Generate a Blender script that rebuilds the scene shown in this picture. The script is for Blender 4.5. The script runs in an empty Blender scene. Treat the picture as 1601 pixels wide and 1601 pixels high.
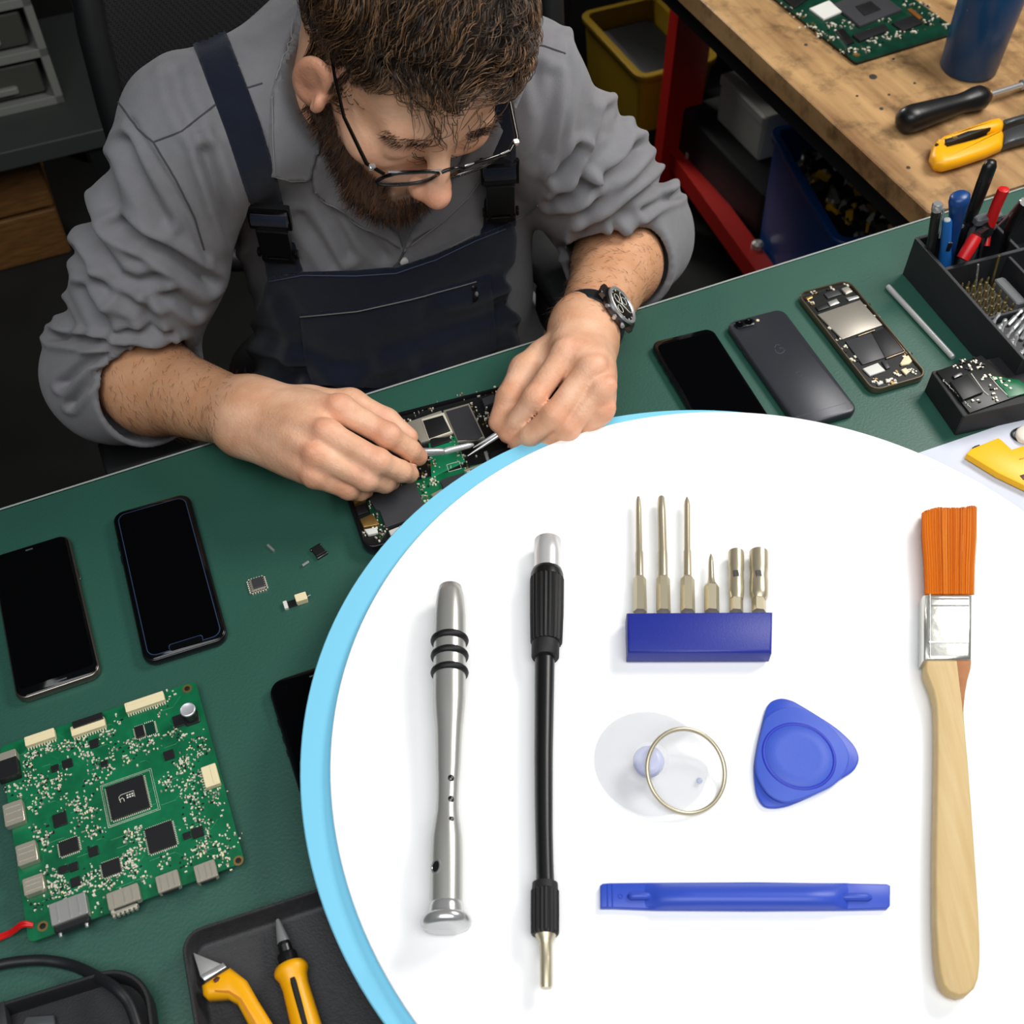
import bpy, bmesh, math, random
import numpy as np
from mathutils import Vector, Matrix, Quaternion, noise as mnoise
PI = math.pi
sin, cos, rad = math.sin, math.cos, math.radians
COL = bpy.context.scene.collection

# ------------------------------------------------------------------ camera
ZB = 0.75                      # bench top above the floor
CAM = Vector((0.0, 0.0, ZB + 0.79))
TH = rad(52.0)
FPX = 1800.0
FWD = Vector((0, cos(TH), -sin(TH)))
UPC = Vector((0, sin(TH), cos(TH)))
RGT = Vector((1, 0, 0))

def ray(px, py):
    x = (px - 800.5) / FPX
    y = -(py - 800.5) / FPX
    return FWD + RGT * x + UPC * y

def on(px, py, h=0.0):
    "point of the photograph on the level h above the bench top"
    r = ray(px, py)
    k = (ZB + h - CAM.z) / r.z
    return CAM + r * k

def at(px, py, d):
    return CAM + ray(px, py) * d

def onY(px, py, p0, n):
    r = ray(px, py)
    k = (Vector(p0) - CAM).dot(Vector(n)) / r.dot(Vector(n))
    return CAM + r * k

def camvec(v):
    return RGT * v[0] + UPC * v[1] - FWD * v[2]

cam_data = bpy.data.cameras.new('camera')
cam = bpy.data.objects.new('camera', cam_data)
COL.objects.link(cam)
cam.location = CAM
cam.rotation_euler = (PI / 2 - TH, 0, 0)
cam_data.sensor_width = 36
cam_data.lens = 36 * FPX / 1601
cam_data.clip_start = 0.02
bpy.context.scene.camera = cam

# ------------------------------------------------------------------ materials
def lin(c):
    c = c / 255.0
    return c / 12.92 if c <= 0.04045 else ((c + 0.055) / 1.055) ** 2.4

def rgb(r, g, b):
    return (lin(r), lin(g), lin(b), 1)

MATS = {}
def mat(name, col, rough=0.5, metal=0.0, spec=0.5, bump=0.0, bscale=200.0, var=0.0, vscale=30.0, vcol=None,
        trans=0.0, ior=1.45, alpha=1.0, coat=0.0, sheen=0.0, sss=0.0, stretch=None, detail=3.0):
    if name in MATS:
        return MATS[name]
    m = bpy.data.materials.new(name)
    m.use_nodes = True
    nt = m.node_tree
    b = nt.nodes['Principled BSDF']
    c = rgb(*col)
    b.inputs['Base Color'].default_value = c
    b.inputs['Roughness'].default_value = rough
    b.inputs['Metallic'].default_value = metal
    b.inputs['Specular IOR Level'].default_value = spec
    b.inputs['IOR'].default_value = ior
    b.inputs['Transmission Weight'].default_value = trans
    b.inputs['Alpha'].default_value = alpha
    b.inputs['Coat Weight'].default_value = coat
    b.inputs['Sheen Weight'].default_value = sheen
    if sss:
        b.inputs['Subsurface Weight'].default_value = sss
        b.inputs['Subsurface Radius'].default_value = (0.008, 0.003, 0.0015)
        b.inputs['Subsurface Scale'].default_value = 0.6
    tc = nt.nodes.new('ShaderNodeTexCoord')
    mp = nt.nodes.new('ShaderNodeMapping')
    nt.links.new(tc.outputs['Object'], mp.inputs['Vector'])
    if stretch:
        mp.inputs['Scale'].default_value = stretch
    if var > 0 or vcol:
        n = nt.nodes.new('ShaderNodeTexNoise')
        n.inputs['Scale'].default_value = vscale
        n.inputs['Detail'].default_value = detail
        nt.links.new(mp.outputs['Vector'], n.inputs['Vector'])
        rp = nt.nodes.new('ShaderNodeValToRGB')
        e = rp.color_ramp.elements
        e[0].position = 0.3; e[1].position = 0.7
        if vcol:
            e[0].color = rgb(*vcol); e[1].color = c
        else:
            e[0].color = tuple(x * (1 - var) for x in c[:3]) + (1,)
            e[1].color = tuple(min(1, x * (1 + var)) for x in c[:3]) + (1,)
        nt.links.new(n.outputs['Fac'], rp.inputs['Fac'])
        nt.links.new(rp.outputs['Color'], b.inputs['Base Color'])
    if bump > 0:
        n2 = nt.nodes.new('ShaderNodeTexNoise')
        n2.inputs['Scale'].default_value = bscale
        n2.inputs['Detail'].default_value = 3
        nt.links.new(mp.outputs['Vector'], n2.inputs['Vector'])
        bp = nt.nodes.new('ShaderNodeBump')
        bp.inputs['Strength'].default_value = bump
        bp.inputs['Distance'].default_value = 0.002
        nt.links.new(n2.outputs['Fac'], bp.inputs['Height'])
        nt.links.new(bp.outputs['Normal'], b.inputs['Normal'])
    MATS[name] = m
    return m

BLACKP = mat('black_plastic', (20, 20, 21), 0.35)
DARKP = mat('matte_black_plastic', (26, 26, 28), 0.6, bump=0.15, bscale=900)
SCREEN = mat('black_screen_glass', (3, 3, 4), 0.06, spec=0.35)
STEEL = mat('steel', (205, 205, 205), 0.25, 0.7)
BRUSHED = mat('brushed_steel', (190, 190, 186), 0.36, 0.7)
DARKSTEEL = mat('dark_steel', (95, 95, 96), 0.35, 1.0)
TIN = mat('tin_shield', (186, 180, 164), 0.38, 0.6)
GOLD = mat('gold_contact', (196, 160, 96), 0.35, 0.9)
CREAM = mat('cream_connector_plastic', (224, 210, 170), 0.5)
CHIP = mat('chip_black', (22, 22, 24), 0.45)
CHIPG = mat('chip_grey', (54, 54, 57), 0.42)
PCBG = mat('pcb_green', (10, 98, 61), 0.35, var=0.25, vscale=60)
PCBD = mat('pcb_dark_green', (8, 50, 36), 0.35, var=0.3, vscale=60)
PCBK = mat('pcb_black', (13, 15, 15), 0.4)
SOLDER = mat('solder', (226, 220, 200), 0.4, 0.3)
TRACE = mat('pcb_trace', (30, 120, 78), 0.35)
SILK = mat('silkscreen_white', (214, 214, 200), 0.6)
YELLOW = mat('yellow_plastic', (236, 166, 8), 0.38, bump=0.05, bscale=700)
RED = mat('red_plastic', (196, 26, 28), 0.35)
NAVYP = mat('blue_plastic', (22, 62, 118), 0.35)
RUBBER = mat('black_rubber', (14, 14, 15), 0.55)
WHITEP = mat('white_plastic', (206, 206, 200), 0.5)

# ------------------------------------------------------------------ mesh builder
class MB:
    def __init__(s):
        s.v = []; s.f = []; s.m = []; s.mi = 0
    def add(s, vs, fs):
        o = len(s.v)
        s.v.extend([tuple(p) for p in vs])
        for f in fs:
            s.f.append([i + o for i in f]); s.m.append(s.mi)
        return s
    def mat(s, i):
        s.mi = i; return s
    def rings(s, rings, cap0=True, cap1=True, closed=True):
        n = len(rings[0]); vs = [p for r in rings for p in r]; fs = []
        for k in range(len(rings) - 1):
            for i in range(n if closed else n - 1):
                j = (i + 1) % n
                fs.append([k * n + i, k * n + j, (k + 1) * n + j, (k + 1) * n + i])
        if cap0: fs.append(list(range(n))[::-1])
        if cap1: fs.append([(len(rings) - 1) * n + i for i in range(n)])
        return s.add(vs, fs)
    def box(s, c, d, rz=0.0, bev=0.0, M=None):
        w, l, h = d[0] / 2, d[1] / 2, d[2] / 2
        b = min(bev, w * .9, l * .9, h * .9)
        if b <= 0:
            out = [(w, l)]
        R = Matrix.Rotation(rz, 3, 'Z')
        if M is not None: R = M
        c = Vector(c)
        def ring(ins, z):
            ww, ll = w - ins, l - ins
            return [c + R @ Vector(p) for p in ((-ww, -ll, z), (ww, -ll, z), (ww, ll, z), (-ww, ll, z))]
        if b > 0:
            def oct(ins, z):
                ww, ll = w - ins, l - ins
                q = b
                pts = [(-ww + q, -ll), (ww - q, -ll), (ww, -ll + q), (ww, ll - q), (ww - q, ll), (-ww + q, ll), (-ww, ll - q), (-ww, -ll + q)]
                return [c + R @ Vector((x, y, z)) for x, y in pts]
            b2 = b * .999 if b < min(w, l) else min(w, l) * .45
            b = min(b, b2)
            return s.rings([oct(b * .5, -h), oct(0, -h + b * .5), oct(0, h - b * .5), oct(b * .5, h)])
        return s.rings([ring(0, -h), ring(0, h)])
    def loft(s, w, l, r, prof, c=(0, 0, 0), rz=0.0, seg=6, cap0=True, cap1=True, M=None):
        "rounded rectangle w x l; prof = [(inset, z), ...]"
        R = M if M is not None else Matrix.Rotation(rz, 3, 'Z'); c = Vector(c); rs = []
        for ins, z in prof:
            ww, ll = w / 2 - ins, l / 2 - ins
            rr = max(min(r - ins, ww * .999, ll * .999), 1e-5)
            pts = []
            for q, (sx, sy) in enumerate(((1, 1), (-1, 1), (-1, -1), (1, -1))):
                for k in range(seg + 1):
                    a = q * PI / 2 + k * PI / 2 / seg
                    pts.append(c + R @ Vector((sx * (ww - rr) + rr * cos(a), sy * (ll - rr) + rr * sin(a), z)))
            rs.append(pts)
        return s.rings(rs, cap0, cap1)
    def prism(s, poly, z0, z1, bev=0.0, M=None, c=(0, 0, 0)):
        "polygon (ccw) extruded along z with a small chamfer"
        n = len(poly); c = Vector(c); P = [Vector(p) for p in poly]
        area = sum(P[i].x * P[(i + 1) % n].y - P[(i + 1) % n].x * P[i].y for i in range(n))
        if area < 0: P = P[::-1]
        nr = []
        for i in range(n):
            e0 = (P[i] - P[i - 1]); e1 = (P[(i + 1) % n] - P[i])
            if e0.length < 1e-9: e0 = e1
            if e1.length < 1e-9: e1 = e0
            n0 = Vector((-e0.y, e0.x)).normalized(); n1 = Vector((-e1.y, e1.x)).normalized()
            q = n0 + n1
            if q.length < 1e-6: q = n0
            q = q.normalized(); nr.append(q / max(.4, q.dot(n0)))
        def ring(ins, z):
            out = []
            for p, q in zip(P, nr):
                w = Vector((p.x + q.x * ins, p.y + q.y * ins, z))
                out.append(c + (M @ w if M is not None else w))
            return out
        if bev > 0:
            return s.rings([ring(bev, z0), ring(0, z0 + bev), ring(0, z1 - bev), ring(bev * .35, z1 - bev * .3), ring(bev, z1)])
        return s.rings([ring(0, z0), ring(0, z1)])
    def lathe(s, prof, c=(0, 0, 0), ax=(0, 0, 1), seg=20, cap0=True, cap1=True, sx=1.0, sy=1.0, rib=0, ribd=0.0, rot=0.0, ref=None):
        "prof = [(radius, t along ax)]"
        ax = Vector(ax).normalized(); c = Vector(c)
        u = ax.orthogonal().normalized() if ref is None else (Vector(ref) - ax * Vector(ref).dot(ax)).normalized()
        w = ax.cross(u); rs = []
        for r, t in prof:
            ring = []
            for k in range(seg):
                a = 2 * PI * k / seg + rot
                rr = r * (1 - (ribd if rib and (k % rib == 0) else 0))
                ring.append(c + ax * t + u * (rr * sx * cos(a)) + w * (rr * sy * sin(a)))
            rs.append(ring)
        return s.rings(rs, cap0, cap1)
    def cyl(s, a, b, r0, r1=None, seg=14):
        a = Vector(a); b = Vector(b); r1 = r0 if r1 is None else r1
        return s.lathe([(r0, 0), (r1, (b - a).length)], a, b - a, seg)
    def tube(s, pts, r, seg=8, cap=True, flat=1.0, nref=None):
        pts = [Vector(p) for p in pts]; n = len(pts); rs = []
        t0 = (pts[1] - pts[0]).normalized()
        u = t0.orthogonal().normalized() if nref is None else (Vector(nref) - t0 * Vector(nref).dot(t0)).normalized()
        for i in range(n):
            t = (pts[min(i + 1, n - 1)] - pts[max(i - 1, 0)]).normalized()
            u = (u - t * u.dot(t))
            if u.length < 1e-6: u = t.orthogonal()
            u.normalize(); w = t.cross(u)
            rr = r[i] if isinstance(r, (list, tuple)) else r
            rs.append([pts[i] + u * (rr * flat * cos(2 * PI * k / seg)) + w * (rr * sin(2 * PI * k / seg)) for k in range(seg)])
        return s.rings(rs, cap, cap)
    def ball(s, c, r, seg=12, M=None):
        if not isinstance(r, (tuple, list)): r = (r, r, r)
        c = Vector(c); rs = []; nl = max(4, seg // 2)
        for i in range(1, nl):
            a = PI * i / nl; ring = []
            for k in range(seg):
                p = Vector((r[0] * sin(a) * cos(2 * PI * k / seg), r[1] * sin(a) * sin(2 * PI * k / seg), -r[2] * cos(a)))
                ring.append(c + (M @ p if M is not None else p))
            rs.append(ring)
        return s.rings(rs)
    def torus(s, c, R, r, ax=(0, 0, 1), seg=40, ss=10, squash=1.0):
        ax = Vector(ax).normalized(); u = ax.orthogonal().normalized(); w = ax.cross(u); c = Vector(c)
        vs = []; fs = []
        for i in range(seg):
            a = 2 * PI * i / seg; d = u * cos(a) + w * sin(a)
            for k in range(ss):
                b = 2 * PI * k / ss
                vs.append(c + d * (R + r * cos(b)) + ax * (r * squash * sin(b)))
        for i in range(seg):
            for k in range(ss):
                i2 = (i + 1) % seg; k2 = (k + 1) % ss
                fs.append([i * ss + k, i2 * ss + k, i2 * ss + k2, i * ss + k2])
        return s.add(vs, fs)
    def build(s, name, mats, parent=None, smooth=30, loc=None, rz=None):
        me = bpy.data.meshes.new(name)
        me.from_pydata(s.v, [], s.f)
        if not isinstance(mats, (list, tuple)): mats = [mats]
        for m in mats: me.materials.append(m)
        if len(mats) > 1: me.polygons.foreach_set('material_index', s.m)
        me.update()
        if smooth:
            me.polygons.foreach_set('use_smooth', [True] * len(me.polygons))
            bm = bmesh.new(); bm.from_mesh(me)
            bmesh.ops.recalc_face_normals(bm, faces=bm.faces)
            lim = rad(smooth)
            for e in bm.edges:
                if len(e.link_faces) == 2:
                    e.smooth = e.calc_face_angle(0) < lim
            bm.to_mesh(me); bm.free()
        o = bpy.data.objects.new(name, me); COL.objects.link(o)
        if parent is not None: o.parent = parent
        if loc is not None: o.location = loc
        if rz is not None: o.rotation_euler = (0, 0, rz)
        return o

def tag(o, label=None, cat=None, group=None, kind=None):
    if label: o['label'] = label
    if cat: o['category'] = cat
    if group: o['group'] = group
    if kind: o['kind'] = kind
    return o

def thing(name, label, cat, loc=(0, 0, 0), rz=0.0, group=None):
    o = bpy.data.objects.new(name, None); COL.objects.link(o)
    o.empty_display_size = 0.02
    o.location = loc; o.rotation_euler = (0, 0, rz)
    return tag(o, label, cat, group)

def struct(o):
    o['kind'] = 'structure'; return o

def dup(root, loc, rz, label=None, group=None):
    r = root.copy(); COL.objects.link(r); r.location = loc; r.rotation_euler = (0, 0, rz)
    if label: r['label'] = label
    if group: r['group'] = group
    for ch in list(root.children):
        c = ch.copy(); COL.objects.link(c); c.parent = r
        for g in ch.children:
            d = g.copy(); COL.objects.link(d); d.parent = c
    return r

def quad(TL, TR, BR, BL, h):
    "fit a rectangle on the level h to four picture corners -> centre, angle, width, length (length runs TL->BL, local +y is the top)"
    a, b, c, d = [on(p[0], p[1], h) for p in (TL, TR, BR, BL)]
    ctr = (a + b + c + d) / 4
    up = ((a + b) / 2 - (c + d) / 2); l = up.length
    rt = ((b + c) / 2 - (a + d) / 2); w = rt.length
    ang = math.atan2(up.y, up.x) - PI / 2
    a2 = math.atan2(rt.y, rt.x)
    dd = (a2 - ang + PI) % (2 * PI) - PI
    return Vector((ctr.x, ctr.y, ZB)), ang + dd / 2, w, l

def smoothpath(pts, n=8):
    "Catmull-Rom through points"
    P = [Vector(p) for p in pts]; P = [P[0] * 2 - P[1]] + P + [P[-1] * 2 - P[-2]]; out = []
    for i in range(1, len(P) - 2):
        for k in range(n):
            t = k / n; a, b, c, d = P[i - 1], P[i], P[i + 1], P[i + 2]
            out.append(.5 * ((2 * b) + (c - a) * t + (2 * a - 5 * b + 4 * c - d) * t * t + (3 * b - a - 3 * c + d) * t ** 3))
    out.append(P[-2]); return out

# bench frame: u along the far edge, v away from the camera
_e0 = on(0, 795); _e1 = on(1417, 350)
BU = (_e1 - _e0).normalized(); BV = Vector((-BU.y, BU.x, 0)); BANG = math.atan2(BU.y, BU.x)
B0 = _e0.copy()
def bw(u, v, z=0.0):
    return B0 + BU * u + BV * v + Vector((0, 0, z))
def buv(p):
    q = p - B0; return q.dot(BU), q.dot(BV)
# ================================================================== setting
def C(ox, oy, s):
    return lambda x, y: (ox + x / s, oy + y / s)

FLOORM = mat('dark_concrete', (22, 22, 20), 0.8, var=0.35, vscale=6, bump=0.2, bscale=60)
WALLM = mat('dark_wall_paint', (30, 31, 33), 0.8, var=0.2, vscale=4)
m = MB(); m.box((0, 1.2, -0.05), (7, 6.4, 0.1)); fl = struct(m.build('floor', FLOORM))
m = MB(); m.box((0, 3.45, 1.4), (7, 0.1, 2.8)); struct(m.build('wall_back', WALLM))
m = MB(); m.box((-3.05, 1.2, 1.4), (0.1, 4.6, 2.8)); struct(m.build('wall_left', WALLM))
m = MB(); m.box((3.05, 1.2, 1.4), (0.1, 4.6, 2.8)); struct(m.build('wall_right', WALLM))

# ---- green bench
GREEN = mat('green_mat', (32, 78, 65), 0.48, spec=0.75, bump=0.12, bscale=420, var=0.06, vscale=9)
EDGE = mat('pale_bench_edging', (150, 158, 152), 0.5)
FRAMEM = mat('black_steel_frame', (17, 18, 19), 0.55)
bench = thing('workbench', 'long bench with a green mat top and thin pale edging', 'workbench', B0 + Vector((0, 0, -ZB)), BANG)
m = MB(); m.box((0.6, -0.475, ZB - 0.016), (2.9, 0.946, 0.032)); m.build('worktop', GREEN, bench, smooth=0)
m = MB(); m.box((0.6, -0.0015, ZB - 0.017), (2.9, 0.003, 0.034)); m.build('edging', EDGE, bench, smooth=0)
m = MB(); m.box((0.6, -0.03, ZB - 0.07), (2.8, 0.03, 0.07)); m.build('apron', FRAMEM, bench, smooth=0)
for x in (-0.75, 1.95):
    for y in (-0.06, -0.9):
        m = MB(); m.box((x, y, (ZB - 0.034) / 2), (0.05, 0.05, ZB - 0.034), bev=0.004); m.build('leg', FRAMEM, bench)

# ---- wooden side bench, square to the green one
def wood_material():
    mm = mat('worn_wood', (196, 148, 92), 0.55, bump=0.25, bscale=90)
    nt = mm.node_tree; b = nt.nodes['Principled BSDF']
    tc = nt.nodes.new('ShaderNodeTexCoord')
    mp = nt.nodes.new('ShaderNodeMapping'); mp.inputs['Scale'].default_value = (26, 3.0, 8)
    nt.links.new(tc.outputs['Object'], mp.inputs['Vector'])
    n1 = nt.nodes.new('ShaderNodeTexNoise'); n1.inputs['Scale'].default_value = 1.6; n1.inputs['Detail'].default_value = 6
    nt.links.new(mp.outputs['Vector'], n1.inputs['Vector'])
    r1 = nt.nodes.new('ShaderNodeValToRGB')
    r1.color_ramp.elements[0].position = .32; r1.color_ramp.elements[0].color = rgb(128, 94, 58)
    r1.color_ramp.elements[1].position = .7; r1.color_ramp.elements[1].color = rgb(186, 148, 100)
    nt.links.new(n1.outputs['Fac'], r1.inputs['Fac'])
    n2 = nt.nodes.new('ShaderNodeTexNoise'); n2.inputs['Scale'].default_value = 24; n2.inputs['Detail'].default_value = 8; n2.inputs['Roughness'].default_value = .7
    nt.links.new(tc.outputs['Object'], n2.inputs['Vector'])
    r2 = nt.nodes.new('ShaderNodeValToRGB')
    r2.color_ramp.elements[0].position = .30; r2.color_ramp.elements[0].color = (.12, .10, .08, 1)
    r2.color_ramp.elements[1].position = .50; r2.color_ramp.elements[1].color = (1, 1, 1, 1)
    nt.links.new(n2.outputs['Fac'], r2.inputs['Fac'])
    mx = nt.nodes.new('ShaderNodeMix'); mx.data_type = 'RGBA'; mx.blend_type = 'MULTIPLY'; mx.inputs[0].default_value = .75
    nt.links.new(r1.outputs['Color'], mx.inputs[6]); nt.links.new(r2.outputs['Color'], mx.inputs[7])
    nt.links.new(mx.outputs[2], b.inputs['Base Color'])
    return mm
WOOD = wood_material()
STAIN = mat('old_stain', (48, 42, 34), 0.6)
wu, _ = buv(on(1452, 338)); wu += 0.004
wb = thing('wooden_workbench', 'worn wooden bench at a right angle behind the green bench', 'workbench', bw(0, 0, -ZB), BANG)
m = MB(); m.box((wu + 0.45, 0.55, ZB - 0.015), (0.9, 1.09, 0.03), bev=0.003); m.build('worktop', WOOD, wb)
m = MB()
for px, py, r in ((1365, 120, 8), (1390, 148, 3), (1378, 170, 4), (1397, 92, 3), (1340, 150, 3), (1430, 130, 3), (1420, 262, 4), (1260, 70, 4)):
    p = on(px, py); u, v = buv(p)
    m = MB(); m.lathe([(r / 1250, 0), (r / 1250 * .8, 0.0004)], (u, v, ZB), seg=10, sx=1.0, sy=.8); m.build('stain_spot', STAIN, wb)

m = MB(); m.box((wu + 0.03, 0.55, ZB - 0.047), (0.03, 1.06, 0.034)); m.box((wu + 0.45, 0.03, ZB - 0.047), (0.86, 0.03, 0.034)); m.build('frame', FRAMEM, wb, smooth=0)
for x, y in ((wu + 0.86, 0.05), (wu + 0.86, 1.04), (wu + 0.045, 1.04)):
    m = MB(); m.box((x, y, (ZB - 0.03) / 2), (0.05, 0.05, ZB - 0.03), bev=0.004); m.build('leg', FRAMEM, wb)

# ---- low shelf behind the man's right shoulder, with a drawer rack and a crate
SHELFM = mat('grey_shelf_board', (58, 62, 60), 0.5)
sp = on(60, 226, 0.306 - ZB); su, sv = buv(sp)
sh = thing('low_shelf', 'low dark grey shelf behind the chair, under the drawer rack', 'shelf', bw(su, sv, -ZB), BANG)
m = MB(); m.box((-0.5, 0.22, 0.288), (1.3, 0.44, 0.036), bev=0.003); m.build('shelf_board', SHELFM, sh)
for x in (-1.1, 0.1):
    for y in (0.03, 0.40):
        m = MB(); m.box((x, y, 0.135), (0.04, 0.04, 0.27)); m.build('leg', FRAMEM, sh, smooth=0)
RACKM = mat('grey_rack_plastic', (128, 130, 124), 0.5)
DRAWM = mat('cloudy_drawer_plastic', (72, 72, 66), 0.35)
ru, rv = buv(on(102, 160, 0.306 - ZB))
rk = thing('drawer_rack', 'small grey parts rack with cloudy drawers on the low shelf', 'drawer rack', bw(ru, rv, 0.306 - ZB), BANG)
W_, H_ = 0.36, 0.30
m = MB()
for x in (-0.008, -W_ / 2, -W_ + 0.008): m.box((x, 0.09, H_ / 2), (0.016, 0.18, H_), bev=0.002)
for k in range(4): m.box((-W_ / 2, 0.09, 0.008 + k * (H_ - 0.016) / 3), (W_, 0.18, 0.016), bev=0.002)
m.build('rack_frame', RACKM, rk)
for k in range(3):
    for x in (-W_ * .27, -W_ * .73):
        m = MB(); m.box((x, 0.085, 0.054 + k * 0.0947), (0.145, 0.15, 0.06), bev=0.004); d = m.build('drawer', DRAWM, rk)
        m = MB(); m.box((x, 0.006, 0.042 + k * 0.0947), (0.05, 0.012, 0.012), bev=0.003); m.build('drawer_pull', RACKM, d)
CRATEM = mat('brown_crate_wood', (110, 74, 36), 0.6, var=0.3, vscale=14, stretch=(2, 12, 20))
cu, cv = buv(on(113, 395, -ZB + 0.003))
cr = thing('wooden_crate', 'brown plank crate on the floor under the low shelf', 'crate', bw(cu, cv, -ZB + 0.002), BANG)
for k, z in enumerate((0.055, 0.172)):
    m = MB(); m.box((-0.42, 0.012, z), (0.84, 0.02, 0.108), bev=0.004); m.build('plank', CRATEM, cr)
    m = MB(); m.box((-0.42, 0.33, z), (0.84, 0.02, 0.108), bev=0.004); m.build('plank', CRATEM, cr)
    for x in (-0.012, -0.828):
        m = MB(); m.box((x, 0.171, z), (0.02, 0.296, 0.108), bev=0.004); m.build('plank', CRATEM, cr)
m = MB(); m.box((-0.42, 0.171, 0.006), (0.80, 0.29, 0.012)); m.build('crate_bottom', CRATEM, cr)

# ---- under the wooden bench: red frame, bins and boxes
DKSHELF = mat('dark_shelf_steel', (22, 23, 24), 0.6)
REDM = mat('red_painted_steel', (150, 20, 12), 0.45)
YBIN = mat('dull_yellow_bin', (146, 116, 18), 0.5)
BBIN = mat('blue_bin', (16, 62, 122), 0.45)
WBOX = mat('grey_white_box', (196, 196, 188), 0.5)
hz = 0.16
def low(px, py, z): return buv(on(px, py, z - ZB))
ls = thing('lower_shelf', 'dark steel shelf near the floor under the wooden bench', 'shelf', bw(0, 0, -ZB), BANG)
u0, v0 = low(1055, 232, 0.20); u1, v1 = low(1195, 425, 0.20)
m = MB(); m.box((u0 + 0.42, 0.62, 0.14), (0.78, 1.0, 0.02)); m.build('shelf_board', DKSHELF, ls, smooth=0)
for x in (u0 + 0.08, u0 + 0.78):
    for y in (0.16, 1.08):
        m = MB(); m.box((x, y, 0.065), (0.03, 0.03, 0.13)); m.build('leg', DKSHELF, ls, smooth=0)
rf = thing('red_metal_frame', 'red painted steel frame with a post and long rail under the wooden bench', 'frame', bw(u0, v0, -ZB), BANG)
uu = (u1 - u0)
m = MB(); m.tube([(0, 0, 0.19), (uu * .5, (v1 - v0) * .5, 0.19), (uu * 1.25, (v1 - v0) * 1.25, 0.19)], 0.026, 4, nref=(1, 0, 1)); m.build('rail', REDM, rf, smooth=0)
m = MB(); m.box((0, 0, 0.27), (0.075, 0.03, 0.53)); m.box((0.02, 0.013, 0.27), (0.012, 0.05, 0.53)); m.build('post', REDM, rf, smooth=0)
for t in (0.12, 0.86):
    m = MB(); m.lathe([(0.011, 0), (0.011, 0.012), (0.006, 0.016)], (uu * t + 0.012, (v1 - v0) * t, 0.206), seg=8); m.build('bolt', BRUSHED, rf)

def open_bin(name, label, cat, u, v, z, w, l, h, mt, ang=0.0, taper=0.012, wall=0.006, rim=0.012):
    t = thing(name, label, cat, bw(u, v, z - ZB), BANG + ang)
    m = MB()
    m.loft(w, l, 0.02, [(taper + wall, 0.0), (taper, 0.002), (0, h - rim), (-0.006, h - rim), (-0.008, h - 0.002), (-0.006, h), (wall, h), (wall, h - 0.004), (taper + wall, 0.008)], seg=4)
    m.build('bin_body', mt, t, smooth=35)
    return t
bu, bv = low(1258, 305, 0.42); 
bu += .02
bl = open_bin('storage_bin', 'open blue plastic bin of small parts under the wooden bench', 'bin', bu + 0.125, bv, 0.15, 0.26, 0.30, 0.27, BBIN, ang=-.22)
R_ = random.Random(4)
PARTM = [mat('part_steel', (150, 150, 146), 0.35, .8), mat('part_dark', (30, 30, 30), .5), mat('part_brass', (196, 160, 90), .4, .7), mat('part_yellow', (206, 160, 20), .5), mat('part_cream', (200, 194, 180), .6)]
def scrap(name, n, w, l, z, seed, label, parent_pt, group=None):
    R = random.Random(seed); m = MB()
    for k in range(n):
        m.mat(R.choice([0, 0, 1, 1, 1, 2, 3, 4]))
        c = (R.uniform(-w, w), R.uniform(-l, l), z + R.uniform(0, 0.02)); s = R.uniform(.004, .014)
        M = Matrix.Rotation(R.uniform(0, 6), 3, Vector((R.uniform(-1, 1), R.uniform(-1, 1), R.uniform(-1, 1))))
        if R.random() < .5: m.box(c, (s * 2, s, s * .6), M=M)
        else: m.lathe([(s * .35, -s), (s * .35, s * .7), (s * .6, s * .7), (s * .6, s)], c, M @ Vector((0, 0, 1)), 7)
    o = m.build(name, PARTM, None, smooth=0)
    o.location = parent_pt; o.rotation_euler = (0, 0, BANG)
    return tag(o, label, 'small parts', kind='stuff')
m = MB(); m.loft(0.225, 0.265, 0.015, [(0.004, 0.15), (0, 0.21), (0.03, 0.225)]); m.build('bin_liner', RUBBER, bl)
scrap('loose_parts', 260, 0.095, 0.115, 0.232, 5, 'heap of assorted small metal parts lying in the blue bin', bw(bu + 0.125, bv, 0.15 - ZB))
xu, xv = low(1150, 300, 0.151)
scrap('scattered_screws', 90, 0.10, 0.09, 0.002, 8, 'scattered screws and scraps on the lower shelf beside the red rail', bw(xu + 0.02, xv, 0.151 - ZB))
yu, yv = low(1035, 85, 0.28)
yb = open_bin('parts_bin', 'dull yellow plastic bin behind the red post', 'bin', yu, yv + 0.06, 0.151, 0.17, 0.26, 0.14, YBIN)
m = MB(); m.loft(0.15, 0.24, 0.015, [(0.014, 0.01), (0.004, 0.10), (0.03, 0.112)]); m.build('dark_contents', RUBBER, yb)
gu, gv = low(1212, 200, 0.30)
gb = thing('dark_carton', 'black box on the lower shelf carrying the pale box', 'box', bw(gu + 0.03, gv - 0.01, 0.151 - ZB), BANG)
m = MB(); m.loft(0.30, 0.30, 0.01, [(0.002, 0), (0, 0.004), (0, 0.14), (0.004, 0.146)]); m.build('carton_body', FRAMEM, gb)
pb = thing('pale_box', 'pale grey lidded box standing on the black box under the wooden bench', 'box', bw(gu + 0.005, gv, 0.298 - ZB), BANG)
m = MB(); m.loft(0.18, 0.15, 0.008, [(0.004, 0), (0.002, 0.004), (0, 0.075), (0.006, 0.08)]); bx = m.build('box_body', WBOX, pb)
m = MB(); m.loft(0.186, 0.156, 0.009, [(0, 0.074), (0, 0.088), (0.004, 0.091)]); m.build('box_lid', WBOX, pb)
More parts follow.
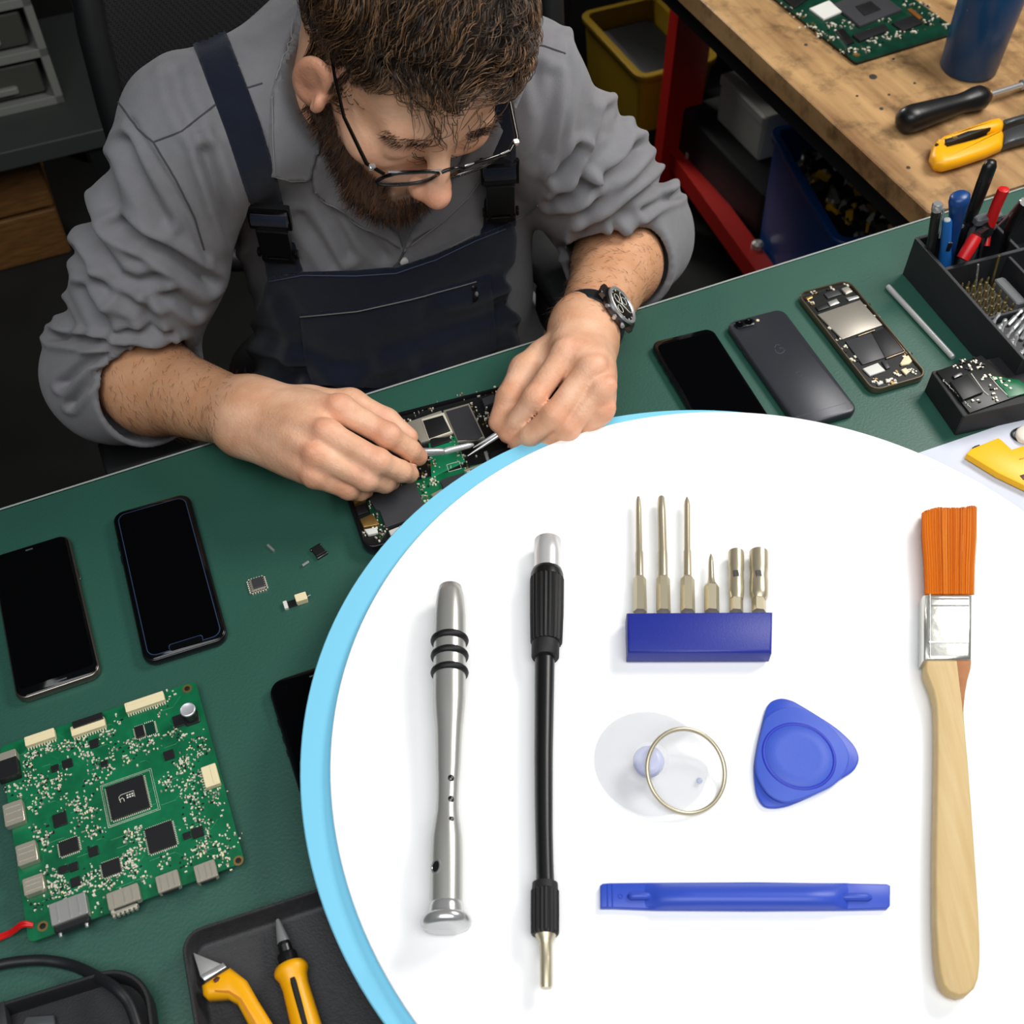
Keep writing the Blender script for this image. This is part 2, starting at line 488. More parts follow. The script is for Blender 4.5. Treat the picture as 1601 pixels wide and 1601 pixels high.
for hx, hy, hr_ in ((.015, .01, .008), (.05, -.01, .007), (.005, -.01, .005)):
    m = MB(); m.lathe([(hr_, 0.091), (hr_, 0.0925)], (hx, hy, 0), seg=10); m.build('lid_hole', RUBBER, pb)
 

# ---- lights
def area(name, loc, target, size, power, col=(1, 1, 1), sy=None, spread=None):
    d = bpy.data.lights.new(name, 'AREA'); d.energy = power; d.color = col
    if sy: d.shape = 'RECTANGLE'; d.size = size; d.size_y = sy
    else: d.shape = 'DISK'; d.size = size
    if spread: d.spread = rad(spread)
    o = bpy.data.objects.new(name, d); COL.objects.link(o); o.location = loc
    o.rotation_euler = (Vector(target) - Vector(loc)).to_track_quat('-Z', 'Y').to_euler()
    return o
area('bench_lamp', (1.10, 1.25, 1.95), (0.0, 0.62, ZB), 0.75, 17, (1, .97, .93), sy=0.45)
area('front_fill', (0.1, -0.25, 2.45), (0.1, 0.45, ZB), 1.9, 14, (.97, .99, 1), sy=1.2, spread=120)  # added overhead fill to whiten the round board, not a known fitting
area('underbench_fill', (-0.35, 2.6, 1.35), (0.62, 1.30, 0.25), 0.5, 3, (1, .97, .92), spread=75)  # unseen fill added to brighten the things under the wooden bench
sc = bpy.context.scene
w = bpy.data.worlds.new('world'); sc.world = w; w.use_nodes = True
w.node_tree.nodes['Background'].inputs['Color'].default_value = (.5, .55, .6, 1)
w.node_tree.nodes['Background'].inputs['Strength'].default_value = 0.045
sc.view_settings.view_transform = 'Standard'; sc.view_settings.look = 'None'
sc.view_settings.exposure = 0.32; sc.view_settings.gamma = 1.0
sc.view_settings.use_curve_mapping = False
cam_data.dof.use_dof = True
cam_data.dof.focus_distance = 0.96
cam_data.dof.aperture_fstop = 11
sc.cycles.use_denoising = True
# ================================================================== things on the benches
def L2(o, px, py, h):
    "picture point on the level h above the bench, in the thing's own frame (x, y)"
    p = on(px, py, h) - Vector(o.location); a = -o.rotation_euler.z
    return Vector((p.x * cos(a) - p.y * sin(a), p.x * sin(a) + p.y * cos(a)))

def poly(o, pts, h): return [L2(o, x, y, h) for x, y in pts]

def slab(o, name, pts, h0, h1, mt, bev=0.0006, conv=None, smooth=30):
    P = [conv(*p) for p in pts] if conv else pts
    m = MB(); m.prism(poly(o, P, h1), h0, h1, bev)
    return m.build(name, mt, o, smooth)

METALRIM = mat('phone_metal_rim', (120, 112, 106), 0.25, 0.9)
DARKRIM = mat('phone_dark_rim', (34, 34, 38), 0.22, 0.6)
BLUERIM = mat('blue_black_glass', (16, 24, 44), 0.1)
GLASSF = mat('phone_bezel_glass', (7, 8, 9), 0.09, spec=0.4)
CAMG = mat('camera_glass', (4, 4, 6), 0.05)
GREYBACK = mat('slate_phone_back', (50, 52, 58), 0.36, 0.25, bump=0.04, bscale=1500)
MARKM = mat('faint_grey_mark', (80, 82, 88), 0.5)

def phone(name, label, corners, t=0.0082, r=0.009, rim=DARKRIM, style='front', group='phones lying on the green bench', notch=None):
    c, a, w, l = quad(*corners, t)
    o = thing(name, label, 'phone', c, a, group)
    m = MB(); m.loft(w, l, r, [(0.0012, 0.0002), (0.0003, 0.0012), (0, 0.0026), (0, t - 0.0024), (0.0004, t - 0.0010), (0.0011, t - 0.0003), (0.0018, t - 0.0002)], seg=8); m.build('phone_body', rim, o, 50)
    return o, w, l, t
# --- black phone at the far left
o, w, l, t = phone('smartphone', 'black phone with a bright metal rim, nearest the left edge of the bench', [(-23, 870), (103, 837), (163, 1051), (33, 1093)], rim=METALRIM)
m = MB(); m.loft(w - 0.003, l - 0.003, 0.0082, [(0.0004, t - 0.0004), (0, t), (0.0004, t + 0.0004)], seg=8); m.build('glass_front', GLASSF, o, 50)
m = MB(); m.loft(w - 0.007, l - 0.018, 0.004, [(0, t + 0.0003), (0.0002, t + 0.0005)], seg=5); m.build('screen', SCREEN, o)
m = MB(); m.loft(0.010, 0.0011, 0.0005, [(0, t + 0.0003), (0, t + 0.0006)], c=(0.002, -l / 2 + 0.0055, 0), seg=3); m.build('speaker_slot', MARKM, o)
m = MB(); m.loft(0.006, 0.0011, 0.0005, [(0, t + 0.0003), (0, t + 0.0006)], c=(-0.001, l / 2 - 0.0055, 0), seg=3); m.build('earpiece_slot', MARKM, o)
m = MB(); m.box((w / 2 + 0.0001, 0.03, t * .5), (0.001, 0.012, 0.002), bev=.0004); m.build('side_button', METALRIM, o)
# --- black phone with the blue outline
o, w, l, t = phone('smartphone', 'black phone with a thin blue line round its screen, beside the loose small parts', [(166, 802), (290, 773), (364, 997), (233, 1035)], r=0.0105)
m = MB(); m.loft(w - 0.003, l - 0.003, 0.0095, [(0.0004, t - 0.0004), (0, t), (0.0004, t + 0.0004)], seg=8); m.build('glass_front', GLASSF, o, 50)
BLUELINE = mat('blue_seal_line', (44, 58, 84), 0.3)
m = MB(); m.loft(w - 0.0085, l - 0.0095, 0.0075, [(0, t + 0.0003), (0, t + 0.0006)], seg=8); m.build('seal_line', BLUELINE, o)
m = MB(); m.loft(w - 0.0098, l - 0.0108, 0.0070, [(0, t + 0.0003), (0.0001, t + 0.0008)], seg=8); m.build('screen', SCREEN, o)
m = MB(); m.loft(0.027, 0.0058, 0.002, [(0, t + 0.0005), (0, t + 0.00095)], c=(0.001, -l / 2 + 0.0076, 0), seg=4); nb = m.build('notch_line', BLUELINE, o)
m = MB(); m.loft(0.0258, 0.0058, 0.002, [(0, t + 0.0005), (0, t + 0.0011)], c=(0.001, -l / 2 + 0.0069, 0), seg=4); m.build('notch', GLASSF, o)
for y in (0.03, 0.045):
    m = MB(); m.box((-w / 2 - 0.0001, y, t * .5), (0.001, 0.009, 0.002), bev=.0004); m.build('side_button', DARKRIM, o)
# --- phone partly under the round board
o, w, l, t = phone('smartphone', 'black phone half hidden under the blue edge of the round board', [(416, 1068), (545, 1025), (622, 1250), (487, 1300)], r=0.0125)
m = MB(); m.loft(w - 0.003, l - 0.003, 0.0095, [(0.0004, t - 0.0004), (0, t), (0.0004, t + 0.0004)], seg=8); m.build('glass_front', GLASSF, o, 50)
m = MB(); m.loft(w - 0.007, l - 0.008, 0.0075, [(0, t + 0.0003), (0.0001, t + 0.0006)], seg=8); m.build('screen', SCREEN, o)
m = MB(); m.loft(0.009, 0.0012, 0.0005, [(0, t + 0.0003), (0, t + 0.0009)], c=(0.004, l / 2 - 0.0075, 0), seg=3); m.build('earpiece_slot', MARKM, o)
for x, y, q in ((-0.019, 0.0095, .0016), (-0.010, 0.0085, .0012), (0.021, 0.009, .0012)):
    m = MB(); m.lathe([(q, t + .0004), (q * .8, t + .0009)], (x, l / 2 - y, 0), seg=10); m.build('sensor_dot', CAMG, o)
for y in (0.035, 0.05, 0.062):
    m = MB(); m.box((-w / 2 - 0.0001, l / 2 - y, t * .5), (0.001, 0.006, 0.002), bev=.0004); m.build('side_button', METALRIM, o)
# --- black phone left of the slate one
o, w, l, t = phone('smartphone', 'plain glossy black phone between the watch and the slate-backed phone', [(1021, 534), (1116, 510), (1207, 662), (1106, 694)], r=0.0095)
m = MB(); m.loft(w - 0.0028, l - 0.0028, 0.009, [(0.0004, t - 0.0004), (0, t), (0.0004, t + 0.0004)], seg=8); m.build('glass_front', GLASSF, o, 50)
m = MB(); m.loft(w - 0.006, l - 0.014, 0.006, [(0, t + 0.0003), (0.0001, t + 0.0006)], seg=6); m.build('screen', SCREEN, o)
for y in (0.025, 0.038, 0.052):
    m = MB(); m.box((-w / 2 - 0.0001, l / 2 - y, t * .5), (0.001, 0.007, 0.002), bev=.0004); m.build('side_button', DARKRIM, o)
# --- slate back phone, face down
o, w, l, t = phone('smartphone', 'slate grey phone lying face down with a twin camera in its corner', [(1140, 504), (1226, 480), (1339, 640), (1245, 672)], r=0.0095, rim=GREYBACK)
m = MB(); m.loft(w - 0.0022, l - 0.0022, 0.009, [(0.0002, t - 0.0006), (0, t), (0.0005, t + 0.0003)], seg=8); m.build('back_cover', GREYBACK, o, 50)
cx, cy = -w / 2 + 0.0165, l / 2 - 0.0085
m = MB(); m.loft(0.022, 0.0098, 0.0049, [(0, t), (0, t + 0.0014), (0.0006, t + 0.0018)], c=(cx, cy, 0), seg=6); cb = m.build('camera_bump', DARKRIM, o, 50)
for x in (-0.006, 0.004):
    m = MB(); m.lathe([(0.0040, t + .0016), (0.0040, t + .0022), (0.0033, t + .0022), (0.003, t + .0019)], (cx + x, cy, 0), seg=16); m.build('camera_lens', CAMG, cb)
m = MB(); m.lathe([(0.0016, t), (0.0016, t + .001)], (cx + 0.0145, cy, 0), seg=10); m.build('flash', mat('flash_cream', (220, 206, 170), .3), o)
m = MB()
z = t + 0.00045
for pts in ([(-.003, .028), (.0, .031), (.003, .0295)], [(-.0042, .0255), (-.0046, .021), (-.002, .0185), (.002, .0195), (.0045, .0215)], [(.0005, .0255), (.003, .0255), (.0042, .0235)]):
    m.tube([(x, y - .002, z) for x, y in pts], 0.00035, 5)
m.build('logo', MARKM, o)
m = MB()
for pts in ([(-.003, -.012), (-.0005, -.011), (.002, -.012)], [(-.003, -.0165), (-.001, -.0175), (.002, -.016)]):
    m.tube([(x + .002, y, z) for x, y in pts], 0.0003, 5)
m.build('logo', MARKM, o)
m = MB(); m.box((0, -l / 2 + 0.012, t + .0003), (w - .004, .0003, .0001)); m.build('seam', MARKM, o)
for y in (0.03, 0.045):
    m = MB(); m.box((-w / 2 - 0.0001, l / 2 - y, t * .5), (0.001, 0.009, 0.002), bev=.0004); m.build('side_button', GREYBACK, o)

# --- opened phone
def solder_field(o, name, pts, h, seed, sizes=(0.0005, 0.0014), mats=None, height=0.0008, avoid=(), spread=0.004):
    "small soldered bits scattered about given local points"
    R = random.Random(seed); m = MB(); mats = mats or [SOLDER, CHIP, CREAM, TIN]
    for (x, y, n) in pts:
        for k in range(n):
            for tr in range(6):
                px, py = x + R.gauss(0, spread), y + R.gauss(0, spread)
                if not any(a[0] < px < a[2] and a[1] < py < a[3] for a in avoid): break
            else: continue
            m.mat(R.choices(range(len(mats)), weights=[6, 2, 1, 2][:len(mats)])[0])
            s = R.uniform(*sizes)
            m.box((px, py, h + height / 2), (s * R.uniform(.8, 1.9), s, height * R.uniform(.6, 1.3)), rz=R.choice([0, PI / 2]))
    ob = m.build(name, mats, o, smooth=0); ob['kind'] = 'stuff'
    return ob

c, a, w, l = quad((1247, 456), (1331, 436), (1447, 584), (1365, 615), 0.008)
o = thing('opened_phone', 'opened phone with bare battery and shields, between slate phone and steel rod', 'phone', c, a)
BRASSRIM = mat('brassy_phone_rim', (120, 108, 90), 0.32, 0.8)
m = MB(); m.loft(w, l, 0.0105, [(0.001, 0.0002), (0, 0.0015), (0, 0.0070), (0.0005, 0.0078), (0.0016, 0.0078), (0.0019, 0.0072), (0.002, 0.0045)], seg=8); m.build('phone_shell', [BRASSRIM], o, 50)
m = MB(); m.loft(w - 0.0036, l - 0.0036, 0.009, [(0, 0.004), (0, 0.0052)], seg=6); m.build('inner_plate', PCBK, o)
C6 = C(1230, 420, 6.671)
H = 0.0062
slab(o, 'battery', [(322, 475), (765, 325), (1000, 585), (580, 735)], 0.005, 0.0070, mat('battery_silver', (158, 152, 142), .4, .55), conv=C6)
slab(o, 'flex_cover', [(612, 755), (885, 665), (1025, 925), (790, 1000)], 0.005, 0.0066, CHIPG, conv=C6)
slab(o, 'flex_cover', [(885, 665), (1025, 615), (1235, 850), (1025, 925)], 0.005, 0.0064, CHIP, conv=C6)
slab(o, 'shield_can', [(795, 1040), (950, 980), (1030, 1060), (870, 1115)], 0.005, 0.0072, WHITEP, conv=C6)
slab(o, 'camera_module', [(570, 205), (640, 180), (690, 235), (620, 265)], 0.005, 0.0076, TIN, conv=C6)
slab(o, 'shield_can', [(430, 345), (520, 310), (555, 355), (455, 390)], 0.005, 0.0070, BRUSHED, conv=C6)
slab(o, 'shield_can', [(620, 300), (740, 275), (760, 300), (650, 335)], 0.005, 0.0068, BRUSHED, conv=C6)
slab(o, 'speaker', [(300, 395), (420, 355), (450, 400), (330, 440)], 0.005, 0.0068, CHIP, conv=C6)
slab(o, 'speaker', [(390, 260), (530, 215), (575, 265), (430, 310)], 0.005, 0.0068, CHIPG, conv=C6)
slab(o, 'bracket', [(1035, 610), (1045, 605), (1240, 855), (1228, 862)], 0.005, 0.0070, BRASSRIM, conv=C6)
slab(o, 'bracket', [(1030, 925), (1225, 855), (1235, 868), (1040, 940)], 0.005, 0.0070, BRASSRIM, conv=C6)
slab(o, 'bracket', [(740, 690), (920, 628), (928, 640), (745, 705)], 0.005, 0.0072, BRASSRIM, conv=C6)
slab(o, 'vibration_motor', [(1185, 985), (1225, 920), (1270, 900), (1310, 960), (1280, 990), (1200, 1005)], 0.005, 0.0074, CREAM, conv=C6)
slab(o, 'connector', [(990, 965), (1040, 950), (1080, 1030), (1040, 1045)], 0.005, 0.0068, CHIPG, conv=C6)
slab(o, 'connector', [(1195, 1050), (1245, 1030), (1280, 1075), (1245, 1105)], 0.005, 0.0072, CREAM, conv=C6)
slab(o, 'connector', [(940, 1185), (1000, 1165), (1010, 1190), (960, 1210)], 0.005, 0.0074, WHITEP, conv=C6)
slab(o, 'connector', [(1030, 1145), (1095, 1150), (1075, 1180), (1040, 1180)], 0.005, 0.0074, SOLDER, conv=C6)
slab(o, 'connector', [(195, 300), (265, 275), (275, 300), (215, 325)], 0.005, 0.0074, GOLD, conv=C6)
pts = []
for x, y, n in ((300, 250, 6), (460, 190, 8), (640, 160, 7), (260, 360, 7), (820, 390, 8), (930, 500, 8), (430, 620, 6), (610, 830, 7), (690, 950, 8), (920, 1160, 9), (1100, 1180, 10), (1300, 1060, 10), (1150, 1100, 8), (1270, 900, 8), (540, 740, 6)):
    q = L2(o, *C6(x, y), H); pts.append((q.x, q.y, n))
solder_field(o, 'soldered_bits', pts, 0.0052, 3, sizes=(.0008, .0022), height=.0012, spread=.0022, mats=[SOLDER, CHIP, GOLD, TIN])

# --- steel rod
p0, p1 = on(1388, 448, .003), on(1490, 559, .003)
o = thing('steel_rod', 'thin bright steel rod lying between the opened phone and the organizer', 'tool', (p0 + p1) / 2)
m = MB(); q = p0 - o.location; d = (p1 - p0); m.lathe([(0.0012, -.001), (0.0028, 0.0), (0.003, 0.004), (0.003, d.length - .002), (0.0025, d.length)], q, d, 12); m.build('rod', mat('bright_steel', (222, 222, 222), .36, .6), o, 50)

# --- green controller board
C8 = C(0, 1040, 3.558)
c, a, w, l = quad((-7, 1167), (302, 1067), (388, 1352), (50, 1464), 0.010)
pcb = thing('circuit_board', 'large green circuit board with many connectors, lying near the left edge', 'circuit board', c, a)
def lc(x, y, h=0.010):
    return L2(pcb, *C8(x, y), h)
ZT = 0.0092
m = MB(); m.loft(w, l, 0.004, [(0, 0.0076), (0, ZT)], seg=4); m.build('board', PCBG, pcb, 30)
for sx in (-1, 1):
    for sy in (-1, 1):
        m = MB(); m.lathe([(0.0022, 0), (0.0022, 0.0077)], (sx * (w / 2 - .006), sy * (l / 2 - .007), 0), seg=6); m.build('standoff', mat('brass', (170, 130, 70), .35, .9), pcb)
avoid = []
def chip(x, y, sx, sy, mt=CHIP, h=0.0022, name='chip', pins=True, rz=0.0):
    q = lc(x, y); k = 3.558 * 2150
    dx, dy = sx / k, sy / k
    m = MB(); m.box((q.x, q.y, ZT + h / 2), (dx, dy, h), bev=.0004); 
    ob = m.build(name, mt, pcb)
    avoid.append((q.x - dx / 2, q.y - dy / 2, q.x + dx / 2, q.y + dy / 2))
    if pins:
        m = MB()
        n = max(3, int(dx / .0013)); n2 = max(3, int(dy / .0013))
        for i in range(n):
            xx = q.x - dx / 2 + dx * (i + .5) / n
            for s in (-1, 1): m.box((xx, q.y + s * (dy / 2 + .0005), ZT + .0003), (.0006, .0016, .0005))
        for i in range(n2):
            yy = q.y - dy / 2 + dy * (i + .5) / n2
            for s in (-1, 1): m.box((q.x + s * (dx / 2 + .0005), yy, ZT + .0003), (.0016, .0006, .0005))
        m.build('pin_row', SOLDER, ob, smooth=0)
    return ob, q, dx, dy
ch, q, dx, dy = chip(712, 738, 205, 205, h=.0028)
m = MB()
zz = ZT + .0029
m.tube([(q.x - .0056, q.y - .0008, zz), (q.x - .0056, q.y + .0018, zz), (q.x - .004, q.y + .003, zz), (q.x + .005, q.y + .003, zz), (q.x + .005, q.y - .002, zz)], .00022, 4)
m.tube([(q.x - .0052, q.y - .0028, zz), (q.x - .0052, q.y - .0005, zz), (q.x - .0034, q.y + .0004, zz), (q.x - .0026, q.y - .001, zz), (q.x - .0026, q.y - .0028, zz)], .00026, 4)
for k in range(3):
    for j in range(2): m.box((q.x + .0002 + k * .0018, q.y - .0008 + j * .0018, zz), (.0012, .001, .0001))
m.build('chip_marking', SILK, ch)
m = MB()
for s in (.6, .64):
    P_ = [(q.x - dx * s, q.y - dy * s, ZT + .0001), (q.x + dx * s * 1.15, q.y - dy * s, ZT + .0001), (q.x + dx * s * 1.15, q.y + dy * s, ZT + .0001), (q.x - dx * s, q.y + dy * s, ZT + .0001), (q.x - dx * s, q.y - dy * s, ZT + .0001)]
    m.tube(P_, .00018, 4)
m.build('silkscreen_outline', SILK, pcb, smooth=0)
for args in ((895, 958, 145, 145), (385, 1010, 100, 80), (620, 1128, 95, 80)): chip(*args)
chip(778, 372, 50, 75); chip(835, 352, 55, 80, mt=PCBD, h=.001, name='pad_array')
for x, y, sx, sy in ((524, 436, 52, 52), (940, 500, 56, 56), (375, 548, 55, 52), (306, 574, 42, 40), (333, 860, 72, 78), (520, 1036, 52, 52), (352, 1138, 48, 42), (410, 1122, 46, 46), (420, 1206, 50, 50), (1100, 930, 62, 58), (1040, 948, 42, 36), (1000, 308, 75, 75), (580, 548, 40, 36)):
    chip(x, y, sx, sy, pins=False, h=.0016)
def rowconn(x, y, sx, sy, mt=CREAM, h=.0048, n=12, name='ribbon_connector', pins=(0, -1), open_=True):
    q = lc(x, y, .013); k = 3.558 * 2150; dx, dy = sx / k, sy / k
    m = MB(); m.box((q.x, q.y, ZT + h / 2), (dx, dy, h), bev=.0005)
    ob = m.build(name, mt, pcb)
    avoid.append((q.x - dx / 2 - .001, q.y - dy / 2 - .001, q.x + dx / 2 + .001, q.y + dy / 2 + .001))
    m = MB()
    if pins[1]:
        for i in range(n): m.box((q.x - dx / 2 + dx * (i + .5) / n, q.y + pins[1] * (dy / 2 + .0008), ZT + .0006), (.0007, .0024, .0008))
    else:
        for i in range(n): m.box((q.x + pins[0] * (dx / 2 + .0008), q.y - dy / 2 + dy * (i + .5) / n, ZT + .0006), (.0024, .0007, .0008))
    m.build('pin_row', SOLDER, ob, smooth=0)
    if open_:
        m = MB()
        if pins[1]: m.box((q.x, q.y - pins[1] * dy * .22, ZT + h), (dx * .9, dy * .28, .0006), bev=.0002)
        else: m.box((q.x - pins[0] * dx * .22, q.y, ZT + h), (dx * .28, dy * .9, .0006), bev=.0002)
        m.build('latch_bar', mt, ob)
    return ob, q, dx, dy
rowconn(805, 205, 225, 62, n=16); ob, q, dx, dy = rowconn(490, 342, 190, 62, n=13); rowconn(222, 402, 165, 60, n=11)
m = MB(); m.box((q.x + .001, q.y + dy * .5, ZT + .0035), (dx * .9, dy * .7, .006), bev=.0006); m.build('latch', CHIP, ob)
rowconn(1172, 615, 82, 130, n=8, pins=(-1, 0))
def metalport(x, y, sx, sy, face, name='metal_port', h=.0062, mt=TIN, slot=True, hh=.014):
    q = lc(x, y, hh); k = 3.558 * 2170; dx, dy = sx / k, sy / k
    m = MB(); m.box((q.x, q.y, ZT + h / 2), (dx, dy, h), bev=.0007); ob = m.build(name, mt, pcb)
    avoid.append((q.x - dx / 2 - .001, q.y - dy / 2 - .001, q.x + dx / 2 + .001, q.y + dy / 2 + .001))
    fx, fy = face
    m = MB()
    if slot:
        m.box((q.x + fx * dx * .5, q.y + fy * dy * .5, ZT + h * .5), (.0012 if fx else dx * .72, dy * .72 if fx else .0012, h * .55), bev=.0003)
        m.build('port_opening', CHIP, ob)
    m = MB()
    for s in (-.28, 0.05, .3):
        if fx: m.box((q.x, q.y + s * dy, ZT + h + .0002), (dx * .8, .0007, .0006))
        else: m.box((q.x + s * dx, q.y, ZT + h + .0002), (.0007, dy * .8, .0006))
    m.build('pressed_ridge', mt, ob, smooth=0)
    return ob, q, dx, dy
metalport(78, 825, 105, 135, (-1, 0)); metalport(150, 1048, 105, 120, (-1, 0)); metalport(188, 1222, 105, 95, (-1, 0))
metalport(688, 1290, 165, 95, (0, -1)); metalport(935, 1205, 118, 95, (0, -1)); metalport(1145, 1148, 112, 98, (0, -1))
ob, q, dx, dy = metalport(388, 1365, 185, 120, (0, -1), h=.0085, mt=BRUSHED, slot=False)
m = MB(); m.box((q.x, q.y - dy * .62, ZT + .003), (dx * .95, dy * .35, .007), bev=.001); jb = m.build('jack_front', CHIP, ob)
for s in (-.36, .36):
    m = MB(); m.cyl((q.x + s * dx, q.y - dy * .75, ZT + .003), (q.x + s * dx, q.y - dy * .95, ZT + .003), .0014, .001, 10); m.build('jack_pin', STEEL, ob)
q = lc(690, 1345, .011)
m = MB(); m.box((q.x, q.y, ZT), (.018, .006, .006), bev=.001)
for i in range(6): m.box((q.x - .0075 + i * .003, q.y - .0036, ZT), (.0016, .0016, .003))
m.build('plug_shell', TIN, pcb)
q = lc(45, 560, .013)
m = MB(); m.box((q.x, q.y - .004, ZT + .004), (.015, .015, .008), bev=.0006); ob = m.build('power_jack', CHIP, pcb)
m = MB(); m.box((q.x + .0005, q.y + .0065, ZT + .0042), (.0145, .006, .0086), bev=.0006); m.build('metal_cap', TIN, ob)
avoid.append((q.x - .009, q.y - .013, q.x + .009, q.y + .011))
# capacitor
q = lc(1066, 295, .010)
m = MB(); m.box((q.x, q.y, ZT + .001), (.011, .011, .002), bev=.0018); cp = m.build('capacitor', CHIP, pcb)
m = MB(); m.lathe([(.0046, .002), (.0048, .0025), (.0048, .0035), (.0044, .004), (.0048, .0046), (.0048, .0142)], (q.x, q.y, ZT), seg=20, cap0=False); m.build('capacitor_sleeve', mat('cap_dark', (26, 26, 30), .3), cp)
m = MB(); m.lathe([(.0056, .0130), (.0058, .0138), (.0056, .0147), (.0050, .0150), (.0047, .0148)], (q.x, q.y, ZT), seg=20); m.build('capacitor_top', mat('cap_silver', (200, 200, 206), .38, .5), cp, 50)
avoid.append((q.x - .007, q.y - .007, q.x + .007, q.y + .007))
for x, y in ((1040, 128), (1325, 1085), (236, 1450)):
    q = lc(x, y); m = MB(); m.lathe([(.0036, 0), (.0036, .0002), (.0021, .0002), (.0021, 0)], (q.x, q.y, ZT), seg=16, cap0=False, cap1=False); hr = m.build('screw_hole', GOLD, pcb)
    m = MB(); m.lathe([(.0021, .0001), (.0018, .00015)], (q.x, q.y, ZT), seg=14); m.build('hole_dark', RUBBER, hr)
    avoid.append((q.x - .004, q.y - .004, q.x + .004, q.y + .004))
# small soldered bits: where the picture shows them clustered
pts = []
for x, y, n in ((180, 490, 14), (270, 450, 12), (360, 450, 14), (440, 430, 14), (470, 490, 12), (540, 540, 10), (600, 560, 12), (580, 390, 8), (660, 300, 5), (620, 360, 6), (740, 440, 16), (820, 450, 10), (850, 420, 10), (720, 520, 12), (950, 390, 8), (1010, 390, 10), (1110, 410, 12), (1040, 520, 22), (1010, 560, 16), (1120, 480, 12), (940, 660, 18), (1040, 660, 14), (1080, 600, 10), (1060, 740, 18), (1100, 800, 12), (1210, 760, 8), (1130, 860, 10), (1180, 700, 12), (500, 640, 8), (560, 630, 8), (400, 760, 14), (460, 760, 14), (500, 820, 12), (420, 800, 8), (180, 620, 12), (240, 650, 16), (330, 630, 16), (240, 720, 12), (300, 710, 8), (180, 800, 8), (160, 560, 12), (200, 920, 10), (260, 950, 12), (250, 1000, 8), (440, 890, 10), (500, 930, 10), (550, 920, 8), (720, 950, 14), (770, 1000, 14), (760, 930, 10), (720, 1060, 14), (700, 1110, 18), (740, 1130, 14), (790, 1190, 10), (580, 1220, 12), (630, 1210, 8), (500, 1160, 12), (480, 1210, 14), (300, 1160, 12), (280, 1220, 14), (330, 1220, 14), (300, 1280, 12), (380, 1270, 12), (500, 1280, 5), (210, 1340, 6), (910, 1090, 8), (1040, 1100, 8), (1110, 1020, 18), (1170, 1000, 12), (1220, 1050, 12), (1060, 880, 8), (1150, 930, 8), (1270, 930, 6), (1290, 980, 4), (1260, 1100, 6), (120, 690, 8), (60, 700, 6), (930, 180, 4), (540, 1340, 5), (100, 620, 8), (890, 260, 4), (640, 450, 6)):
    q = lc(x, y); pts.append((q.x, q.y, int(n * 1.9)))
solder_field(pcb, 'soldered_bits', pts, ZT, 11, sizes=(.0006, .0013), height=.0007, avoid=avoid, spread=.0034)
R = random.Random(9); m = MB()
for k in range(90):
    x, y = R.uniform(-w / 2 + .006, w / 2 - .02), R.uniform(-l / 2 + .006, l / 2 - .006); d1 = R.uniform(.006, .02)
    pth = [(x, y, ZT), (x + d1 * .6, y, ZT), (x + d1, y + R.choice([-1, 1]) * d1 * .4, ZT)]
    if R.random() < .5: pth = [(px_, py_ , z_) for px_, py_, z_ in [(x, y, ZT), (x, y + d1 * .6, ZT), (x + R.choice([-1, 1]) * d1 * .4, y + d1, ZT)]]
    if max(abs(p[0]) for p in pth) < w / 2 - .002 and max(abs(p[1]) for p in pth) < l / 2 - .002: m.tube(pth, .00016, 3)
m.build('copper_traces', TRACE, pcb, smooth=0)['kind'] = 'stuff'
# red wires
for k, s in enumerate((0, 5)):
    P = smoothpath([on(52, 1446 + s * .3, .010), on(35, 1443 + s, .011), on(12, 1458 + s, .004), on(-30, 1468 + s * 1.4, .0035), on(-70, 1450 + s, .0035)], 6)
    if k == 0: wire = thing('red_wire', 'pair of thin red wires leaving the lower corner of the big green circuit board', 'wire', P[0])
    m = MB(); m.tube([p - wire.location for p in P], .0013, 7); m.build('wire_strand', RED, wire, 50)

# --- loose little components
C7 = C(0, 750, 2.859)
def loose(name, label, cat, x, y, rz=0.0, group='loose electronic parts on the bench'):
    p = on(*C7(x, y), .002); p.z = ZB
    return thing(name, label, cat, p, BANG + rz, group)
o = loose('chip', 'square black chip with pale pin rows, lowest left of the loose parts', 'chip', 1150, 468, -.05)
m = MB(); m.box((0, 0, .0012), (.0135, .0135, .0008)); m.build('carrier', TIN, o, smooth=0)
m = MB(); m.box((.001, .001, .0026), (.0095, .0095, .0024), bev=.0004); m.build('chip_body', CHIPG, o)
for s in (-1, 1):
    m = MB()
    for k in range(6): m.box((s * .0068, -.0055 + k * .0022, .0008), (.002, .0011, .0016)); m.box((-.0055 + k * .0022, s * .0068, .0008), (.0011, .002, .0016))
    m.build('pin_row', SOLDER, o, smooth=0)
o = loose('chip', 'small black component with silver end caps, nearest the opened device', 'chip', 1425, 320, .25)
m = MB(); m.box((0, 0, .0018), (.0088, .0085, .0034), bev=.0004); m.build('chip_body', CHIP, o)
for s in (-1, 1):
    m = MB(); m.box((0, s * .0052, .0015), (.0104, .0024, .003), bev=.0005); m.build('end_cap', DARKSTEEL, o)
o = loose('connector', 'cream plug with a flat grey tail, lowest of the loose parts', 'connector', 1325, 546, -.05)
m = MB(); m.box((.0045, .0008, .0032), (.0095, .0075, .006), bev=.0005); m.build('plug_body', CREAM, o)
m = MB(); m.box((-.004, 0, .0012), (.009, .0058, .0018)); m.build('flat_tail', DARKSTEEL, o, smooth=0)
m = MB(); m.box((-.009, 0, .0016), (.0032, .0075, .003), bev=.0003); m.build('tail_end', WHITEP, o)
m = MB(); m.cyl((.009, .001, .003), (.0125, .0018, .003), .0005, None, 6); m.build('pin', STEEL, o)
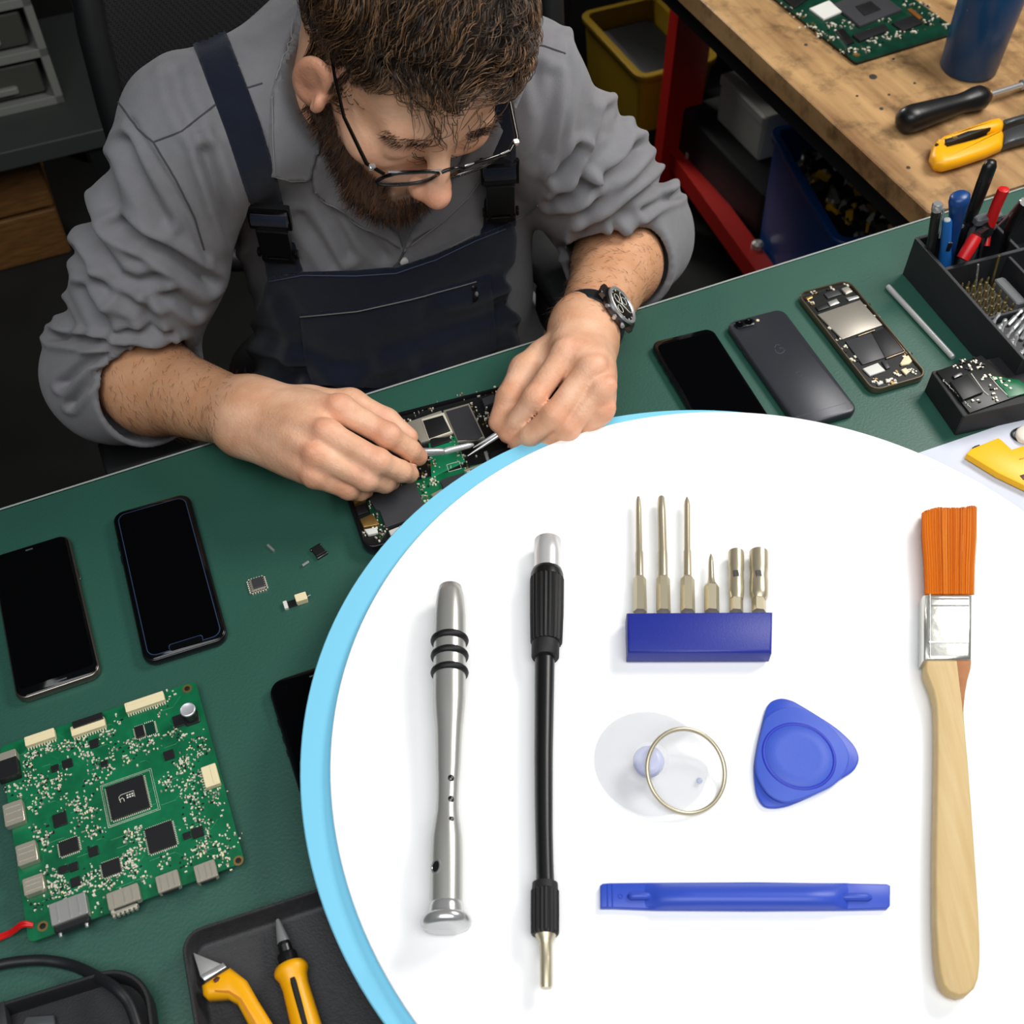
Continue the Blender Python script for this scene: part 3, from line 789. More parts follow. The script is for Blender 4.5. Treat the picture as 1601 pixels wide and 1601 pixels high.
o = loose('metal_pin', 'tiny steel pin, topmost of the loose parts', 'pin', 1210, 303, -1.2)
m = MB(); m.cyl((-.0042, 0, .0013), (.0042, 0, .0013), .0013, None, 10); m.build('pin_body', STEEL, o)
o = loose('metal_pin', 'shorter tiny steel pin beside the silver capped component', 'pin', 1365, 373, .3)
m = MB(); m.cyl((-.0032, 0, .0013), (.0032, 0, .0013), .0013, None, 10); m.build('pin_body', STEEL, o)

# --- the device being repaired
C3 = C(530, 590, 4.574)
c, a, w, l = quad((506, 677), (807, 592), (884, 772), (572, 858), 0.014)
dev = thing('opened_device', 'opened black handheld device full of circuits under the man\'s hands', 'device', c, a)
m = MB(); m.loft(w, l, .011, [(.0022, .0004), (.0008, .002), (0, .005), (0, .0115), (.0004, .0128), (.0012, .0134), (.0024, .0134), (.003, .0126), (.0032, .009)], seg=8); m.build('housing', DARKRIM, dev, 50)
m = MB(); m.loft(w - .006, l - .006, .009, [(0, .0085), (0, .0095)], seg=6); m.build('inner_frame', PCBK, dev)
DS = lambda name, pts, z0, z1, mt: slab(dev, name, pts, z0, z1, mt, conv=C3)
DS('circuit_board', [(640, 470), (830, 415), (905, 600), (660, 720)], .009, .0108, mat('pcb_bright_green', (14, 120, 78), .4, var=.2, vscale=80))
DS('circuit_board', [(520, 745), (900, 640), (1080, 600), (1120, 720), (1030, 800), (800, 960), (640, 990), (590, 900)], .009, .0104, PCBG)
DS('circuit_board', [(1080, 640), (1180, 605), (1210, 665), (1110, 730)], .009, .0112, mat('pcb_bright_green', (14, 120, 78)))
DS('circuit_board', [(190, 850), (520, 740), (560, 750), (300, 1170), (260, 1120)], .009, .0102, PCBD)
DS('battery_cover', [(205, 848), (540, 742), (632, 972), (335, 1072), (290, 950), (262, 942)], .009, .0130, CHIPG)
DS('processor', [(722, 738), (780, 712), (893, 678), (960, 808), (800, 905)], .009, .0130, CHIPG)
DS('gold_shield', [(655, 835), (735, 795), (800, 905), (800, 945), (755, 965), (740, 935), (710, 940), (695, 880)], .009, .0122, TIN)
DS('shield_plate', [(470, 325), (730, 236), (745, 262), (820, 392), (800, 405), (585, 465)], .009, .0118, TIN)
DS('shield_frame', [(590, 298), (750, 250), (812, 388), (640, 445)], .0115, .0124, SOLDER)
ob = DS('sensor', [(600, 308), (742, 268), (798, 380), (645, 435)], .0120, .0134, CHIP)
DS('shield_frame', [(745, 235), (930, 183), (1045, 430), (850, 460)], .009, .0122, TIN)
DS('display_driver', [(765, 242), (925, 196), (1028, 415), (990, 440), (850, 445)], .0118, .0134, CHIPG)
DS('small_module', [(1020, 152), (1105, 118), (1142, 165), (1040, 202)], .009, .0126, CHIPG)
DS('connector', [(95, 868), (165, 835), (192, 870), (110, 905)], .009, .0128, GOLD)
DS('connector', [(148, 1012), (238, 972), (290, 1048), (175, 1070)], .009, .0128, GOLD)
DS('port', [(115, 920), (180, 900), (215, 960), (135, 985)], .009, .0118, CHIP)
DS('white_connector', [(355, 1095), (430, 1065), (445, 1110), (370, 1130)], .009, .0126, WHITEP)
DS('white_connector', [(180, 1085), (270, 1070), (280, 1110), (210, 1125)], .009, .0122, WHITEP)
DS('socket_frame', [(475, 1055), (560, 1015), (582, 1060), (560, 1085), (485, 1105)], .009, .0126, CREAM)
q = L2(dev, *C3(532, 1058), .013); m = MB(); m.lathe([(.0034, .0120), (.0034, .0134), (.0024, .0134), (.0022, .0128)], (q.x, q.y, 0), seg=14); m.build('socket_ring', CHIP, dev)
DS('metal_bracket', [(1060, 590), (1380, 500), (1385, 512), (1070, 608)], .009, .0128, BRUSHED)
DS('metal_bracket', [(1035, 530), (1058, 522), (1082, 600), (1060, 608)], .009, .0128, BRUSHED)
DS('metal_bracket', [(890, 660), (1030, 610), (1040, 620), (900, 672)], .009, .0124, TIN)
DS('flat_battery', [(1090, 530), (1340, 455), (1365, 500), (1075, 590)], .009, .0112, CHIP)
DS('copper_tab', [(1420, 510), (1470, 492), (1490, 520), (1430, 545)], .009, .0126, GOLD)
DS('module', [(970, 660), (1040, 640), (1060, 700), (985, 720)], .009, .0122, CHIP)
DS('module', [(650, 430), (790, 425), (810, 450), (660, 500)], .0106, .0122, CHIP)
m = MB()
for pts in ([(770, 625), (860, 600), (875, 650), (785, 675), (770, 625)], [(800, 650), (800, 630)]):
    m.tube([tuple(L2(dev, *C3(*p), .011)) + (.0109,) for p in pts], .0003, 4)
m.build('silkscreen_outline', SILK, dev, smooth=0)
pts = []
for x, y, n in ((480, 310, 6), (560, 270, 6), (640, 230, 7), (440, 335, 6), (960, 220, 10), (990, 290, 10), (1000, 130, 10), (1120, 90, 12), (1060, 240, 8), (880, 140, 8), (700, 200, 6), (570, 780, 16), (600, 850, 16), (640, 910, 16), (660, 760, 14), (690, 740, 10), (620, 700, 10), (560, 700, 8), (950, 720, 18), (1000, 780, 16), (1080, 660, 12), (940, 660, 10), (900, 590, 8), (870, 560, 6), (650, 600, 8), (690, 640, 8), (680, 990, 14), (640, 1040, 10), (300, 1130, 12), (250, 1060, 8), (240, 900, 8), (270, 1000, 10), (320, 1090, 8), (450, 1090, 8), (200, 1120, 8), (140, 950, 5), (1050, 320, 10), (1080, 270, 8), (1260, 590, 8), (1040, 560, 6), (320, 800, 8), (420, 760, 8), (230, 830, 6), (120, 850, 4), (830, 460, 8), (800, 440, 6), (1180, 100, 8), (600, 1010, 8)):
    q = L2(dev, *C3(x, y), .010); pts.append((q.x, q.y, n))
solder_field(dev, 'soldered_bits', pts, .0098, 21, sizes=(.0006, .0016), height=.0014, spread=.0026, mats=[SOLDER, CHIP, GOLD, TIN])
# side ports facing the camera
q = L2(dev, *C3(330, 1215), .007); m = MB(); m.torus((q.x, -l / 2 - .0002, .0066), .0024, .0005, (0, 1, 0), 16, 6); m.build('audio_port', TIN, dev)
for x in (440, 530):
    q = L2(dev, *C3(x, 1180), .007); m = MB(); m.box((q.x, -l / 2 - .0001, .0066), (.009, .001, .0022), bev=.0004); m.build('side_button', TIN, dev)

# --- wooden bench: board, cup, screwdriver, snips
HW = 0.006
C4 = C(1150, 0, 3.55)
c, a, w, l = quad((1118, -104), (1392, -170), (1486, 40), (1339, 97), HW)
A_, B_ = on(1339, 97, HW), on(1210, -5, HW); D_ = on(1486, 38, HW)
e1 = (B_ - A_).normalized(); e2 = Vector((e1.y, -e1.x, 0)); 
if e2.dot(D_ - A_) < 0: e2 = -e2
wd = (D_ - A_).dot(e2); ln = .24
ctr = A_ + e1 * ln / 2 + e2 * wd / 2; ctr.z = ZB
mb = thing('motherboard', 'dark green computer board with a big square processor, on the wooden bench', 'circuit board', ctr, math.atan2(e1.y, e1.x) - PI / 2)
m = MB(); m.loft(wd, ln, .003, [(0, .0035), (0, .0055)], seg=3); m.build('board', PCBD, mb)
m = MB(); m.loft(wd - .004, ln - .004, .003, [(0, 0), (0, .0036)], seg=3); m.build('tray', FRAMEM, mb)
slab(mb, 'white_module', [(410, 45), (520, 0), (590, 62), (490, 105)], .0055, .0085, WHITEP, conv=C4)
ob = slab(mb, 'processor', [(545, 20), (760, -70), (925, 50), (690, 142)], .0055, .0095, CHIPG, conv=C4)
m = MB(); m.prism(poly(mb, [C4(*p) for p in ((665, 35), (750, 5), (805, 50), (715, 85))], .0105), .0094, .0108, .0004); m.build('processor_core', CHIP, ob)
slab(mb, 'chip', [(870, 125), (980, 85), (1040, 125), (930, 170)], .0055, .0085, CHIP, conv=C4)
slab(mb, 'connector', [(650, 190), (830, 130), (850, 165), (690, 225)], .0055, .0090, CHIP, conv=C4)
slab(mb, 'connector', [(560, 165), (600, 155), (660, 230), (620, 245)], .0055, .0085, BLACKP, conv=C4)
slab(mb, 'heat_spreader', [(230, -40), (420, -110), (480, -60), (330, 40)], .0055, .0085, DARKSTEEL, conv=C4)
slab(mb, 'copper_strip', [(955, 50), (975, 42), (1040, 95), (1020, 105)], .0055, .0075, mat('copper', (200, 130, 70), .35, .8), conv=C4)
m = MB(); q = L2(mb, *C4(672, 303), .006); m.lathe([(.0045, .0055), (.0045, .0062), (.002, .0062), (.0018, .0056)], (q.x, q.y, 0), seg=14); m.build('screw_hole', GOLD, mb)
pts = []
for x, y, n in ((350, 90, 14), (420, 150, 16), (480, 190, 14), (540, 210, 14), (540, 140, 14), (600, 280, 12), (640, 270, 10), (720, 270, 14), (760, 230, 14), (840, 200, 14), (900, 190, 12), (980, 170, 12), (1060, 130, 12), (1100, 90, 12), (1040, 30, 12), (950, 20, 10), (640, 140, 8), (820, 110, 8), (760, 170, 8), (1150, 140, 8), (1000, 60, 8), (300, 40, 8)):
    q = L2(mb, *C4(x, y), HW); pts.append((q.x, q.y, n))
solder_field(mb, 'soldered_bits', pts, .0055, 31, sizes=(.0010, .0026), height=.0015, spread=.005, mats=[SOLDER, CHIP, GOLD, TIN])

p = on(1513, 107); 
cup = thing('tool_cup', 'tall blue cup standing on the wooden bench beside the motherboard', 'cup', p)
r0 = .0345; hcup = 0.112
m = MB(); m.lathe([(r0 - .003, 0), (r0, .003), (r0 + .0035, hcup - .004), (r0 + .0035, hcup - .001), (r0 + .002, hcup), (r0 + .0005, hcup - .001), (r0 - .002, .006)], (0, 0, 0), seg=40); m.build('cup_body', mat('blue_cup_enamel', (10, 66, 112), .3), cup, 50)
m = MB(); m.tube([(-.030, -.018, .085), (-.032, -.0145, .102)], .0012, 5, flat=2.2); m.build('paint_chip', WHITEP, cup)
hp = thing('pen', 'red handled tool sticking up out of the blue cup', 'pen', p + Vector((-.02, .01, .008)))
m = MB(); m.lathe([(.004, 0), (.005, .02), (.005, .135), (.003, .142)], (0, 0, 0), (-.12, .05, 1), 10); m.build('pen_body', RED, hp)
hp = thing('pen', 'black tool standing inside the blue cup beside the red one', 'pen', p + Vector((.008, .008, .008)))
m = MB(); m.lathe([(.004, 0), (.006, .02), (.006, .12), (.003, .127)], (0, 0, 0), (.08, .05, 1), 10); m.build('pen_body', BLACKP, hp)

a0, a1 = on(1411, 190, .016), on(1541, 150, .014)
sd = thing('screwdriver', 'black handled screwdriver lying on the wooden bench in front of the blue cup', 'screwdriver', Vector((a0.x, a0.y, ZB)))
d = (a1 - a0); q = Vector((0, 0, .016)); Ls = d.length
m = MB(); m.lathe([(.006, -.004), (.012, -.001), (.0155, .005), (.0165, .014), (.0155, .03), (.0135, Ls * .5), (.0120, Ls * .66), (.0125, Ls * .74), (.0145, Ls * .84), (.0145, Ls * .93), (.011, Ls * .99), (.008, Ls)], q, d, 24, rib=4, ribd=.05); m.build('handle', BLACKP, sd, 60)
m = MB(); m.lathe([(.0085, Ls - .002), (.0085, Ls + .003)], q, d, 16); m.build('collar', mat('brass', (170, 130, 70), .35, .9), sd)
m = MB(); m.lathe([(.0035, Ls), (.0035, Ls + .055), (.0060, Ls + .056), (.0060, Ls + .10)], q, d, 14); m.build('shaft', STEEL, sd, 50)

YD = YELLOW
a0, a1 = on(1461, 232, .014), on(1572, 207, .012)
sn = thing('wire_cutters', 'yellow handled cutters lying on the wooden bench below the screwdriver', 'cutters', Vector((a0.x, a0.y, ZB)))
C4p = lambda x, y: C4(x, y)
slab(sn, 'handle', [(1088, 845), (1100, 790), (1130, 750), (1180, 800), (1330, 760), (1480, 705), (1497, 730), (1490, 790), (1400, 830), (1250, 880), (1170, 900), (1110, 890)], .001, .019, YD, bev=.006, conv=C4p, smooth=60)
slab(sn, 'handle', [(1120, 770), (1150, 745), (1290, 695), (1420, 650), (1470, 643), (1497, 665), (1490, 695), (1440, 705), (1310, 730), (1200, 775), (1150, 800)], .001, .021, YD, bev=.006, conv=C4p, smooth=60)
slab(sn, 'spring_bar', [(1160, 770), (1200, 760), (1290, 725), (1420, 705), (1310, 745), (1200, 785), (1170, 790)], .004, .0215, RUBBER, bev=.001, conv=C4p)
slab(sn, 'jaw', [(1485, 720), (1560, 690), (1700, 650), (1700, 740), (1560, 775), (1490, 795)], .003, .016, mat('jaw_grey', (70, 72, 74), .4, .5), bev=.003, conv=C4p, smooth=60)
slab(sn, 'jaw', [(1490, 660), (1560, 640), (1700, 600), (1700, 630), (1560, 665), (1500, 685)], .003, .014, mat('jaw_grey', (70, 72, 74)), bev=.002, conv=C4p, smooth=60)
q = L2(sn, *C4(1118, 802), .019); m = MB(); m.lathe([(.002, .016), (.002, .0195)], (q.x, q.y, 0), seg=10); m.build('rivet', RUBBER, sn)
q = L2(sn, *C4(1215, 770), .02); m = MB(); m.box((q.x, q.y, .0215), (.006, .004, .001), rz=.3); m.build('spring_clip', GOLD, sn)

# --- black organizer with tools
top0 = on(1430, 371, 0)
HO = None
best = None
for k in range(200):
    h = .02 + k * .0005
    tp = on(1430, 371, h); bt = on(1413.5, 428.5, 0)
    e = (tp.xy - bt.xy).length
    if best is None or e < best[0]: best = (e, h, tp, bt)
HO = best[1]; oc = best[2]
e1 = on(1601, 563, HO) - oc; e1.z = 0; LO = e1.length * .995; e1.normalize()
eU = Vector((-e1.y, e1.x, 0)); 
og = thing('organizer', 'black desk organizer with open compartments at the right end of the green bench', 'organizer', Vector((oc.x, oc.y, ZB)), math.atan2(eU.y, eU.x))
# local: x along the far edge (away to the right), -y towards the camera
WO = .16; tw = .0035
d1 = -(L2(og, 1478, 417, HO).y); d2 = -(L2(og, 1541, 483, HO).y)
OGM = mat('organizer_plastic', (38, 39, 42), 0.5, bump=.1, bscale=900)
def wallbox(name, x0, x1, y0, y1, z1, z0=0.0):
    m = MB(); m.box(((x0 + x1) / 2, (y0 + y1) / 2, (z0 + z1) / 2), (abs(x1 - x0), abs(y1 - y0), z1 - z0), bev=.0008); return m.build(name, OGM, og)
wallbox('floor_panel', tw, WO - tw, -LO + tw, -tw, .004)
wallbox('side_wall', 0, tw, -LO, 0, HO); wallbox('side_wall', WO - tw, WO, -LO, 0, HO)
wallbox('end_wall', tw, WO - tw, -tw, 0, HO); wallbox('end_wall', tw, WO - tw, -LO, -LO + tw, HO)
wallbox('divider', tw, WO - tw, -d1 - .004, -d1, HO - .0005); wallbox('divider', tw, WO - tw, -d2 - .003, -d2, HO - .012)
wallbox('divider', .088, .0915, -d1, -tw, HO - .001)
wallbox('divider', .075, .0785, -d2, -d1 - .004, HO - .004)
def ow(x, y, z):
    "organizer frame -> world"
    a = og.rotation_euler.z; return Vector(og.location) + Vector((x * cos(a) - y * sin(a), x * sin(a) + y * cos(a), z))
def stand_tool(name, label, cat, top_px, h_top, foot_xy, group=None):
    "a tool standing in the organizer: local z runs from its foot to its visible top"
    f = ow(foot_xy[0], foot_xy[1], .0045); tpt = on(top_px[0], top_px[1], h_top)
    t = thing(name, label, cat, f, 0, group); t['__d'] = 0
    del t['__d']
    return t, (tpt - f)
C4b = C(1390, 230, 6.403)
t, d = stand_tool('pen', 'slim steel pen with a clip standing in the organizer corner', 'pen', C4b(485, 580), .098, (.013, -.022), 'tools standing in the organizer')
m = MB(); m.lathe([(.003, 0), (.0048, .006), (.0048, d.length - .004), (.004, d.length)], (0, 0, 0), d, 14); m.build('pen_body', mat('gunmetal', (66, 64, 62), .3, .8), t, 50)
m = MB(); m.lathe([(.0052, d.length - .006), (.0052, d.length + .0005), (.004, d.length + .002)], (0, 0, 0), d, 14); m.build('pen_cap', STEEL, t, 50)
s = Vector((.006, -.002, 0)); m = MB(); m.tube([d * .98 + s, d * .6 + s * 1.05], .0011, 6); m.build('clip', STEEL, t)
t, d = stand_tool('pen', 'short blue pen with a pale tip in front of the steel pen', 'pen', C4b(583, 720), .086, (.023, -.038), 'tools standing in the organizer')
m = MB(); m.lathe([(.003, 0), (.006, .004), (.0066, d.length * .45), (.0052, d.length * .62), (.0048, d.length * .96), (.004, d.length * .985)], (0, 0, 0), d, 16); m.build('pen_body', mat('pen_blue', (26, 92, 160), .35), t, 50)
m = MB(); m.lathe([(.0036, d.length * .975), (.003, d.length)], (0, 0, 0), d, 12); m.build('pen_button', WHITEP, t)
m = MB(); m.box(d * .66 + Vector((.002, -.005, 0)), (.004, .002, .010)); m.build('clip', DARKSTEEL, t, smooth=0)
t, d = stand_tool('hand_tool', 'thick navy blue tool handle standing behind the short blue pen', 'tool', C4b(715, 470), .106, (.034, -.027), 'tools standing in the organizer')
m = MB(); m.lathe([(.004, 0), (.005, .02), (.006, d.length * .5), (.0095, d.length * .8), (.0118, d.length * .92), (.0112, d.length * .975), (.0075, d.length * 1.0)], (0, 0, 0), d, 18, sy=.8); m.build('handle', NAVYP, t, 60)
t, d = stand_tool('cutting_tool', 'tall black handled tool leaning highest out of the organizer', 'tool', C4b(1030, 130), .128, (.045, -.018), 'tools standing in the organizer')
m = MB(); m.lathe([(.004, d.length * .45), (.0075, d.length * .5), (.0085, d.length * .8), (.0085, d.length * .95), (.006, d.length * .99), (.002, d.length)], (0, 0, 0), d, 16, sy=.75); m.build('handle', BLACKP, t, 60)
m = MB(); m.lathe([(.003, 0), (.003, d.length * .45), (.0065, d.length * .45), (.0065, d.length * .47)], (0, 0, 0), d, 12); m.build('shank', DARKSTEEL, t)
m = MB(); m.tube([d * .60 + Vector((-.006, -.006, 0)), d * .86 + Vector((-.007, -.007, 0))], .0012, 6, flat=1.6); m.build('groove', RUBBER, t)
# red pliers: two handles joined at a pivot
t, d = stand_tool('pliers', 'red handled pliers leaning in the organizer', 'pliers', C4b(1155, 410), .102, (.052, -.048), 'tools standing in the organizer')
R1 = on(*C4b(1150, 415), .104) - t.location; R0 = on(*C4b(1000, 800), .060) - t.location; RB = on(*C4b(975, 990), .046) - t.location
m = MB(); m.tube(smoothpath([RB, R0 * .6 + RB * .4, R0, (R0 + R1) / 2 + Vector((-.001, 0, 0)), R1 * .93 + R0 * .07, R1], 5), [.0032] * 6 + [.004] * 4 + [.0056] * 13 + [.0050, .0042, .003], 12); m.build('handle', RED, t, 60)
S1 = on(*C4b(875, 890), .070) - t.location; S0 = on(*C4b(735, 1120), .052) - t.location
m = MB(); m.tube([S0, S0 * .6 + S1 * .4, S1 * .85 + S0 * .15, S1], [.0062, .0068, .0066, .0056], 12); m.build('handle', RED, t, 60)
J = on(*C4b(960, 830), .060) - t.location
m = MB(); m.lathe([(.0075, -.004), (.0075, .004)], J, (0.3, -.6, .5), 14); m.tube([S1, J, R0], .0045, 8); m.build('pivot', DARKSTEEL, t)
m = MB(); m.tube([J, (.002, .003, .004)], [.004, .0018], 8); m.build('jaws', DARKSTEEL, t)
# black pincers to the right with a bright wire edge
t, d = stand_tool('pincers', 'black handled pincers leaning at the right edge of the organizer', 'pliers', (1606, 318), .106, (.096, -.030), 'tools standing in the organizer')
m = MB(); P0 = on(*C4b(1190, 850), .060) - t.location; P1 = on(1604, 316, .104) - t.location
m.tube([P0, P0 * .6 + P1 * .4, P1], [.0042, .0062, .006], 10); m.build('handle', BLACKP, t, 60)
P2 = on(*C4b(1040, 830), .055) - t.location
m = MB(); m.tube([P2, on(*C4b(1180, 700), .075) - t.location, P1 + Vector((-.006, 0, .002))], .0011, 6); m.build('bright_edge', STEEL, t)
m = MB(); m.tube([P0, (0, 0, .002)], .004, 8); m.build('jaws', DARKSTEEL, t)
# grey tool head in the back corner
t = thing('grey_clamp', 'grey plastic clamp head between the black handle and the red pliers', 'tool', ow(.060, -.016, .0045), og.rotation_euler.z, 'tools standing in the organizer')
m = MB(); m.box((0, 0, .030), (.018, .010, .060), bev=.002); m.build('clamp_body', mat('mid_grey_plastic', (92, 94, 96), .5), t)
m = MB(); m.box((0.004, -.004, .064), (.030, .010, .008), bev=.002); m.build('clamp_head', mat('mid_grey_plastic', (92, 94, 96), .5), t)
# middle compartment: a block of brassy bits, a grey rest and two probes
C5b = C(1390, 400, 4.446)
BRASSY = mat('brassy_bit', (190, 172, 120), .3, .9)
z_blk = HO - .030
blk = thing('bit_block', 'black block of small brassy bits in the middle compartment', 'bit holder', ow(.033, -(d1 + d2) / 2 - .004, .0045), og.rotation_euler.z)
wblk, lblk = .044, d2 - d1 - .014
m = MB(); m.box((0, 0, z_blk / 2), (wblk, lblk, z_blk), bev=.001); m.build('block', OGM, blk)
i = 0
for r_ in range(5):
    for c_ in range(5):
        x, y = -wblk / 2 + .007 + c_ * .0075, -lblk / 2 + .005 + r_ * (lblk - .010) / 4
        f = ow(.033, -(d1 + d2) / 2 - .004, .0045) + Matrix.Rotation(og.rotation_euler.z, 3, 'Z') @ Vector((x, y, z_blk - .0005))
        if i == 0:
            b0 = thing('screwdriver_bit', 'small brassy bit standing in the black block, one of its rows', 'bit', f, 0, 'brassy bits in the block')
            m = MB(); m.lathe([(.0021, 0), (.0021, .007), (.0013, .008), (.0013, .012), (.0004, .014)], (0, 0, 0), (0, 0, 1), 6); m.build('bit_shank', BRASSY, b0, 0)
        else: dup(b0, f, 0)
        i += 1
t = thing('grey_rest', 'grey plastic rest lying in the middle compartment beside the bit block', 'rest', ow(.064, -(d1 + d2) / 2, .0045), og.rotation_euler.z)
m = MB(); m.box((-.001, -.002, .012), (.012, .040, .024), bev=.002); m.build('rest_block', mat('mid_grey_plastic', (92, 94, 96)), t)
for k, (tx, ty, lb) in enumerate(((620, 60, 'thin steel probe, leaning in the middle compartment nearer the bit block'), (765, 0, 'brassy probe, leaning in the middle compartment beside the grey rest'))):
    f = ow(.045 + .017 * k, -d1 - .012, .0045); tp = on(*C5b(tx, ty), HO + .006)
    t = thing('probe', lb, 'probe', f, 0); m = MB(); m.tube([(0, 0, 0), tp - f], .0010 + .0004 * k, 6); m.build('probe_needle', BRASSY if k else STEEL, t)
# front compartment: rows of steel bits lying aslant
i = 0
for r_ in range(9):
    for c_ in range(3):
        x = .010 + c_ * .022; y = -d2 - .010 - r_ * .0072
        if y < -LO + .008: continue
        f = ow(x, y, HO - .020)
        if i == 0:
            b0 = thing('steel_bit', 'bright steel bit lying aslant in the front compartment rack', 'bit', f, og.rotation_euler.z + .1, 'steel bits in the front compartment')
            m = MB(); m.lathe([(.0018, 0), (.0024, .001), (.0024, .011), (.0016, .012), (.0016, .016), (.0022, .017), (.0022, .0195), (.001, .021)], (0, 0, 0), (.75, .35, .42), 7); m.build('bit_shank', STEEL, b0, 30)
        else: dup(b0, f, og.rotation_euler.z + .1 + random.Random(i).uniform(-.25, .25))
        i += 1
m = MB(); m.box((.045, -(d2 + LO) / 2, (HO - .021) / 2), (.082, LO - d2 - .008, HO - .021)); m.build('bit_rack', OGM, og, smooth=0)

# --- dark box carrying a circuit board, in front of the organizer
hbx = .028
c5 = lambda x, y: C5b(x, y)
A_, B_ = on(*c5(300, 790), hbx), on(*c5(523, 1106), hbx)
e1 = (A_ - B_); l1 = e1.length; e1.normalize(); e2 = Vector((e1.y, -e1.x, 0)); wB = .13
l1 = min(l1, .062) if l1 > .09 else l1
ctr = B_ + e1 * l1 / 2 + e2 * wB / 2; ctr.z = ZB
bx = thing('circuit_box', 'black box topped by a bare circuit board, touching the organizer front', 'electronic box', ctr, math.atan2(e1.y, e1.x) - PI / 2)
m = MB(); m.box((0, 0, hbx / 2 - .001), (wB, l1, hbx - .002), bev=.0012); m.build('box_body', DARKP, bx)
slab(bx, 'circuit_board', [(330, 800), (640, 690), (960, 950), (560, 1090)], hbx - .002, hbx, PCBK, conv=c5, bev=.0003)
slab(bx, 'circuit_board', [(700, 830), (900, 860), (1010, 940), (830, 985), (800, 930)], hbx - .001, hbx + .0004, PCBG, conv=c5, bev=.0003)
slab(bx, 'processor', [(425, 870), (545, 820), (655, 945), (515, 1000)], hbx, hbx + .003, CHIP, conv=c5)
slab(bx, 'connector', [(440, 830), (500, 800), (515, 825), (455, 850)], hbx, hbx + .002, DARKSTEEL, conv=c5)
m = MB()
for pts in ([(570, 820), (620, 890), (655, 940)], [(655, 940), (690, 970)], [(700, 840), (760, 910), (820, 970)]):
    m.tube([tuple(L2(bx, *c5(*p), hbx)) + (hbx + .0003,) for p in pts], .0004, 4)
m.build('white_line', SILK, bx, smooth=0)
m = MB(); Rq = random.Random(2)
for k in range(26):
    f = k / 25; q = L2(bx, *c5(375 + 190 * f, 865 + 190 * f), hbx); m.box((q.x + Rq.uniform(-.0006, .0006), q.y, hbx + .0003), (.0010 * Rq.uniform(.5, 1.4), .0006, .0004), rz=Rq.uniform(0, 3))
m.build('printed_marks', SILK, bx, smooth=0)['kind'] = 'stuff'
pts = []
for x, y, n in ((520, 740, 7), (560, 775, 5), (640, 770, 9), (480, 770, 5), (660, 850, 5), (730, 990, 4), (620, 1025, 3), (740, 850, 7), (810, 900, 7), (700, 910, 4), (590, 730, 4)):
    q = L2(bx, *c5(x, y), hbx); pts.append((q.x, q.y, n))
solder_field(bx, 'soldered_bits', pts, hbx, 41, sizes=(.0010, .0020), height=.0014, spread=.0022)

# --- white paper with a yellow tool
pa = on(1470, 697); pb_ = on(1601, 652.5)
ex = (pb_ - pa).normalized(); ey = Vector((-ex.y, ex.x, 0))
pap = thing('paper_sheet', 'white paper sheet at the right edge, under the yellow plastic tool', 'paper', pa, math.atan2(ex.y, ex.x))
m = MB(); m.box((.10, -.10, .0003), (.26, .20, .0004)); m.build('sheet', mat('white_paper', (200, 204, 216), .7), pap, smooth=0)
yt = thing('yellow_pry_tool', 'flat yellow plastic tool lying on the white paper sheet', 'tool', on(1560, 720, .0006))
slab(yt, 'tool_body', [(1511, 710), (1518, 702), (1561, 684.5), (1567, 689), (1582, 703), (1602, 696), (1640, 690), (1680, 760), (1610, 764), (1560, 740)], .0004, .008, mat('amber_plastic', (250, 184, 16), .4), bev=.0012)
slab(yt, 'black_tab', [(1520, 700), (1524, 697.5), (1531, 695.3), (1532, 697), (1522, 702)], .0004, .0062, RUBBER, bev=.0004)
slab(yt, 'dark_slot', [(1594, 744), (1604, 741), (1606, 748), (1600, 751)], .0075, .0084, mat('dark_brown', (74, 26, 14), .5), bev=.0001)
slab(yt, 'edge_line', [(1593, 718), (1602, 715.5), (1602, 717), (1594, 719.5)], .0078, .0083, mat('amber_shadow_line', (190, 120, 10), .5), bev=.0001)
cs = thing('cream_cap', 'cream plastic cap with a dark rim above the yellow tool', 'cap', on(1602, 682, .0006))
m = MB(); m.lathe([(.010, 0), (.0115, .001), (.0115, .004), (.0095, .0058)], (0, 0, 0), seg=24, sy=.75); m.build('cap_body', mat('cream_white', (226, 218, 204), .5), cs, 50)
m = MB(); m.torus((0, 0, .0012), .0118, .0012, seg=28, ss=6); rr = m.build('rim_ring', RUBBER, cs); rr.scale = (1, .76, 1)

# --- lower left: tray with knife and driver, black case with a cable
C9 = C(0, 1380, 2.668)
ht = .018
tA = on(*C9(748, 212), ht); tE = on(*C9(1275, 40), ht)
ex = (tE - tA); ex.z = 0; ex.normalize(); ey = Vector((ex.y, -ex.x, 0))
wt, lt = .24, .17
ctr = tA + ex * wt / 2 + ey * lt / 2; ctr.z = ZB
tr = thing('tray', 'shallow black tray holding yellow tools, partly under the round board', 'tray', ctr, math.atan2(ex.y, ex.x))
TRAYM = mat('black_tray', (34, 34, 36), .55, bump=.15, bscale=700, var=.15, vscale=200)
m = MB(); m.loft(wt, lt, .014, [(.006, 0), (.003, .001), (0, ht - .001), (.0006, ht), (.0022, ht), (.0030, ht - .001), (.0065, .005), (.009, .0035)], seg=8); m.build('tray_body', TRAYM, tr, 50)
kn = thing('utility_knife', 'yellow handled knife with a short steel blade in the tray', 'knife', on(*C9(960, 480), .004), 0, 'yellow tools in the tray')
slab(kn, 'handle', [(842, 430), (862, 415), (960, 355), (1030, 410), (1075, 490), (1150, 610), (1230, 760), (1130, 790), (1040, 600), (990, 505), (950, 482), (868, 488), (848, 470)], .003, .017, YELLOW, bev=.004, conv=C9, smooth=60)
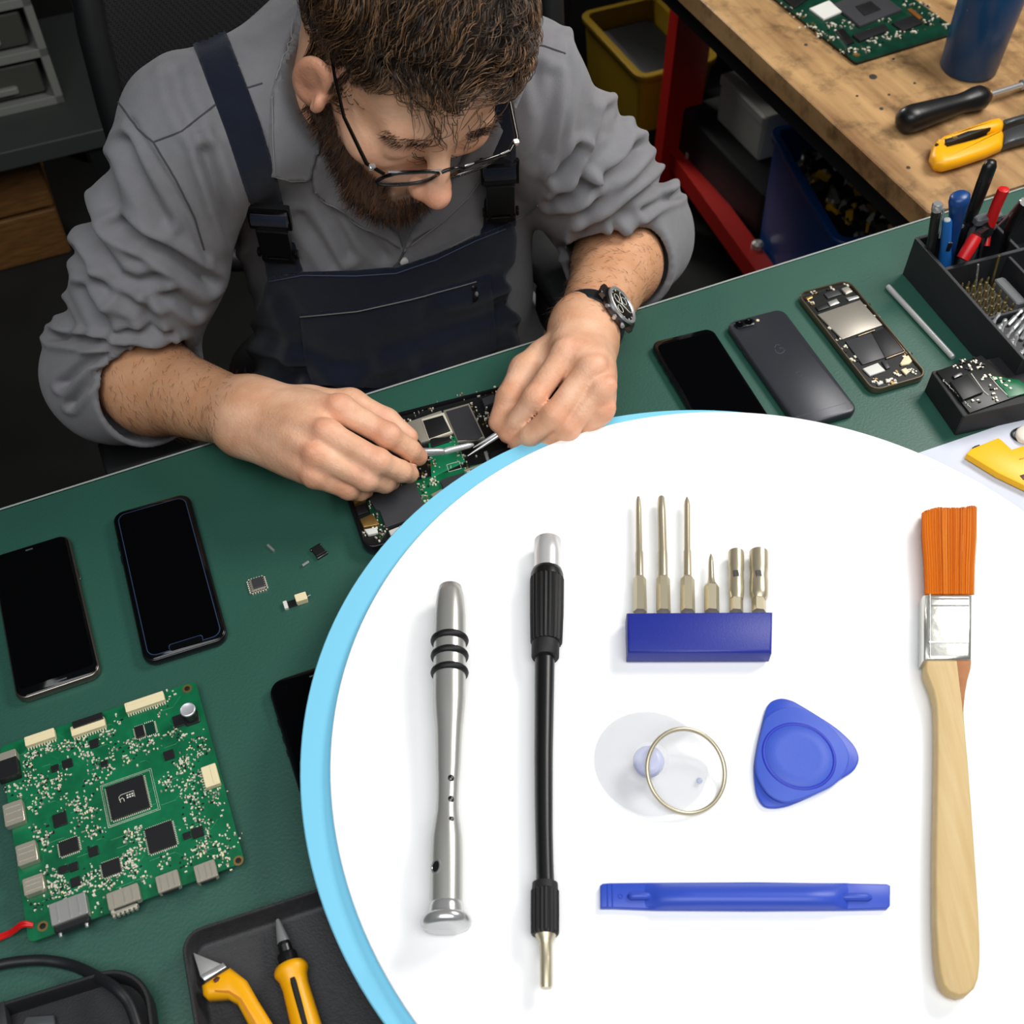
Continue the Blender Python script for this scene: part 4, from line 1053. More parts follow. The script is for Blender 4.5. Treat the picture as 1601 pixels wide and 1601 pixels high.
slab(kn, 'grip_groove', [(900, 455), (960, 458), (1010, 490), (1070, 590), (1110, 680), (1104, 682), (1060, 596), (1004, 498), (958, 466), (902, 462)], .0165, .0174, mat('amber_shadow_line', (190, 120, 10)), bev=.0001, conv=C9)
slab(kn, 'blade', [(812, 300), (948, 355), (855, 412), (840, 395)], .007, .0085, BRUSHED, bev=.0003, conv=C9)
slab(kn, 'blade_collar', [(838, 395), (935, 340), (950, 358), (858, 416)], .0055, .0105, STEEL, bev=.0006, conv=C9)
slab(kn, 'lock_button', [(893, 412), (908, 398), (922, 402), (915, 418), (900, 425)], .0155, .0178, mat('dark_brown', (74, 26, 14)), bev=.0004, conv=C9)
a0 = on(*C9(1158, 155), .012); a1 = on(*C9(1290, 640), .012)
dv = thing('precision_screwdriver', 'yellow handled pointed driver lying in the tray beside the knife', 'screwdriver', Vector((a0.x, a0.y, ZB + .0036)), 0, 'yellow tools in the tray')
d = (a1 - a0); k = d.length / 500; q = Vector((0, 0, .0095))
m = MB(); m.lathe([(.0008, 0), (.0016, 6 * k), (.0042, 95 * k), (.0044, 105 * k)], q, d, 14); m.build('tip', STEEL, dv, 50)
m = MB(); m.lathe([(.0042, 100 * k), (.0042, 150 * k), (.0060, 152 * k), (.0066, 160 * k), (.0066, 198 * k)], q, d, 20, rib=2, ribd=.06); m.build('chuck', BLACKP, dv, 40)
m = MB(); m.lathe([(.0045, 120 * k), (.0045, 150 * k)], q, d, 14); m.build('chuck_band', DARKSTEEL, dv)
m = MB(); m.lathe([(.0070, 196 * k), (.0098, 204 * k), (.0112, 222 * k), (.0112, 236 * k), (.0092, 262 * k), (.0086, 300 * k), (.0092, 420 * k), (.0100, 620 * k), (.008, 640 * k)], q, d, 24); m.build('handle', YELLOW, dv, 60)
m = MB(); up = Vector((0, 0, 1)); dn = d.normalized(); m.tube([q + dn * 275 * k + up * .0084, q + dn * 560 * k + up * .0092], .0011, 6, flat=1.8, nref=dn.cross(up)); m.build('grip_stripe', RUBBER, dv)
# black case
cA = on(*C9(-40, 510), .020); cE = on(*C9(330, 395), .020)
ex = (cE - cA); ex.z = 0; ex.normalize(); ey = Vector((ex.y, -ex.x, 0))
wt, lt = .30, .16
ctr = on(*C9(640, 560), .020) ; ctr = ctr - ex * wt / 2 + ey * .0; 
off = (cE - ctr).dot(ey); ctr = ctr + ey * (off + lt / 2); ctr.z = ZB
cs = thing('black_case', 'open black plastic case in the lower left corner under the cable', 'case', ctr, math.atan2(ex.y, ex.x))
m = MB(); m.loft(wt, lt, .030, [(.005, 0), (.001, .002), (0, .018), (.0012, .020), (.0028, .020), (.004, .018), (.006, .008)], seg=10); m.build('case_body', DARKP, cs, 50)
m = MB(); m.loft(wt - .05, lt - .04, .012, [(0, .007), (0, .0125), (.0015, .0135), (.003, .0135), (.0045, .010)], c=(-.012, -.012, 0), seg=6); m.build('inner_recess', BLACKP, cs, 50)
slab(cs, 'clear_clip', [(95, 590), (110, 560), (222, 552), (228, 590), (180, 640)], .010, .0135, mat('smoky_clear', (70, 72, 74), .25), conv=C9)
slab(cs, 'hinge_block', [(-30, 510), (15, 492), (30, 590), (0, 640)], .012, .0215, OGM, conv=C9)
P = smoothpath([on(*C9(x, y), h) for x, y, h in ((-90, 370, .0045), (0, 342, .0045), (90, 328, .0045), (190, 325, .0045), (300, 345, .006), (400, 390, .016), (480, 440, .0255), (535, 500, .0255), (570, 590, .0255), (590, 680, .025), (600, 780, .020), (600, 900, .006))], 7)
cb = thing('cable', 'thick black cable curving over the black case in the corner', 'cable', P[0])
m = MB(); m.tube([p - cb.location for p in P], .0036, 10); m.build('cable_sheath', mat('black_cable', (28, 29, 32), .45), cb, 60)
# ================================================================== round white board with the tool kit
HBB = 0.034                # underside of the blue disc
HB = 0.046                 # top of the white disc
def disc_from_ellipse(cx, cy, a, b, h):
    P = [on(cx + a * cos(t), cy + b * sin(t), h) for t in np.linspace(0, 2 * PI, 48, endpoint=False)]
    A = np.array([[2 * p.x, 2 * p.y, 1] for p in P]); B = np.array([p.x ** 2 + p.y ** 2 for p in P])
    s = np.linalg.lstsq(A, B, rcond=None)[0]
    r = math.sqrt(s[2] + s[0] ** 2 + s[1] ** 2)
    print('disc', s[:2], r, max(abs((Vector((p.x, p.y)) - Vector(s[:2])).length - r) for p in P))
    return Vector((s[0], s[1], ZB)), r
wc, wr = disc_from_ellipse(1204.5, 1295.3, 688.5, 654.4, HB)
bc, br = disc_from_ellipse(1157.8, 1291.5, 688.1, 655.0, HB - .006)
WB = mat('white_board', (250, 250, 250), 0.55, spec=0.2)
CY = mat('sky_blue_board', (126, 202, 230), 0.55, spec=0.2)
bd = thing('round_board', 'big round white board on a sky blue round board, raised over the bench', 'board', wc)
m = MB(); m.lathe([(wr - .0008, HB - .006), (wr, HB - .0055), (wr, HB - .0006), (wr - .0006, HB)], (0, 0, 0), seg=180); m.build('white_disc', WB, bd, 30)
q = bc - wc
m = MB(); m.lathe([(br - .001, HBB), (br, HBB + .001), (br, HB - .0068), (br - .0008, HB - .006)], q, seg=180); m.build('blue_disc', CY, bd, 30)
for ax, ay in ((.0, .7), (.62, .1), (-.32, -.66), (.4, -.62)):
    m = MB(); m.lathe([(.012, 0), (.014, .002), (.014, HBB + .002)], (ax * wr, ay * wr, 0), seg=16); m.build('foot', RUBBER, bd)
# keep feet off the things that lie below

def sc_at(px, py, h):
    "metres per picture pixel on the level h (along the picture's x)"
    return (on(px + .5, py, h) - on(px - .5, py, h)).length

def closed(pts, n=5):
    "smooth closed outline through picture points"
    P = [Vector(p) for p in pts]; N = len(P); o_ = []
    for i in range(N):
        a, b, c, d = P[i - 1], P[i], P[(i + 1) % N], P[(i + 2) % N]
        for k in range(n):
            t = k / n; q = .5 * ((2 * b) + (c - a) * t + (2 * a - 5 * b + 4 * c - d) * t * t + (3 * b - a - 3 * c + d) * t ** 3); o_.append((q.x, q.y))
    return o_

def kit(name, label, cat, px, py, group='repair kit on the round white board'):
    p = on(px, py, HB); return thing(name, label, cat, p, 0, group)

def lathe_px(o, name, rows, mt, hc, parent=None, seg=28, smooth=50, rib=0, ribd=0.0, flat=1.0):
    "rows: (py, px centre, half width px) down the picture; the axis lies at the height hc over the board"
    pts = [on(x, y, HB + hc) for y, x, w in rows]; rad_ = [w * sc_at(x, y, HB + hc) for y, x, w in rows]
    m = MB(); rs = []
    for i, (p, r) in enumerate(zip(pts, rad_)):
        j0, j1 = max(i - 1, 0), min(i + 1, len(pts) - 1)
        t = Vector((pts[-1] - pts[0])).normalized()
        u = Vector((1, 0, 0)); u = (u - t * u.dot(t)).normalized(); w = t.cross(u)
        rs.append([p - Vector(o.location) + u * (r * (1 - (ribd if rib and k % rib == 0 else 0)) * cos(2 * PI * k / seg)) + w * (r * flat * (1 - (ribd if rib and k % rib == 0 else 0)) * sin(2 * PI * k / seg)) for k in range(seg)])
    m.rings(rs)
    return m.build(name, mt, parent or o, smooth)

KSTEEL = mat('kit_handle_steel', (188, 187, 182), 0.30, 0.6)
KCHROME = mat('kit_chrome', (200, 200, 200), 0.22, 0.65)
KNICK = mat('kit_nickel', (196, 186, 160), 0.34, 0.65)
# --- steel handle
hc = .0165
o = kit('bit_driver', 'steel screwdriver handle with three black rubber rings, lying leftmost on the board', 'handle', 700, 1190)
lathe_px(o, 'handle_body', [(917, 704, 14), (918.5, 704, 17.5), (930, 704, 20.5), (945, 703.8, 22.8), (965, 703.5, 24.6), (1000, 703, 25.2), (1060, 702.8, 25.5), (1098, 702.5, 25.3), (1120, 702.2, 23.5), (1140, 702, 21.5), (1170, 701.5, 20.2), (1200, 701, 19.3), (1225, 700.3, 17.6), (1250, 699.6, 17.2), (1270, 699.2, 18.2), (1290, 698.8, 21.6), (1313, 698.4, 24.8), (1340, 698.2, 25.5), (1380, 698, 25.6), (1413, 697.8, 25.6)], KSTEEL, hc, smooth=70, seg=40)
lathe_px(o, 'end_neck', [(1412, 697.8, 25), (1414, 697.8, 26.5), (1420, 697.7, 27.2), (1430, 697.6, 29.2), (1434, 697.6, 30)], KCHROME, hc, smooth=60, seg=40)
lathe_px(o, 'end_flange', [(1431, 697.6, 30), (1433, 697.6, 36), (1437, 697.6, 39.2), (1442, 697.6, 40), (1447, 697.6, 39.2), (1451, 697.6, 36), (1452.5, 697.6, 28)], KCHROME, hc, smooth=70, seg=40)
for y in (1002, 1026, 1052):
    p = on(703, y, HB + hc); s = sc_at(703, y, HB + hc)
    ax = (on(698, 1400, HB + hc) - on(704, 930, HB + hc))
    m = MB(); m.torus(p - Vector(o.location), 24.6 * s, 5.4 * s, ax, 44, 10, squash=1.15); m.build('rubber_ring', RUBBER, o, 60)
for k, y in enumerate((1216, 1249, 1281)):
    rr_ = (17.8, 17.2, 20)[k]; s = sc_at(700, y, HB + hc)
    p = on(704.5, y, HB + hc + rr_ * s * .95); m = MB(); m.ball(p - Vector(o.location) - Vector((0, 0, 3.0 * s)), (5.6 * s, 6.6 * s, 5.5 * s), 16); m.build('grip_dimple', DARKSTEEL, o, 60)
s = sc_at(690, 1362, HB + hc); th_ = rad(128)
p = on(698, 1362, HB + hc); nrm = Vector((cos(th_) * 1.0, 0, sin(th_))).normalized()
m = MB(); m.lathe([(9.5 * s, 25.0 * s - .0002), (9.2 * s, 25.9 * s), (7.4 * s, 26.0 * s), (7.0 * s, 25.2 * s)], p - Vector(o.location), nrm, 20, ref=(0, 1, 0), sx=1.25); hr = m.build('hole_rim', KCHROME, o, 60)
m = MB(); m.lathe([(7.4 * s, 25.0 * s), (7.0 * s, 25.75 * s)], p - Vector(o.location), nrm, 18, ref=(0, 1, 0), sx=1.25); m.build('cross_hole', RUBBER, hr)

# --- flexible shaft
hc = .0115
o = kit('flexible_shaft', 'black flexible extension shaft with ribbed ends, lying beside the steel handle', 'extension', 853, 1200)
lathe_px(o, 'upper_socket', [(845, 856.5, 19.5), (846, 856.5, 21), (868, 856.3, 21.3), (892, 856, 21.6)], mat('kit_white_metal', (226, 226, 226), .3, .5), hc)
lathe_px(o, 'upper_sleeve', [(890.5, 855.5, 20), (892.5, 855.5, 23), (899, 855.3, 25.6), (907, 855.2, 26.2)], BLACKP, hc, seg=40)
lathe_px(o, 'ribbed_grip', [(906, 855.2, 26.2), (908, 855.2, 26.8), (960, 854.8, 26.5), (1003, 854.3, 25.2), (1006, 854.3, 24.2)], RUBBER, hc, seg=48, rib=2, ribd=.05, smooth=20)
lathe_px(o, 'upper_collar', [(1004, 853, 22), (1027, 852.5, 21.8), (1029, 852.5, 20.5)], DARKP, hc)
lathe_px(o, 'flexible_tube', [(1025, 851.8, 15.6), (1100, 851.0, 15.0), (1180, 850, 14.5), (1240, 850.1, 14.2), (1300, 850.6, 13.8), (1345, 851.6, 13.8), (1385, 852.8, 14.2)], BLACKP, hc, smooth=70)
lathe_px(o, 'lower_collar', [(1379, 852.3, 16), (1381, 852.3, 20), (1394, 852.1, 20.8)], DARKP, hc)
lathe_px(o, 'ribbed_grip', [(1392, 852, 21.5), (1394, 852, 22.4), (1430, 852, 22.6), (1458, 852, 22.4), (1462, 852, 20.5)], RUBBER, hc, seg=44, rib=2, ribd=.05, smooth=20)
lathe_px(o, 'lower_tip', [(1460, 853, 17), (1464, 853, 16), (1471, 853.4, 11.6), (1477, 853.4, 10.0), (1500, 853.8, 9.8), (1540, 854, 9.7), (1545, 854, 8.2)], KNICK, hc, smooth=60)

# --- bit block
BLK = mat('royal_blue_plastic', (34, 46, 140), .45, bump=.08, bscale=900)
o = kit('bit_holder', 'dark blue block holding a row of six bits', 'bit holder', 1094, 990)
def bp(pts, h): return poly(o, pts, HB + h)
base = HB
m = MB()
hb = .017
P0 = poly(o, [(980, 957), (1208.5, 955.5), (1207, 1019), (981.5, 1019.5)], HB + hb)
m.prism(P0, .0008, hb, .0022)
P1 = poly(o, [(981.5, 1012), (1207, 1012), (1203.5, 1026), (985, 1026.5)], HB + .010)
m.build('block_body', BLK, o, 50)
m = MB(); m.prism(P1, .0012, .0105, .0022); m.build('block_lip', BLK, o, 50)
LBL = ['slim star bit, leftmost in the blue block', 'thicker flat tipped long bit, second in the blue block', 'long pointed bit, third in the blue block', 'short pointed bit, fourth in the blue block', 'narrower socket bit, fifth in the blue block', 'wider socket bit, rightmost in the blue block']
hcb = .0085
def bit(k, rows, hexrows, cat='bit', extra=None):
    x, y = rows[-1][1], 930
    t = kit('screwdriver_bit' if k < 4 else 'socket_bit', LBL[k], cat, x, y, 'bits standing in the blue block')
    lathe_px(t, 'bit_blade' if k < 4 else 'socket', rows, KNICK, hcb, seg=20, smooth=40)
    lathe_px(t, 'hex_shank', hexrows, KNICK, hcb, seg=6, smooth=0)
    return t
def r3(l): return l
bit(0, [(777, 998, 2.0), (782, 998, 3.4), (795, 998.5, 4.2), (862, 999.2, 5.2), (864, 999.4, 6.2), (903, 999.8, 6.4)], [(902, 1000, 7), (905, 1000.2, 10), (957, 1000.6, 11)])
bit(1, [(777, 1034, 4.0), (779, 1034, 5.2), (800, 1034.4, 6.6), (862, 1036, 7.0), (864, 1036, 7.6), (903, 1036.4, 7.8)], [(902, 1036.6, 8), (905, 1036.8, 10.6), (957, 1037.4, 11.4)])
bit(2, [(777, 1074, .8), (783, 1074, 3.6), (790, 1074.3, 4.6), (860, 1074.6, 5.0), (863, 1074.8, 6.0), (903, 1075, 6.4)], [(902, 1075, 7.5), (906, 1075, 11), (957, 1075.2, 11.6)])
bit(3, [(866, 1111.5, .8), (872, 1111.6, 3.2), (880, 1111.7, 4.0), (903, 1112, 4.6), (911, 1112.2, 6), (917, 1112.4, 9.5)], [(914, 1112.4, 9.5), (918, 1112.6, 11.6), (957, 1112.8, 11.9)])
for k, x, w, w2 in ((4, 1151, 12.4, 10.8), (5, 1186.5, 14.8, 11.2)):
    t = bit(k, [(862, x, w - 2.5), (864, x, w), (890, x, w), (892, x, w - .8), (905, x, w - .6), (908, x, w + .1), (928, x, w), (934, x, w - 1.2), (938, x, w2)], [(936, x, w2), (957, x + .2, w2)], 'socket')
    s = sc_at(x, 895, HB + hcb); p = on(x, 896, HB + hcb + w * s) - Vector(t.location)
    m = MB(); m.box(p - Vector((0, 0, .0006)), (8 * s, 12 * s, .0012), bev=.0003); m.build('detent_window', DARKSTEEL, t)

# --- suction cup
CLEAR = mat('clear_soft_plastic', (244, 245, 250), 0.12, alpha=.15)
CLEARB = mat('clear_bluish_plastic', (206, 212, 250), 0.15, alpha=.35)
o = kit('suction_cup', 'clear suction cup with a steel pull ring, lying on the white board', 'suction cup', 1017.5, 1192.5)
R0 = 90.5 * sc_at(1017, 1192, HB)
m = MB(); m.lathe([(R0, 0.0004), (R0, .0012), (R0 * .9, .0026), (R0 * .6, .0045), (R0 * .34, .0075), (R0 * .30, .0070), (R0 * .6, .0036), (R0 * .88, .0014), (R0 * .97, .0004)], (0, 0, 0), seg=96, sy=1.02); m.build('cup_skirt', CLEAR, o, 70)
m = MB(); q = L2(o, 1014, 1191, HB + .012); rk_ = 24.5 * sc_at(1014, 1191, HB + .012)
m.lathe([(rk_ * .8, .0045), (rk_ * .75, .008), (rk_ * .98, .010), (rk_, .014), (rk_ * .92, .0165), (rk_ * .5, .0175)], (q.x, q.y, 0), seg=36); m.build('knob', CLEARB, o, 60)
p = on(1073, 1205, HB + .0135) - Vector(o.location); s = sc_at(1070, 1205, HB + .012)
m = MB(); m.torus(p, 64.5 * s, 3.5 * s, (0.26, -0.36, 1), 80, 10); m.build('pull_ring', KNICK, o, 60)
p = on(1093, 1222, HB + .001) - Vector(o.location); m = MB(); m.ball(p + Vector((0, 0, .0018)), (.0022, .0022, .0012), 12); m.build('grip_tab', CLEARB, o)

# --- triangle pick
PICK = mat('bright_blue_plastic', (62, 90, 192), 0.5, bump=.12, bscale=1600)
PICKD = mat('bright_blue_smooth', (50, 78, 184), 0.4)
o = kit('triangle_pick', 'bright blue triangular opening pick with a round dish in the middle', 'opening tool', 1250, 1182)
C5 = C(900, 1060, 3.202)
out = [(985, 115), (1030, 103), (1075, 112), (1110, 128), (1200, 182), (1290, 240), (1350, 290), (1395, 340), (1416, 390), (1412, 430), (1385, 468), (1320, 510), (1240, 560), (1160, 600), (1060, 640), (985, 650), (940, 638), (908, 590), (895, 520), (892, 440), (905, 350), (925, 260), (945, 180), (960, 140)]
m = MB(); m.prism(poly(o, closed([C5(*p) for p in out]), HB + .003), .0004, .0038, .0010); m.build('pick_blade', PICKD, o, 50)
ins = [(1000, 165), (1060, 148), (1115, 150), (1200, 190), (1280, 250), (1340, 320), (1368, 390), (1350, 470), (1290, 535), (1200, 580), (1100, 615), (1030, 620), (960, 580), (912, 500), (900, 430), (910, 350), (930, 260), (950, 205)]
m = MB(); m.prism(poly(o, closed([C5(*p) for p in ins]), HB + .006), .0036, .0068, .0010); bd_ = m.build('raised_centre', PICK, o, 50)
q = L2(o, *C5(1117, 390), HB + .0065); rq = 176 / 3.202 * sc_at(1250, 1182, HB + .0065)
m = MB(); m.torus((q.x, q.y, .0068), rq, .0012, seg=72, ss=8, squash=.5); m.build('groove_ring', mat('deep_blue_plastic', (36, 54, 176), .45), bd_, 60)
m = MB(); m.lathe([(rq - .001, .0064), (rq - .0016, .0072), (rq * .6, .0069), (.0002, .0068)], (q.x, q.y, 0), seg=60); m.build('dish', PICK, bd_, 60)

# --- spudger
o = kit('spudger', 'bright blue flat pry bar lying across the lower part of the white board', 'opening tool', 1165, 1401)
out = [(122, 1040), (135, 1030), (165, 1027), (350, 1025), (900, 1022), (1365, 1028), (1560, 1032), (1575, 1040), (1574, 1140), (1560, 1156), (1365, 1160), (900, 1163), (400, 1160), (186, 1152), (124, 1152)]
m = MB(); m.prism(poly(o, [C5(*p) for p in out], HB + .004), .0004, .0048, .001); m.build('bar_ends', PICKD, o, 50)
m = MB(); xs = [345, 400, 440, 600, 900, 1150, 1290, 1330, 1365]; rs = []
for k, x in enumerate(xs):
    f = min(1, k / 2, (len(xs) - 1 - k) / 2); ring = []
    hh = .0048 + .0075 * f
    for j in range(13):
        a_ = j / 12; y = 1027 + (1158 - 1027) * a_; z = .0045 + (hh - .0045) * sin(PI * a_) ** .6
        q = L2(o, *C5(x, y), HB + z); ring.append((q.x, q.y, z))
    rs.append(ring)
m.rings(rs, False, False, closed=False); m.build('rounded_grip', PICKD, o, 70)
for x0, x1, y in ((262, 380, 1092), (1322, 1482, 1097)):
    m = MB(); A_ = L2(o, *C5(x0, y), HB + .006); B_ = L2(o, *C5(x1, y), HB + .006); n_ = 8
    m.tube([(A_.x + (B_.x - A_.x) * t_ / n_, A_.y + (B_.y - A_.y) * t_ / n_, .0052 + .001 * sin(PI * t_ / n_)) for t_ in range(n_ + 1)], [.0012] + [.0026] * (n_ - 1) + [.0012], 8); m.build('ridge', PICKD, o, 60)
for x in (160, 184):
    m = MB(); A_ = L2(o, *C5(x, 1030), HB + .0049); B_ = L2(o, *C5(x, 1150), HB + .0049); m.tube([(A_.x, A_.y, .0049), (B_.x, B_.y, .0049)], .0005, 5); m.build('edge_step', PICKD, o)
q = L2(o, *C5(225, 1092), HB + .005); m = MB(); m.torus((q.x, q.y, .0049), .0013, .0004, seg=16, ss=6); m.build('mould_mark', PICKD, o)

# --- brush
PALE = mat('pale_wood', (204, 178, 128), 0.55, vcol=(194, 164, 112), vscale=26, stretch=(9, .8, 1), bump=.08, bscale=300)
BARK = mat('brown_wood_streak', (176, 116, 66), 0.6, vcol=(140, 84, 44), vscale=60)
FERR = mat('tinplate_ferrule', (212, 212, 206), 0.34, 0.85, bump=.25, bscale=90)
o = kit('paint_brush', 'flat brush with orange bristles and pale wooden handle, rightmost on the board', 'brush', 1487, 1180)
C6k = C(1380, 760, 3.81); C7k = C(1380, 1180, 3.81)
hh0, hh1 = .004, .0155
out = [C6k(*p) for p in ((258, 1020), (258, 1100), (272, 1140), (300, 1210), (318, 1290), (324, 1400), (325, 1600))] + [C7k(*p) for p in ((322, 200), (316, 500), (314, 750), (317, 1000), (326, 1180), (340, 1300), (360, 1370), (400, 1415), (460, 1437), (510, 1425), (548, 1390), (572, 1330), (582, 1240), (583, 1120), (574, 920), (558, 680), (534, 340), (508, 0))] + [C6k(*p) for p in ((500, 1520), (488, 1380), (486, 1310), (490, 1240), (502, 1170), (522, 1095), (529, 1060), (530, 1020))]
m = MB(); m.prism(poly(o, out, HB + hh1), hh0, hh1, .0016); hd = m.build('handle', PALE, o, 50)
m = MB(); m.prism(poly(o, [C6k(*p) for p in ((440, 1028), (527, 1028), (524, 1085), (503, 1160), (490, 1235), (484, 1300), (480, 1345), (470, 1270), (458, 1180))], HB + hh1), hh1 - .0002, hh1 + .0002, .00005); m.build('bark_streak', BARK, hd, 0)
fz0, fz1 = .0005, .0185
P = poly(o, [C6k(248, 638), C6k(541, 638), C6k(536, 1030), C6k(247, 1030)], HB + fz1)
m = MB(); m.prism(P, fz0, fz1, .0035); fe = m.build('ferrule', FERR, o, 50)
for y in (672, 712, 930):
    m = MB(); A_ = L2(o, *C6k(290 if y < 900 else 275, y), HB + fz1); B_ = L2(o, *C6k(512, y), HB + fz1); m.tube([(A_.x, A_.y, fz1), (B_.x, B_.y, fz1)], .0006 if y < 900 else .0009, 6); m.build('pressed_groove', FERR, fe, 60)
m = MB(); A_ = L2(o, *C6k(282, 645), HB + fz1); B_ = L2(o, *C6k(282, 1022), HB + fz1); m.tube([(A_.x, A_.y, fz1), (B_.x, B_.y, fz1)], .0006, 6); m.build('seam', FERR, fe, 60)
BR = [mat('bristle_orange', (206, 108, 14), .4), mat('bristle_deep', (190, 90, 10), .4), mat('bristle_light', (222, 142, 52), .4), mat('bristle_dark', (160, 72, 10), .45)]
R = random.Random(5); m = MB()
tipline = [(232, 165), (250, 150), (300, 135), (330, 128), (450, 130), (500, 122), (540, 116), (560, 124)]
def tipy(x):
    for i in range(len(tipline) - 1):
        if tipline[i][0] <= x <= tipline[i + 1][0]:
            f = (x - tipline[i][0]) / (tipline[i + 1][0] - tipline[i][0]); return tipline[i][1] + f * (tipline[i + 1][1] - tipline[i][1])
    return 125
for k in range(900):
    f = (k + .5) / 900 if k < 450 else R.random(); zz = R.random() if k > 200 else .97
    f = (f * 7.13) % 1.0
    xb = 256 + f * (540 - 256); xt = 233 + f * (560 - 233); z0 = fz0 + .003 + zz * (fz1 - fz0 - .006)
    yt_ = tipy(xt) + R.uniform(0, 22) - 4 * zz
    xm = (xb + xt) / 2 - 5 * (1 - f) + R.uniform(-3, 3)
    pts = []
    for t_, x, y in ((0, xb, 645), (.4, xb * .62 + xm * .38, 470), (.75, xm * .5 + xt * .5, 300), (1, xt, yt_)):
        z = z0 + (zz - .5) * .003 * t_
        q = L2(o, *C6k(x, y), HB + z); pts.append((q.x, q.y, z))
    m.mat(R.choices([0, 1, 2, 3], [5, 3, 3, 1])[0])
    m.tube(pts, [.0009, .0009, .0008, .0003], 4, nref=(1, 0, 0))
m.build('bristles', BR, o, 60)['kind'] = 'stuff'
# ================================================================== implicit surfaces -> one continuous mesh
def V(p): return np.array(tuple(p), dtype=np.float64)

class Prim:
    k = 0.0
    def bound(s): raise NotImplementedError

def rcone(a, b, ra, rb):
    a, b = V(a), V(b); ab = b - a; L = np.dot(ab, ab)
    def f(P):
        q = P - a
        t = np.clip(q @ ab / max(L, 1e-12), 0, 1)
        return np.linalg.norm(q - t[:, None] * ab, axis=1) - (ra + (rb - ra) * t)
    return f

def ball(c, r):
    c = V(c)
    return lambda P: np.linalg.norm(P - c, axis=1) - r

def ellip(c, r, R=None):
    c = V(c); r = np.array(r, dtype=np.float64)
    Rm = None if R is None else np.array(R)            # columns = axes
    def f(P):
        q = P - c
        if Rm is not None: q = q @ Rm
        k0 = np.linalg.norm(q / r, axis=1); k1 = np.linalg.norm(q / (r * r), axis=1)
        return np.where(k0 < 1e-6, -r.min(), k0 * (k0 - 1.0) / np.maximum(k1, 1e-9))
    return f

def halfspace(p, n):
    p, n = V(p), V(Vector(n).normalized())
    return lambda P: (P - p) @ n

_R = V(RGT); _U = V(UPC); _F = V(FWD); _C = V(CAM)
def project(P):
    q = P - _C; d = np.maximum(q @ _F, .05)
    return 800.5 + FPX * (q @ _R) / d, 800.5 - FPX * (q @ _U) / d, d

def poly_dist(px, py, pts):
    "signed distance to a picture polygon (negative inside)"
    n = len(pts); best = np.full(px.shape, 1e9); ins = np.zeros(px.shape, bool)
    for i in range(n):
        x0, y0 = pts[i]; x1, y1 = pts[(i + 1) % n]
        ex, ey = x1 - x0, y1 - y0; L = ex * ex + ey * ey + 1e-9
        t = np.clip(((px - x0) * ex + (py - y0) * ey) / L, 0, 1)
        best = np.minimum(best, (px - x0 - t * ex) ** 2 + (py - y0 - t * ey) ** 2)
        c = ((y0 > py) != (y1 > py)) & (px < (x1 - x0) * (py - y0) / (y1 - y0 + 1e-12) + x0)
        ins ^= c
    d = np.sqrt(best)
    return np.where(ins, -d, d)

def line_dist(px, py, pts):
    best = np.full(px.shape, 1e9)
    for (x0, y0), (x1, y1) in zip(pts[:-1], pts[1:]):
        ex, ey = x1 - x0, y1 - y0; L = ex * ex + ey * ey + 1e-9
        t = np.clip(((px - x0) * ex + (py - y0) * ey) / L, 0, 1)
        best = np.minimum(best, (px - x0 - t * ex) ** 2 + (py - y0 - t * ey) ** 2)
    return np.sqrt(best)

def outline(pts):
    def f(P):
        x, y, d = project(P)
        return poly_dist(x, y, pts) * d / FPX
    return f

class Shape:
    "ordered list of (op, function, k)"
    def __init__(s): s.n = []
    def add(s, f, k=0.01): s.n.append(('u', f, k)); return s
    def cut(s, f, k=0.005): s.n.append(('s', f, k)); return s
    def clip(s, f, k=0.0): s.n.append(('i', f, k)); return s
    def grow(s, r): s.n.append(('g', r, 0)); return s
    def __call__(s, P, c=None, rad_=None):
        d = np.full(len(P), 1e3)
        for op, f, k in s.n:
            if op == 'g': d = d - f; continue
            if c is not None and op in 'us' and not isinstance(f, Shape):
                if abs(f(c)[0]) - rad_ > k + .03 and f(c)[0] > 0: continue
            e = f(P, c, rad_) if isinstance(f, Shape) else f(P)
            if op == 'u':
                if k > 0:
                    h = np.clip(.5 + .5 * (d - e) / k, 0, 1); d = d + (e - d) * h - k * h * (1 - h)
                else: d = np.minimum(d, e)
            else:
                e = -e if op == 's' else e
                if k > 0:
                    h = np.clip(.5 - .5 * (d - e) / k, 0, 1); d = d + (e - d) * h + k * h * (1 - h)
                else: d = np.maximum(d, e)
        return d

